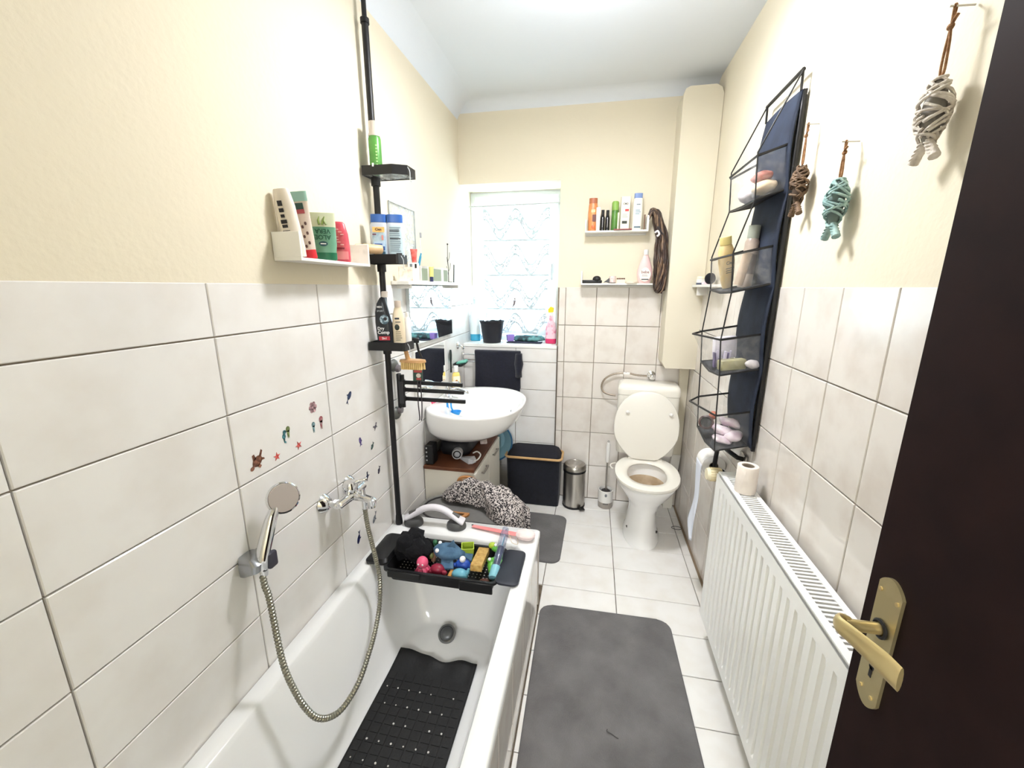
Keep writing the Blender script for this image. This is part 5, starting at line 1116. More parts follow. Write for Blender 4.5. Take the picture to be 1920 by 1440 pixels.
t = T('supply_hose', 'braided steel supply hose curving from valve to cistern', 'hose', (0.15, 2.755, 0.87))
P = catmull([(0.364, 2.754, 0.935), (0.30, 2.752, 0.938), (0.24, 2.756, 0.948), (0.16, 2.76, 0.940), (0.10, 2.76, 0.905), (0.078, 2.758, 0.855), (0.092, 2.752, 0.815), (0.135, 2.742, 0.800), (0.172, 2.735, 0.798)], 8)
b = B(); b.tube(P, [0.0068 if i % 2 else 0.0058 for i in range(len(P))], 9); b.obj('hose', mat('braid', (162, 150, 136), 0.35, metal=0.8), t, world=True)
b = B(); b.cyl((0.255, 2.7555, 0.946), (0.215, 2.757, 0.946), 0.0082, n=12); b.obj('white_sleeve', WPLA, t, world=True)
t = T('drain_pipe', 'white square pipe cover running down behind the toilet', 'pipe', (0.594, 2.755, 0))
B().bx(-0.027, 0.029, -0.006, 0.030, 0.40, 1.014, bev=0.003).obj('upper_cover', plain('chase_paint', (224, 216, 196), 0.7), t, smooth=None)
b = B(); b.rings([[(-0.027, -0.006, 0.40), (0.029, -0.006, 0.40), (0.029, 0.030, 0.40), (-0.027, 0.030, 0.40)], [(-0.055, -0.006, 0.09), (0.004, -0.006, 0.09), (0.004, 0.030, 0.09), (-0.055, 0.030, 0.09)], [(-0.055, -0.006, 0.001), (0.004, -0.006, 0.001), (0.004, 0.030, 0.001), (-0.055, 0.030, 0.001)]]); b.obj('lower_cover', SEATP, t, smooth=None)
t = T('hair_tie', 'small black hair tie lying on the floor by the right wall', 'hair tie', (0.585, 2.50, 0.0015))
b = B(); b.tube([(0.030 * math.cos(a), 0.018 * math.sin(a), 0.0015) for a in [2 * pi * k / 24 for k in range(24)]], 0.0016, 6, closed=True); b.obj('loop', INK, t)

# ================= BACK WALL SHELVES =================
def back_shelf(name, label, x0, x1, z, hl, hr):
    s = T(name, label, 'shelf', ((x0 + x1) / 2, YB, z)); w = (x1 - x0) / 2
    B().bx(-w, w, -0.095, -0.0005, 0.0, 0.010, bev=0.001).obj('shelf_board', WHITE, s, smooth=None)
    if hl: B().bx(-w, -w + 0.008, -0.095, -0.0005, 0.0102, hl).obj('end_panel', WHITE, s, smooth=None)
    if hr: B().bx(w - 0.012, w, -0.095, -0.0005, 0.0102, hr).obj('end_panel', WHITE, s, smooth=None)
    B().bx(-w + 0.004, w - 0.004, -0.012, -0.0005, -0.012, -0.0002).obj('under_strip', plain('strip_grey', (214, 212, 206), 0.5), s, smooth=None)  # narrow grey strip below the back edge of the board
back_shelf('upper_shelf', 'upper white shelf with bottles on the back wall', -0.073, 0.300, 1.828, 0.075, 0.09)
back_shelf('lower_shelf', 'lower white shelf with a pink bottle on the back wall', -0.086, 0.376, 1.516, 0.085, 0.095)
Z1, Z2, YS = 1.8385, 1.5265, 2.735
t = bottle('orange_lotion', 'orange-brown lotion bottle, leftmost on the upper back shelf', 'bottle', (-0.030, YS, Z1), 0.0,
           [(0.001, 0), (0.024, 0.001), (0.026, 0.01), (0.029, 0.10), (0.026, 0.15), (0.024, 0.16)], mat('apricot', (222, 150, 92), 0.35, col2=(206, 126, 76), scale=14), sy=0.7)
B().lathe([(0.0245, 0.16), (0.025, 0.165), (0.025, 0.190), (0.001, 0.191)], n=24, sy=0.7, p=2.4).obj('cap', plain('cap_copper', (174, 104, 70), 0.35), t)
b = B(); b.bx(-0.002, 0.020, -0.0215, -0.0195, 0.055, 0.095); b.obj('dark_print', plain('plum_brown', (112, 64, 60), 0.5), t, smooth=None)
b = B(); b.sph((0.004, -0.0186, 0.024), (0.011, 0.002, 0.011), 8); b.obj('round_print', plain('vermilion', (232, 108, 60), 0.4), t)
b = B(); b.bx(-0.010, 0.014, -0.0212, -0.0195, 0.108, 0.124); b.obj('pale_print', plain('pale_peach', (246, 214, 150), 0.4), t, smooth=None)
t = T('white_tube', 'plain white tube standing beside the orange-brown lotion bottle', 'tube', (0.003, YS - 0.022, Z1)); B().rings([ell(0, 0, 0.011, 0.011, 0.0, 18), ell(0, 0, 0.012, 0.011, 0.05, 18), ell(0, 0, 0.013, 0.003, 0.135, 18)]).obj('tube', WPLA, t)
for k, x in enumerate((0.040, 0.060)):
    t = bottle('black_flacon', ('black glass flacon next to the white tube', 'black glass flacon next to the green spray can')[k], 'bottle', (x + 0.0, YS - 0.012 * (1 - k), Z1), 0.0, [(0.001, 0), (0.0125, 0.001), (0.013, 0.006), (0.013, 0.076), (0.009, 0.086)], mat('black_glass', (16, 16, 20), 0.15), sy=0.9, group='black flacons on the upper back shelf')
    B().lathe([(0.0088, 0.086), (0.0092, 0.088), (0.0092, 0.120), (0.001, 0.121)], n=18).obj('cap', BPLA, t)
    B().box((0, -0.0120, 0.045), (0.004, 0.001, 0.05)).obj('small_print', plain('print_ash', (150, 148, 150), 0.5), t, smooth=None)
    t.location.x = (0.030, 0.0595)[k]
t = bottle('green_deodorant', 'green deodorant can behind the black flacons', 'can', (0.103, YS + 0.008, Z1), 0.0, [(0.001, 0), (0.020, 0.001), (0.021, 0.006), (0.021, 0.115), (0.018, 0.122)], mat('leaf_green', (92, 140, 60), 0.35, col2=(70, 116, 58), scale=16), sy=1, p=2)
B().lathe([(0.0205, 0.118), (0.021, 0.122), (0.021, 0.162), (0.016, 0.170), (0.001, 0.171)], n=24).obj('cap', plain('lime_cap', (138, 178, 86), 0.4), t)
t = T('lip_stick', 'thin cream lip stick standing before the green can', 'tube', (0.122, YS - 0.03, Z1)); B().lathe([(0.001, 0), (0.005, 0.001), (0.005, 0.10), (0.001, 0.101)], n=12).obj('tube', plain('cream_stick', (230, 232, 206), 0.4), t)
t = T('care_carton', 'cream carton with red and black prints on the upper shelf', 'carton', (0.160, YS, Z1), 0.1)
B().bx(-0.026, 0.026, -0.018, 0.018, 0.0, 0.192, bev=0.001).obj('carton', plain('carton_cream', (246, 240, 218), 0.5), t, smooth=None)
b = B(); b.bx(-0.002, 0.020, -0.0188, -0.0181, 0.108, 0.121); b.obj('red_print', plain('red_print', (214, 76, 80), 0.4), t, smooth=None)
b = B(); b.bx(-0.017, 0.013, -0.0188, -0.0181, 0.038, 0.054); b.obj('dark_print', plain('moss_black', (60, 66, 58), 0.5), t, smooth=None)
text('CMD', 0.014, DKP, t, (0.0, -0.0184, 0.150)); lines(t, -0.0184, 0.092, 0.006, 4, 0.036, plain('print_ash', (150, 148, 150), 0.5))
t = T('flat_packet', 'flat packet with a dark red edge lying under the cream carton edge', 'packet', (0.148, YS - 0.040, Z1)); B().bx(-0.05, 0.055, -0.014, 0.012, 0.0, 0.005).obj('packet', plain('wine_red', (150, 70, 72), 0.5), t, smooth=None)
t = bottle('baby_lotion', 'tall white lotion bottle with blue cap on the upper shelf', 'bottle', (0.234, YS, Z1), 0.12, [(0.001, 0), (0.027, 0.001), (0.029, 0.006), (0.029, 0.10), (0.027, 0.165), (0.024, 0.180)], plain('lotion_white', (248, 244, 230), 0.35), sy=0.65, p=2.8)
B().lathe([(0.0235, 0.18), (0.024, 0.183), (0.024, 0.208), (0.001, 0.211)], n=24, sy=0.65, p=2.8).obj('cap', plain('periwinkle_cap', (128, 152, 202), 0.4), t)
lines(t, -0.0194, 0.112, 0.010, 3, 0.034, plain('print_blue_grey', (140, 170, 184), 0.5), h=0.005); b = B(); b.bx(-0.020, 0.018, -0.0197, -0.0188, 0.012, 0.022); b.bx(-0.012, 0.010, -0.0192, -0.0180, 0.142, 0.147); o = b.obj('small_print', plain('print_slate', (104, 124, 138), 0.5), t, smooth=None); o['kind'] = 'stuff'
t = T('dark_stick', 'thin dark brown stick at the right end of the upper shelf', 'stick', (0.276, YS - 0.02, Z1)); B().bx(-0.003, 0.003, -0.01, 0.01, 0.0, 0.085).obj('stick', plain('umber', (110, 80, 62), 0.6), t, smooth=None)
# lower shelf
t = T('black_brush', 'flat black hair brush lying on the lower back shelf', 'brush', (-0.01, YS - 0.02, Z2))
B().bx(-0.070, 0.055, -0.016, 0.016, 0.0, 0.020, bev=0.006, seg=2).obj('handle', BPLA, t); b = B(); b.sph((0.022, 0, 0.024), (0.026, 0.020, 0.022), 10); b.obj('head', BPLA, t)
t = T('hair_clip', 'small black claw clip beside the flat black brush', 'hair clip', (0.070, YS - 0.03, Z2)); B().prism([(-0.018, 0.004), (0.0, 0.018), (0.018, 0.032), (0.018, 0.0), (0.0, 0.006)], -0.008, 0.008, ax=1).obj('claw', plain('black_gloss', (20, 18, 24), 0.3), t)
t = T('small_jar', 'small cream and pink jar on the lower back shelf', 'jar', (0.108, YS - 0.025, Z2)); B().lathe([(0.001, 0), (0.019, 0.001), (0.020, 0.005), (0.020, 0.042), (0.001, 0.043)], n=20).obj('jar', mat('jar_pink', (236, 220, 214), 0.35, col2=(210, 180, 180), scale=70, lo=0.5, hi=0.72), t); B().lathe([(0.0195, 0), (0.0205, 0.001), (0.0205, 0.006), (0.0195, 0.007)], n=20).obj('base_ring', plain('taupe', (150, 140, 136), 0.4), t)
t = T('wicker_box', 'little open box with brown scalloped edge on the lower shelf', 'box', (0.158, YS - 0.02, Z2)); B().rings([rrect(-0.026, 0.026, -0.02, 0.02, 0.003, 0), rrect(-0.026, 0.026, -0.02, 0.02, 0.003, 0.030), rrect(-0.023, 0.023, -0.017, 0.017, 0.003, 0.030), rrect(-0.023, 0.023, -0.017, 0.017, 0.003, 0.003)]).obj('box', plain('box_cream', (244, 226, 206), 0.5), t)
for k in range(5): B().sph((-0.020 + 0.010 * k, -0.0205, 0.027), (0.005, 0.0015, 0.005), 6).obj('scallop', plain('umber', (110, 80, 62), 0.6), t)
t = T('flat_tin', 'flat cream tin lying before the pink bottle on the lower shelf', 'tin', (0.222, YS - 0.03, Z2)); B().lathe([(0.001, 0), (0.034, 0.0), (0.035, 0.003), (0.034, 0.010), (0.001, 0.011)], n=26).obj('tin', plain('tin_cream', (240, 226, 204), 0.4), t)
t = T('pink_lotion', 'pink teardrop lotion bottle with white cap on the lower shelf', 'bottle', (0.300, YS - 0.01, Z2), 0.0)
B().lathe([(0.001, 0), (0.034, 0.001), (0.040, 0.02), (0.046, 0.055), (0.043, 0.085), (0.030, 0.125), (0.016, 0.160), (0.014, 0.168)], n=32, sy=0.5).obj('body', mat('blush_pink', (244, 204, 202), 0.3), t)
B().lathe([(0.0135, 0.168), (0.014, 0.170), (0.014, 0.198), (0.001, 0.199)], n=20).obj('cap', WPLA, t)
b = B(); b.rings([[(0.034 * math.cos(2 * pi * k / 28) * (1 - 0.25 * max(0, math.sin(2 * pi * k / 28))), y, 0.052 + 0.042 * math.sin(2 * pi * k / 28)) for k in range(28)] for y in (-0.0215, -0.0240)]); b.obj('label_print', plain('ivory_label', (252, 244, 230), 0.4), t)
text('bebe', 0.024, plain('taupe_rose', (150, 110, 110), 0.5), t, (0, -0.0243, 0.066), ext=0.0003)
b = B(); b.bx(-0.020, 0.022, -0.0246, -0.0238, 0.020, 0.026); b.obj('print_bar', DKP, t, smooth=None); lines(t, -0.0243, 0.050, 0.008, 2, 0.036, plain('taupe_rose', (150, 110, 110), 0.5), h=0.002)
# hair piece hanging from the shelf end
hp_ = T('hair_piece', 'brown wavy hairpiece with a clip hanging at the shelf ends', 'hairpiece', (0.365, 2.735, 1.94))
HB = mat('hair_brown', (74, 56, 48), 0.4, col2=(48, 37, 34), scale=30); HL = mat('hair_light', (142, 116, 92), 0.4, col2=(100, 78, 62), scale=30)
core = [(0.300, 1.905), (0.318, 1.945), (0.345, 1.930), (0.362, 1.870), (0.378, 1.800), (0.395, 1.730), (0.405, 1.660), (0.408, 1.600), (0.405, 1.545), (0.398, 1.500), (0.392, 1.484)]
width = [0.008, 0.014, 0.022, 0.030, 0.038, 0.052, 0.062, 0.060, 0.050, 0.046, 0.034]
random.seed(11)
for k in range(51):
    f = -1 + 2 * (k % 17) / 16; ph = random.uniform(0, 6.28); dp = random.uniform(-0.012, 0.016); am = random.uniform(0.005, 0.015)
    pts = []
    for i, (x, z) in enumerate(core):
        pts.append((min(0.414, x - 0.010 * (i > 4) + f * width[i] * 0.62 + am * math.sin(i * 1.15 + ph) * min(1, i / 3)), 2.725 + dp - 0.062 * min(1, max(0, (1.78 - z) / 0.12)) - 0.012 * math.cos(f * 1.4) + 0.006 * math.sin(i * 1.4 + ph), z + random.uniform(-0.01, 0.01) - (0.012 * (1 - abs(f)) if i > 8 else 0)))
    P = catmull(pts, 5)
    b = B(); b.tube(P, [0.0025 + 0.0042 * math.sin(pi * min(1, (i + 3) / (len(P) + 3))) for i in range(len(P))], 6)
    b.obj('strand', HL if k % 4 == 3 else HB, hp_, world=True, smooth=180)
b = B(); b.tube(catmull([(0.338, 2.688, 1.818), (0.352, 2.682, 1.826), (0.362, 2.684, 1.808), (0.350, 2.684, 1.796)], 5), 0.006, 7); b.obj('clip', plain('pearl_clip', (236, 232, 236), 0.25), hp_, world=True)
b = B(); b.tube([(0.350, 2.690, 1.852), (0.372, 2.684, 1.822), (0.384, 2.686, 1.806)], 0.004, 6); b.obj('claw', plain('dark_clip', (40, 36, 42), 0.3), hp_, world=True)

# small shelf on the right wall
s = T('corner_shelf', 'small white shelf on the right wall beside the pipe chase', 'shelf', (XR, 2.42, 1.503))
B().bx(-0.066, -0.0005, -0.25, 0.195, 0.0, 0.013, bev=0.001).obj('shelf_board', WHITE, s, smooth=None)
B().bx(-0.058, -0.0005, 0.10, 0.106, -0.045, -0.0002).obj('bracket', WHITE, s, smooth=None)
ZR = 1.5165
t = T('white_pot', 'small white cream pot at the far end of the corner shelf', 'jar', (XR - 0.034, 2.56, ZR)); B().lathe([(0.001, 0), (0.022, 0.001), (0.023, 0.004), (0.023, 0.032), (0.001, 0.033)], n=22).obj('pot', WPLA, t); B().lathe([(0.0235, 0.0), (0.024, 0.001), (0.024, 0.010), (0.0235, 0.011)], n=22).obj('band', plain('navy_band', (74, 80, 98), 0.4), t)
B().lathe([(0.022, 0.033), (0.0225, 0.035), (0.021, 0.046), (0.001, 0.047)], n=22).obj('lid', plain('lid_cream', (246, 240, 214), 0.4), t)
t = T('rose_pot', 'small pink-dotted pot in the middle of the corner shelf', 'jar', (XR - 0.036, 2.44, ZR)); B().lathe([(0.001, 0), (0.020, 0.001), (0.020, 0.016), (0.001, 0.017)], n=20).obj('pot', mat('rose_pot', (236, 214, 220), 0.35, col2=(206, 160, 180), scale=90, lo=0.55, hi=0.7), t)
t = T('black_puff', 'round black make-up puff on the near part of corner shelf', 'puff', (XR - 0.036, 2.36, ZR)); B().sph((0, 0, 0.030), (0.026, 0.034, 0.0295), 10).obj('puff', plain('black_velvet', (16, 16, 24), 0.9), t)

# ================= HANGING ORGANISER ON THE RIGHT WALL =================
og = T('hanging_organiser', 'navy hanging organiser with four clear pockets on the right wall', 'organiser', (XR - 0.01, 1.73, 2.16))
YN, YFa, XW = 1.592, 1.872, XR - 0.008
def panel(u, v):
    z = 2.10 - 1.19 * v
    bow = 0.010 + 0.012 * abs(math.sin(v * pi * 4))
    return (XW - bow - 0.006 * math.sin(u * pi) , YN + (YFa - YN) * u + 0.012 * math.sin(v * pi * 3.2) * (u > 0.5), z)
B().grid(panel, 10, 60).obj('back_panel', mat('organiser_navy', (34, 42, 60), 0.8, col2=(44, 54, 74), scale=14, bump=0.3, bscale=300), og, world=True, smooth=180, solid=0.006)
B().grid(lambda u, v: (XW - 0.004, YN - 0.004 + 0.016 * u, 2.10 - 1.20 * v), 1, 20).obj('dark_edge', BLACK, og, world=True, solid=0.012)  # black strip down the near edge of the panel
b = B(); b.tube([(XW - 0.016, YN, 2.155), (XW - 0.016, YFa, 2.155)], 0.006, 8); b.obj('top_bar', BLACK, og, world=True)
for y in (YN + 0.003, YFa - 0.003):
    b = B(); b.tube([(XW - 0.016, y, 2.155), (XW - 0.014, y, 2.098)], 0.004, 6); b.obj('loop', BLACK, og, world=True)
XO_ = [0.500, 0.462, 0.455, 0.470]
ZRIM = [1.945, 1.632, 1.330, 1.040]; ZBOT = [1.795, 1.495, 1.195, 0.900]
for k in range(4):
    xf, zr, zb = XO_[k], ZRIM[k], ZBOT[k]
    tilt = (0.030, 0.020, 0.006, 0.002)[k]
    xb = XW - 0.022
    bf = 0.50 if k < 2 else 0.52
    # corner points: back-near, front-near, front-far, back-far
    rim = [(xb, YN + 0.02, zr + 0.008), (xf + 0.004, YN + 0.012, zr - 0.012 - tilt * 0.4), (xf - 0.045 * (k > 1), YFa - 0.055 * (k > 1), zr - 0.014 - tilt * 0.4), (xf + 0.002, YFa - 0.004, zr - 0.004 - tilt), (xb, YFa - 0.004, zr + 0.016)]
    bot = [(xb, YN + 0.008, zb + 0.018), (xf + 0.012, YN + 0.006, zb - 0.010), (xf + 0.004, YN + 0.11, zb - 0.014), (xf + 0.010, YFa - 0.006, zb - 0.004), (xb, YFa - 0.006, zb + 0.012)]
    b = B(); V0 = [b.bm.verts.new(p) for p in rim]; V1 = [b.bm.verts.new(p) for p in bot]
    for i in range(4): b.bm.faces.new((V0[i], V0[i + 1], V1[i + 1], V1[i]))
    bmesh.ops.subdivide_edges(b.bm, edges=b.bm.edges[:], cuts=5, use_grid_fill=True)
    for v in b.bm.verts: v.co += Vector((noise.noise(v.co * 22), noise.noise(v.co * 22 + Vector((5, 1, 2))), 0)) * 0.007
    pk = b.obj('pocket', FILM, og, world=True, smooth=180); pk['label'] = 'clear vinyl pocket %s' % ('at the top', 'second from top', 'third from top', 'at the bottom')[k]
    b = B(); b.bm.faces.new([b.bm.verts.new(p) for p in bot]); b.obj('pocket_floor', plain('pocket_mesh', (52, 54, 60), 0.8), og, world=True, solid=0.003)
    b = B(); b.tube(rim, 0.0042, 6); b.obj('rim_wire', BLACK, og, world=True)
    b = B(); b.tube(bot, 0.0042, 6); b.obj('bottom_binding', BLACK, og, world=True)
def cord(pts):
    b = B(); b.tube(pts, 0.0026, 6); b.obj('cord', BLACK, og, world=True)
near = [(XW - 0.016, YN, 2.155)]; far = [(XW - 0.016, YFa, 2.155)]
for k in range(4):
    near += [(XO_[k] + 0.004, YN + 0.012, ZRIM[k] - 0.014), (XO_[k] + 0.012, YN + 0.006, ZBOT[k] - 0.010)]
    far += [(XO_[k] + 0.002, YFa - 0.004, ZRIM[k] - 0.012), (XO_[k] + 0.010, YFa - 0.006, ZBOT[k] - 0.004)]
cord(near); cord(far)
# contents
def lump(name, label, cat, p, r, m, am=0.006, sc=40, rot=(0, 0, 0), part='body'):
    t = T(name, label, cat, p, rot=rot); B().sph((0, 0, 0), r, 10).noise(am, sc, p[2] * 7).obj(part, m, t, smooth=180); return t
PADW = mat('pad_white', (232, 226, 228), 0.8, col2=(206, 198, 204), scale=30)
lump('pink_sponge', 'reddish folded cloth in the top organiser pocket', 'cloth', (0.548, 1.672, 1.870), (0.030, 0.052, 0.016), plain('dusty_red', (176, 112, 100), 0.8))
lump('cream_cloth', 'cream folded cloth in the top organiser pocket below the reddish one', 'cloth', (0.556, 1.665, 1.836), (0.036, 0.058, 0.020), plain('warm_cream', (226, 204, 172), 0.9))
lump('white_pads', 'white wrapped pads at far end of the top organiser pocket', 'pads', (0.553, 1.80, 1.842), (0.036, 0.05, 0.032), PADW)
t = T('yellow_shampoo', 'yellow shampoo bottle sticking up out of the second pocket', 'bottle', (0.520, 1.815, 1.50), rot=(math.radians(4), math.radians(-13), 0.4))
B().lathe([(0.001, 0), (0.020, 0.001), (0.027, 0.03), (0.034, 0.10), (0.032, 0.145), (0.024, 0.165), (0.001, 0.166)], n=28, sy=0.6).obj('body', mat('straw_yellow', (214, 184, 124), 0.35, col2=(226, 204, 152), scale=12), t)
B().lathe([(0.022, 0.166), (0.0235, 0.168), (0.0235, 0.196), (0.001, 0.197)], n=24, sy=0.7).obj('cap', plain('pale_yellow_cap', (240, 222, 150), 0.4), t)
text('Cien', 0.018, plain('print_olive', (112, 108, 84), 0.5), t, (0, -0.0206, 0.098)); lines(t, -0.0202, 0.078, 0.008, 3, 0.038, plain('print_olive', (112, 108, 84), 0.5), h=0.003)
t = T('grey_can', 'grey spray can at the near end of the second pocket', 'can', (0.556, 1.735, 1.50), rot=(0, math.radians(3), 0)); B().lathe([(0.001, 0), (0.023, 0.001), (0.024, 0.005), (0.024, 0.165), (0.018, 0.178)], n=24).obj('can', mat('can_taupe', (176, 160, 146), 0.3, col2=(150, 136, 126), scale=20), t); B().lathe([(0.019, 0.176), (0.020, 0.180), (0.020, 0.222), (0.001, 0.223)], n=22).obj('cap', plain('cap_sage_grey', (150, 154, 142), 0.4), t)
B().lathe([(0.0245, 0.05), (0.0246, 0.12)], n=24).obj('label_print', plain('dark_taupe_print', (96, 84, 78), 0.5), t)
t = T('beige_tube', 'beige tube leaning in the second organiser pocket', 'tube', (0.520, 1.690, 1.51), rot=(math.radians(6), math.radians(8), 0.3)); B().rings([ell(0, 0, 0.016, 0.014, 0, 18), ell(0, 0, 0.017, 0.012, 0.05, 18), ell(0, 0, 0.019, 0.003, 0.115, 18)]).obj('tube', plain('beige_tube', (204, 182, 160), 0.4), t)
t = T('tissue_pack', 'white tissue packet standing in the third organiser pocket', 'packet', (0.518, 1.735, 1.20), rot=(0, math.radians(-4), 0.25)); B().bx(-0.045, 0.045, -0.012, 0.012, 0.03, 0.115, bev=0.006, seg=2).obj('packet', mat('pack_white', (236, 232, 236), 0.35, col2=(214, 208, 220), scale=24), t)
PKL = ('dark lilac slim packet nearest the front cord of the third pocket', 'pale lilac slim packet second from the front of the third pocket', 'dark lilac slim packet in the middle of the slim packets, third pocket', 'pale lilac slim packet second from the wall in the third pocket', 'dark lilac slim packet close against the white tissue packet', 'pale lilac slim packet nearest the wall in the third pocket')
for k in range(6):
    t = T('cotton_bud_pack', PKL[k], 'packet', (0.474 + 0.011 * k, 1.70 + 0.017 * (k % 3), 1.197), rot=(0, math.radians(-4 + 2 * k), 0), group='slim lilac packets in the third pocket'); B().bx(-0.004, 0.004, -0.010, 0.010, 0, 0.058 + 0.006 * (k % 2), bev=0.001).obj('packet', (plain('lilac_dark', (96, 84, 126), 0.4), plain('lilac_pale', (204, 196, 214), 0.4))[k % 2], t, smooth=None)
t = T('olive_pack', 'olive green packet lying along the third organiser pocket', 'packet', (0.522, 1.645, 1.200), rot=(0, math.radians(-4), math.radians(12))); B().bx(-0.05, 0.045, -0.018, 0.018, 0.0, 0.040, bev=0.004).obj('packet', mat('olive_pack', (172, 166, 126), 0.35, col2=(146, 142, 106), scale=20), t)
lump('white_wipes', 'crumpled white wipes pack by the wall in the third pocket', 'wipes', (0.583, 1.625, 1.226), (0.026, 0.022, 0.017), PADW, 0.005)
t = T('round_brush', 'round dark hair brush end in the bottom organiser pocket', 'brush', (0.482, 1.745, 0.955), rot=(math.radians(70), 0, math.radians(-20))); B().lathe([(0.001, -0.03), (0.026, -0.028), (0.029, -0.01), (0.029, 0.022), (0.022, 0.026), (0.020, 0.016), (0.001, 0.016)], n=24).obj('barrel', plain('barrel_brown', (84, 62, 58), 0.4), t); B().lathe([(0.020, 0.0165), (0.001, 0.018)], n=24).obj('end_cap', BPLA, t)
lump('peach_sponge', 'peach make-up sponge at the back of the bottom pocket', 'sponge', (0.520, 1.80, 0.972), (0.016, 0.018, 0.020), plain('peach_sponge', (208, 134, 112), 0.8), 0.003)
for k, (p, r, rt) in enumerate((((0.535, 1.70, 0.940), (0.042, 0.050, 0.020), 0.3), ((0.560, 1.655, 0.935), (0.034, 0.045, 0.022), -0.3), ((0.520, 1.655, 0.918), (0.038, 0.040, 0.014), 0.1), ((0.565, 1.735, 0.965), (0.026, 0.052, 0.020), 0.5))):
    lump('wrapped_pad', ('largest wrapped pad in the middle of the bottom pocket', 'wrapped pad nearest the wall at near end of the bottom pocket', 'lowest flat wrapped pad at the front of the bottom pocket', 'wrapped pad tilted up at the far end of the bottom pocket')[k], 'pad', p, r, mat('pad_pink', (236, 226, 230), 0.4, col2=(214, 190, 204), scale=22), 0.007, 30, (0, rt, rt)).__setitem__('group', 'wrapped pads in the bottom pocket')

# ================= WICKER FISH =================
def fish(label, y, ztop, zhead, L, w, col, col2, seed):
    rnd = random.Random(seed)
    t = T('wicker_fish', label, 'wall ornament', (XR - 0.032, y, zhead), group='wicker fish hanging on the right wall')
    m = mat('wicker_%d' % seed, col, 0.75, col2=col2, scale=60, bump=0.4, bscale=160); mr = mat('jute', (164, 124, 88), 0.95, col2=(122, 84, 54), scale=80, bump=0.6, bscale=300)
    def rad(s): return w * (0.25 + 0.75 * math.sin(pi * min(1, s * 0.92 + 0.06)) ** 0.8)
    b = B(); b.lathe([(max(0.001, rad(i / 12) * 0.72), -L * i / 12) for i in range(13)], n=14, sx=0.75); b.obj('core', mat('wicker_core_%d' % seed, tuple(int(c * 0.62) for c in col), 0.9), t, smooth=180)
    for k in range(38):
        s0 = rnd.uniform(0.02, 0.95); a0 = rnd.uniform(0, 6.28); da = rnd.choice((-1, 1)) * rnd.uniform(1.8, 3.2); ds = rnd.choice((-1, 1)) * rnd.uniform(0.12, 0.42); pts = []
        for i in range(11):
            f = i / 10; s = min(1, max(0, s0 + ds * f)); a = a0 + da * f; r = rad(s) * rnd.uniform(0.92, 1.02)
            pts.append((r * 0.80 * math.cos(a), r * math.sin(a), -L * s))
        b = B(); b.tube(catmull(pts, 3), w * rnd.uniform(0.075, 0.11), 6); b.obj('withe', m, t, smooth=180)
    for s in (-1, 1):
        b = B(); b.tube([(0, s * w * 0.12, -L * 0.93), (0, s * w * 0.50, -L * 1.10), (0, s * w * 0.92, -L * 1.26)], [w * 0.22, w * 0.27, w * 0.32], 9); b.obj('tail_fin', m, t, smooth=60)
        for q in range(4):
            f = 0.2 + 0.2 * q; c_ = Vector((0, s * w * (0.12 + 0.8 * f), -L * (0.93 + 0.33 * f))); r = w * 0.30
            b = B(); b.tube([c_ + Vector((r * math.cos(a), r * math.sin(a) * 0.85, -0.3 * r * math.sin(a) * s)) for a in [2 * pi * i / 12 for i in range(12)]], w * 0.05, 6, closed=True); b.obj('wrap', m, t, smooth=180)
    h = ztop - zhead
    b = B(); b.tube(catmull([(0, 0, 0.0), (0, -w * 0.2, h * 0.12), (0, -w * 0.12, h * 0.5), (0, 0, h * 0.72), (0.004, w * 0.12, h * 0.98), (0, w * 0.04, h * 1.0), (0, w * 0.02, h * 0.72), (0, w * 0.12, h * 0.45), (0, w * 0.14, h * 0.15), (0, 0, 0.0)], 5), w * 0.075, 6); b.obj('cord', mr, t, smooth=180)
    b = B(); b.sph((0, 0, h * 0.72), (w * 0.16, w * 0.24, w * 0.2), 8).noise(w * 0.06, 90); b.obj('knot', mr, t)
    b = B(); b.tube([(0, w * 0.1, h * 0.72), (-0.004, -w * 0.42, h * 0.78), (-0.002, -w * 0.5, h * 0.83)], w * 0.09, 6); b.obj('cord_end', mr, t)
    b = B(); b.cyl((0.0305, w * 0.05, h * 0.985), (-0.008, w * 0.05, h * 1.0), 0.0016, n=8); b.obj('nail', STEEL, t)
fish('whitewashed wicker fish hanging nearest to the dark door', 0.975, 1.978, 1.865, 0.105, 0.029, (226, 218, 208), (196, 186, 174), 3)
fish('pale blue-green wicker fish hanging between the other two', 1.258, 1.852, 1.765, 0.110, 0.031, (170, 198, 194), (128, 160, 158), 5)
fish('natural brown wicker fish hanging beside the navy organiser', 1.485, 1.968, 1.855, 0.108, 0.029, (122, 98, 76), (90, 70, 54), 8)

# ================= RADIATOR AND PAPER =================
RX0, RX1, RY0, RY1, RZ0, RZ1 = 0.512, 0.604, 0.745, 1.640, 0.125, 0.785
ra = T('radiator', 'white ribbed panel radiator hung on the right wall', 'radiator', (0.56, 1.19, RZ0))
b = B(); pitch = 0.0420; n = int((RY1 - RY0 - 0.05) / pitch); off = (RY1 - RY0 - n * pitch) / 2
zs = [(RZ0, 0), (RZ0 + 0.035, 0), (RZ0 + 0.050, 1), (RZ1 - 0.060, 1), (RZ1 - 0.045, 0), (RZ1 - 0.004, 0)]
prof = [(RY0, 1.0), (RY0 + off * 0.6, 1.0)]
for k in range(n):
    y = RY0 + off + k * pitch; prof += [(y + 0.003, 1.0), (y + 0.008, 0.0), (y + 0.016, 0.0), (y + 0.021, 1.0)]
prof += [(RY1 - off * 0.6, 1.0), (RY1, 1.0)]
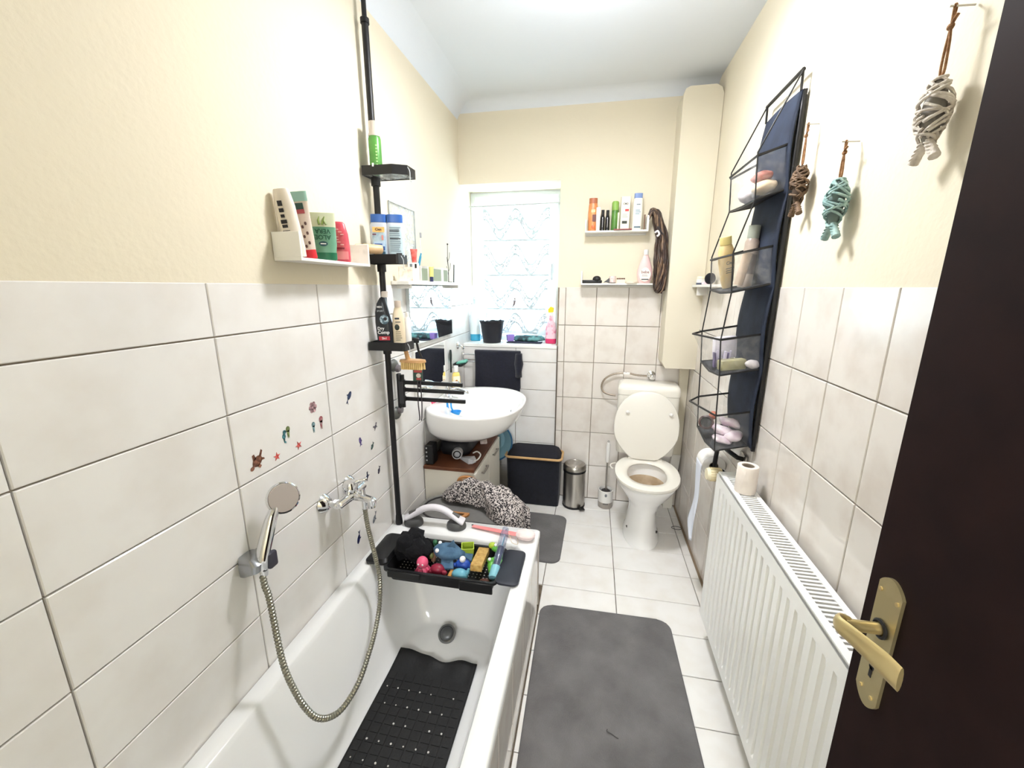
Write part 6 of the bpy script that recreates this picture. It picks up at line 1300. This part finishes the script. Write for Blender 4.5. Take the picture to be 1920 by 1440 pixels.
V = [[b.bm.verts.new((RX0 + 0.002 + 0.009 * (1 - d) * z1, y, z)) for y, d in prof] for z, z1 in zs]
for i in range(len(zs) - 1):
    for j in range(len(prof) - 1): b.bm.faces.new((V[i][j], V[i][j + 1], V[i + 1][j + 1], V[i + 1][j]))
b.obj('front_panel', RADW, ra, world=True, smooth=25, solid=0.0)
B().bx(RX0 + 0.0125, RX0 + 0.024, RY0 + 0.002, RY1 - 0.002, RZ0, RZ1 - 0.006).obj('water_channel', RADW, ra, world=True, smooth=None)
B().bx(RX1 - 0.014, RX1, RY0 + 0.002, RY1 - 0.002, RZ0, RZ1 - 0.006).obj('rear_panel', RADW, ra, world=True, smooth=None)
for y0, y1 in ((RY0, RY0 + 0.004), (RY1 - 0.004, RY1)): B().bx(RX0 + 0.006, RX1, y0, y1, RZ0 + 0.01, RZ1, bev=0.001).obj('side_cover', RADW, ra, world=True, smooth=None)
gt = B().bx(RX0 + 0.008, RX0 + 0.026, RY0, RY1, RZ1 - 0.004, RZ1 + 0.003, bev=0.001).obj('front_rail', RADW, ra, world=True, smooth=None)
B().bx(RX1 - 0.016, RX1, RY0, RY1, RZ1 - 0.004, RZ1 + 0.003, bev=0.001).obj('rear_rail', RADW, ra, world=True, smooth=None)
for y0 in (RY0, RY1 - 0.03): B().bx(RX0 + 0.026, RX1 - 0.016, y0, y0 + 0.03, RZ1 - 0.004, RZ1 + 0.003).obj('end_rail', RADW, ra, world=True, smooth=None)
b = B(); b.bx(0, RX1 - RX0 - 0.0425, -0.0036, 0.0036, -0.004, 0.0012); slat = b.mesh('grille_slat', RADW)
N_ = 58
for k in range(N_):
    inst('grille_slat', slat, ra, (RX0 + 0.0262 - 0.56, RY0 + 0.038 + (RY1 - RY0 - 0.076) * k / (N_ - 1) - 1.19, RZ1 - RZ0))
B().bx(RX0 + 0.03, RX1 - 0.02, RY0 + 0.01, RY1 - 0.01, RZ1 - 0.08, RZ1 - 0.03).obj('convector_fins', plain('fin_dark', (128, 116, 98), 0.7), ra, world=True, smooth=None)
for yy in (RY0 + 0.16, RY1 - 0.16): B().bx(RX1, XR - 0.0005, yy - 0.014, yy + 0.014, RZ0 + 0.08, RZ1 - 0.08).obj('wall_bracket', RADW, ra, world=True, smooth=None)
t = T('thermostat_valve', 'cream radiator thermostat head at the far end of the radiator', 'thermostat', (0.524, RY1 + 0.045, RZ1 - 0.032))
t.scale = (1.22, 1.22, 1.22)
Mv = Matrix.Rotation(-pi / 2, 4, 'Y')
B().lathe([(0.001, 0.062), (0.019, 0.060), (0.0215, 0.052), (0.0215, 0.016), (0.018, 0.006)], M=Mv @ Matrix.Translation((0, 0, -0.03)), n=26).obj('head', plain('thermostat_cream', (238, 228, 196), 0.4), t)
for k in range(16):
    a = 2 * pi * k / 16; b = B(); b.bx(0.020, 0.0235, -0.0016, 0.0016, 0.016, 0.050); o = b.obj('grip_ridge', plain('thermostat_shade', (222, 206, 164), 0.4), t, smooth=None); o.data.transform(Mv @ Matrix.Translation((0, 0, -0.03)) @ Matrix.Rotation(a, 4, 'Z'))
B().lathe([(0.0195, 0.004), (0.0205, 0.006), (0.0205, 0.014), (0.0195, 0.016)], M=Mv @ Matrix.Translation((0, 0, -0.03)), n=26).obj('collar', CHROME, t)
b = B(); b.cyl((0.026, 0, 0), (0.062, 0, 0), 0.013, 0.011, n=14); b.cyl((0.050, 0, 0.0), (0.050, -0.046, 0.0), 0.009, n=12); b.tube(catmull([(0.062, 0, 0), (0.078, 0, -0.006), (0.082, 0, -0.03), (0.082, 0, -0.09)], 4), 0.008, 10); b.obj('valve_body', CHROME, t)

t = T('paper_holder', 'black toilet paper holder on the right wall beyond the radiator', 'paper holder', (XR, 1.83, 0.83))
b = B(); b.bx(-0.010, -0.0005, -0.180, -0.120, -0.030, 0.024, bev=0.003); b.obj('wall_plate', STEEL, t)
b = B(); b.tube([(-0.006, -0.15, 0.0), (-0.030, -0.152, 0.006), (-0.046, -0.12, 0.012), (-0.050, -0.03, 0.004), (-0.053, 0.030, -0.03), (-0.053, 0.040, -0.095), (-0.053, 0.044, -0.124)], 0.0095, 8); b.obj('arm', BPLA, t)
b = B(); b.cyl((-0.053, 0.040, -0.124), (-0.053, 0.165, -0.124), 0.009, n=12); b.obj('spindle', BPLA, t)
t = T('paper_roll', 'toilet paper roll hanging on the black holder with a loose tail', 'toilet paper', (XR - 0.053, 1.93, 0.706))
Mr = Matrix.Rotation(pi / 2, 4, 'X')
B().lathe([(0.050, -0.05), (0.0505, -0.048), (0.0505, 0.048), (0.050, 0.05), (0.020, 0.05), (0.020, -0.05), (0.050, -0.05)], M=Mr, n=36).obj('roll', PAPER, t, smooth=40)
B().lathe([(0.0195, -0.0495), (0.0195, 0.0495), (0.0175, 0.0495), (0.0175, -0.0495)], M=Mr, n=24).obj('core', plain('card_core', (150, 138, 124), 0.8), t)
def tail(u, v):
    y = -0.049 + 0.098 * u
    z = 0.0 - 0.40 * v
    x = -0.0512 + 0.010 * math.sin(v * 5) * v - 0.004 * math.cos(u * 5 + v * 9) * v
    if v > 0.84: y = y * (1 - 0.75 * (v - 0.84) / 0.16) - 0.03 * (v - 0.84) / 0.16
    y = y * (1 - 0.25 * math.sin(pi * min(1, v / 0.8)))
    return (x, y, z)
B().grid(tail, 10, 28).obj('loose_tail', mat('tissue_tail', (232, 236, 248), 0.95, spec=0.1), t, smooth=180, solid=0.0008)
t = T('spare_roll', 'white spare toilet paper roll standing on the radiator', 'toilet paper', (0.563, 1.480, RZ1 + 0.0035))
b = B(); b.rings([ell(0, 0, r_, r_, z_, 32) for r_, z_ in ((0.033, 0), (0.0345, 0.003), (0.0345, 0.097), (0.033, 0.1), (0.0215, 0.1), (0.020, 0.096), (0.020, 0.002), (0.0215, 0))], loop=True); b.obj('roll', mat('tissue_cream', (240, 230, 220), 0.95, spec=0.1, bump=0.4, bscale=70), t, smooth=50)
B().lathe([(0.0199, 0.002), (0.0199, 0.0985), (0.018, 0.0985), (0.018, 0.002)], n=24).obj('core', plain('card_core', (150, 138, 124), 0.8), t)

# ================= FLOOR MATS =================
def floor_mat(label, x0, x1, y0, y1, rz, sd):
    t = T('floor_mat', label, 'bath rug', ((x0 + x1) / 2, (y0 + y1) / 2, 0.0), rz)
    w, h, r, th = (x1 - x0) / 2, (y1 - y0) / 2, 0.055, 0.012
    b = B()
    r0 = rrect(-w, w, -h, h, r, 0.0005, 8)
    def q(s, z): return [(x * (w - s) / w, y * (h - s) / h, z) for x, y, _ in r0]
    b.rings([q(0, 0.0005), q(0.0, th * 0.5), q(0.004, th * 0.85)], cap1=False).obj('binding', mat('mat_edge', (104, 102, 102), 0.95, bump=0.4, bscale=300), t)
    # pile surface with shallow waves
    nu, nv = 36, 64
    def P(u, v):
        y = -h + 2 * h * v
        e = max(0, abs(y) - (h - r)); xin = r - math.sqrt(max(0, r * r - e * e)) if e > 0 else 0
        x = (-w + xin + 0.002) + 2 * (w - xin - 0.002) * u
        ed = min(u, 1 - u, v, 1 - v)
        z = th * (0.75 + 0.25 * min(1, ed / 0.03)) + 0.0028 * noise.noise(Vector((x * 7 + sd, y * 5, 0))) * min(1, ed / 0.06)
        z -= 0.0030 * math.exp(-((x - (0.10 + 0.06 * (0.5 - v))) / 0.010) ** 2) * min(1, ed / 0.06)
        return (x, y, max(z, 0.006))
    b = B(); b.grid(P, nu, nv).obj('pile', MATG, t, smooth=180)
    return t
m1 = floor_mat('large grey plush bath rug on the floor beside the tub', -0.178, 0.415, 0.55, 1.69, math.radians(0.8), 3)
floor_mat('smaller grey plush bath rug between tub, basket and toilet', -0.66, -0.116, 2.005, 2.50, math.radians(-1.5), 9)
t = T('hair_strand', 'short dark thread lying on the large grey rug', 'thread', (0.135, 1.135, 0.0145))
b = B(); b.tube(catmull([(-0.022, 0.012, 0), (-0.024, 0.004, 0.001), (-0.008, -0.002, 0.001), (0.006, -0.010, 0.001), (0.014, -0.012, 0.0005)], 5), 0.0014, 5); b.obj('thread', plain('thread_grey', (70, 68, 68), 0.9), t)

# ================= WINDOW SILL AND CURTAIN =================
t = T('curtain_rod', 'thin white curtain rod across the window', 'curtain rod', (-0.56, 2.985, 2.055))
b = B(); b.cyl((XL + 0.002, 2.985, 2.052), (WX1 - 0.002, 2.985, 2.060), 0.0042, n=10); b.obj('rod', plain('rod_grey', (170, 170, 166), 0.4), t, world=True)
def lace():
    m = bpy.data.materials.new('lace'); m.use_nodes = True
    nt = m.node_tree; N = nt.nodes; L = nt.links; o = N['Material Output']; N.remove(N['Principled BSDF'])
    d = N.new('ShaderNodeBsdfDiffuse'); d.inputs['Color'].default_value = (0.86, 0.88, 0.88, 1)
    tl = N.new('ShaderNodeBsdfTranslucent'); tl.inputs['Color'].default_value = (0.15, 0.16, 0.165, 1)
    tr = N.new('ShaderNodeBsdfTransparent'); tr.inputs['Color'].default_value = (1, 1, 1, 1)
    tc = N.new('ShaderNodeTexCoord')
    sep = N.new('ShaderNodeSeparateXYZ'); L.new(tc.outputs['Object'], sep.inputs[0])
    vo = N.new('ShaderNodeTexVoronoi'); vo.feature = 'DISTANCE_TO_EDGE'; vo.inputs['Scale'].default_value = 62; L.new(tc.outputs['Object'], vo.inputs['Vector'])
    # repeated garlands: a sine wave in x and z bands
    def mth(op, a, b_=None):
        n_ = N.new('ShaderNodeMath'); n_.operation = op
        for i, v in enumerate((a, b_)):
            if v is None: continue
            if isinstance(v, (int, float)): n_.inputs[i].default_value = v
            else: L.new(v, n_.inputs[i])
        return n_.outputs[0]
    zz = mth('FRACT', mth('MULTIPLY', sep.outputs['Z'], 4.2))
    gar = mth('ABSOLUTE', mth('SUBTRACT', zz, mth('ADD', 0.5, mth('MULTIPLY', 0.28, mth('COSINE', mth('MULTIPLY', sep.outputs['X'], 28.0))))))
    g1 = mth('LESS_THAN', gar, 0.09)
    bd = mth('LESS_THAN', zz, 0.07)
    hole = mth('GREATER_THAN', vo.outputs['Distance'], 0.010)
    patt = mth('MAXIMUM', g1, bd)
    fac = mth('ADD', mth('MULTIPLY', hole, mth('MULTIPLY', patt, 0.10)), 0.02)
    cd = N.new('ShaderNodeMixShader'); cd.inputs[0].default_value = 0.55
    L.new(d.outputs[0], cd.inputs[1]); L.new(tl.outputs[0], cd.inputs[2])
    mx = N.new('ShaderNodeMixShader'); L.new(fac, mx.inputs[0]); L.new(cd.outputs[0], mx.inputs[1]); L.new(tr.outputs[0], mx.inputs[2])
    # nearly opaque woven outlines; white thread painted grey for its backlit shade
    vp = N.new('ShaderNodeTexVoronoi'); vp.feature = 'DISTANCE_TO_EDGE'; vp.inputs['Scale'].default_value = 42; L.new(tc.outputs['Object'], vp.inputs['Vector'])
    e1 = mth('LESS_THAN', vp.outputs['Distance'], 0.11)
    e2 = mth('LESS_THAN', mth('ABSOLUTE', mth('SUBTRACT', gar, 0.13)), 0.024)
    e3 = mth('LESS_THAN', mth('ABSOLUTE', mth('SUBTRACT', zz, 0.05)), 0.024)
    thick = mth('MAXIMUM', mth('MAXIMUM', mth('MULTIPLY', e1, mth('LESS_THAN', gar, 0.14)), e2), e3)
    th = N.new('ShaderNodeBsdfDiffuse'); th.inputs['Color'].default_value = (0.46, 0.53, 0.56, 1)
    m2 = N.new('ShaderNodeMixShader'); L.new(mth('MULTIPLY', thick, 0.985), m2.inputs[0]); L.new(mx.outputs[0], m2.inputs[1]); L.new(th.outputs[0], m2.inputs[2])
    L.new(m2.outputs[0], o.inputs['Surface'])
    return m
cu = T('lace_curtain', 'white lace curtain gathered by a clip across the window', 'curtain', (-0.56, 3.000, 2.05))
def cur(u, v):
    z = 0.004 - 0.90 * v
    x = -0.235 + 0.475 * u
    pin = math.exp(-((v - 0.74) / 0.10) ** 2)
    px = 0.0
    x = x + (px - x) * 0.10 * pin
    low = max(0, (v - 0.74) / 0.26)
    y = 0.008 * math.sin(u * 34 + 1.2 * math.sin(v * 3)) * (0.6 + 0.5 * low) - 0.012 * pin * math.exp(-(x / 0.06) ** 2) - 0.012
    y -= 0.010 * low * math.sin(math.atan2(u - 0.5, 0.12 + low) * 9)
    z += 0.018 * math.sin(u * pi) * (v > 0.9) * (v - 0.9) * 10
    return (x, y, z)
B().grid(cur, 96, 70).obj('lace_panel', lace(), cu, smooth=180)
b = B()
for k in range(9):
    x = -0.215 + 0.054 * k; r = B(); r.tube([(x, -0.010 + 0.0062 * math.cos(a), 0.006 + 0.0062 * math.sin(a)) for a in [2 * pi * q / 12 for q in range(12)]], 0.0018, 6, closed=True); r.obj('ring', plain('rod_grey', (170, 170, 166), 0.4), cu)
b.bm.free()
cl = B(); cl.sph((0.0, -0.036, -0.630), (0.006, 0.006, 0.009), 8); cl.tube([(0, -0.036, -0.64), (-0.004, -0.038, -0.665), (-0.016, -0.036, -0.688)], [0.009, 0.008, 0.003], 8); cl.obj('clip', plain('clip_taupe', (126, 112, 112), 0.5), cu)
ZSL = WZ0 + 0.0005
t = T('cleaner_bottle', 'tall window cleaner bottle with blue liquid at left on the sill', 'bottle', (-0.856, 2.955, ZSL), 0.2)
B().lathe([(0.001, 0), (0.036, 0.001), (0.038, 0.006), (0.0385, 0.05)], n=28, sy=0.7, p=2.8).obj('blue_liquid', plain('cleaner_blue', (64, 168, 204), 0.2), t)
B().lathe([(0.0385, 0.05), (0.0385, 0.19), (0.030, 0.225), (0.013, 0.255), (0.013, 0.272)], n=28, sy=0.7, p=2.8).obj('body', plain('frosted_white', (230, 240, 240), 0.3), t)
b = B(); b.lathe([(0.014, 0.270), (0.015, 0.275), (0.014, 0.30), (0.001, 0.302)], n=18); b.bx(-0.010, 0.010, -0.034, 0.016, 0.300, 0.324, bev=0.004); b.obj('spray_head', plain('spray_grey', (206, 214, 214), 0.35), t)
t = T('bucket', 'black plastic bucket with a light bag inside on the sill', 'bucket', (-0.712, 2.885, ZSL))
B().lathe([(0.001, 0), (0.062, 0.0), (0.064, 0.004), (0.086, 0.150), (0.090, 0.150), (0.090, 0.157), (0.083, 0.157), (0.080, 0.148), (0.060, 0.008), (0.001, 0.008)], n=36).obj('pail', plain('bucket_black', (28, 28, 36), 0.5), t)
b = B(); b.grid(lambda u, v: ((0.078 * v) * math.cos(2 * pi * u), (0.078 * v) * math.sin(2 * pi * u), 0.148 + 0.018 * noise.noise(Vector((math.cos(2 * pi * u) * 3 * v, math.sin(2 * pi * u) * 3 * v, 1))) + 0.012 * v), 28, 8); b.obj('bag', plain('pale_bag', (196, 206, 214), 0.4), t, smooth=180)
b = B(); b.tube(catmull([(-0.088, 0.0, 0.150), (-0.062, -0.060, 0.140), (0, -0.092, 0.135), (0.062, -0.060, 0.140), (0.088, 0.0, 0.150)], 5), 0.0028, 6); b.obj('handle', plain('bucket_black', (28, 28, 36), 0.5), t)
t = T('dark_cloth', 'flat dark cloth lying under the bucket edge on the sill', 'cloth', (-0.53, 2.895, ZSL)); B().grid(lambda u, v: (-0.07 + 0.25 * u, -0.035 + 0.085 * v, 0.004 + 0.004 * noise.noise(Vector((u * 5, v * 4, 3)))), 16, 8).obj('cloth', plain('navy_cloth', (44, 46, 66), 0.9), t, smooth=180, solid=0.004)
t = T('purple_clip', 'lilac plastic measuring cup beside the bucket on the sill', 'cup', (-0.585, 2.925, ZSL + 0.008), 0.4); B().rings([rrect(-0.024, 0.024, -0.016, 0.016, 0.005, 0.0), rrect(-0.028, 0.028, -0.018, 0.018, 0.005, 0.045), rrect(-0.024, 0.024, -0.014, 0.014, 0.004, 0.045), rrect(-0.02, 0.02, -0.012, 0.012, 0.004, 0.004)]).obj('cup', plain('lilac', (152, 128, 208), 0.4), t)
t = T('teal_pouch', 'dark teal zipped pouch lying on the sill', 'pouch', (-0.455, 2.95, ZSL + 0.008))
b = B(); b.rings([ell(0, 0, 0.10, 0.03, 0.0, 24), ell(0, 0, 0.125, 0.042, 0.010, 24), ell(0, 0.005, 0.120, 0.040, 0.022, 24), ell(0, 0.01, 0.09, 0.022, 0.038, 24)]).noise(0.008, 24); b.obj('pouch', mat('teal_cloth', (38, 58, 64), 0.7, col2=(96, 150, 152), scale=22, lo=0.45, hi=0.6), t, smooth=180)
t = T('pink_cleaner', 'clear bottle with pink cleaner and yellow nozzle at right on the sill', 'bottle', (-0.288, 2.905, ZSL), -0.2)
B().lathe([(0.001, 0), (0.036, 0.001), (0.039, 0.006), (0.039, 0.035)], n=28, sy=0.62, p=2.6).obj('pink_liquid', plain('magenta_liquid', (214, 52, 104), 0.2), t)
B().lathe([(0.039, 0.035), (0.039, 0.10), (0.030, 0.14), (0.016, 0.165), (0.016, 0.195)], n=28, sy=0.62, p=2.6).obj('body', mat('pink_bottle', (240, 206, 218), 0.3, col2=(222, 130, 160), scale=28, lo=0.5, hi=0.62), t)
b = B(); b.lathe([(0.012, 0.195), (0.013, 0.20), (0.010, 0.220), (0.001, 0.221)], n=16); b.obj('neck', plain('spray_white', (236, 236, 236), 0.35), t)
b = B(); b.prism([(-0.020, 0.215), (0.014, 0.220), (0.016, 0.250), (-0.004, 0.258), (-0.022, 0.240)], -0.010, 0.010, ax=1); b.obj('nozzle', plain('nozzle_yellow', (244, 218, 46), 0.4), t)
t = T('white_note', 'small white card lying at the right edge of the sill', 'card', (-0.315, 2.835, ZSL), 0.4); B().bx(-0.035, 0.035, -0.018, 0.018, 0.0, 0.003).obj('card', plain('card_white', (238, 236, 232), 0.5), t, smooth=None)
# ceiling lamp just above the picture
t = T('ceiling_lamp', 'round white ceiling lamp over the middle of the room', 'lamp', (-0.05, 1.54, ZC)); B().lathe([(0.15, -0.0005), (0.15, -0.03), (0.14, -0.045)], n=36).obj('base', WHITE, t)
B().lathe([(0.14, -0.046), (0.135, -0.075), (0.09, -0.098), (0.001, -0.105)], n=36).obj('shade', mat('lamp_glass', (255, 240, 214), 0.4, emit=2.0), t)
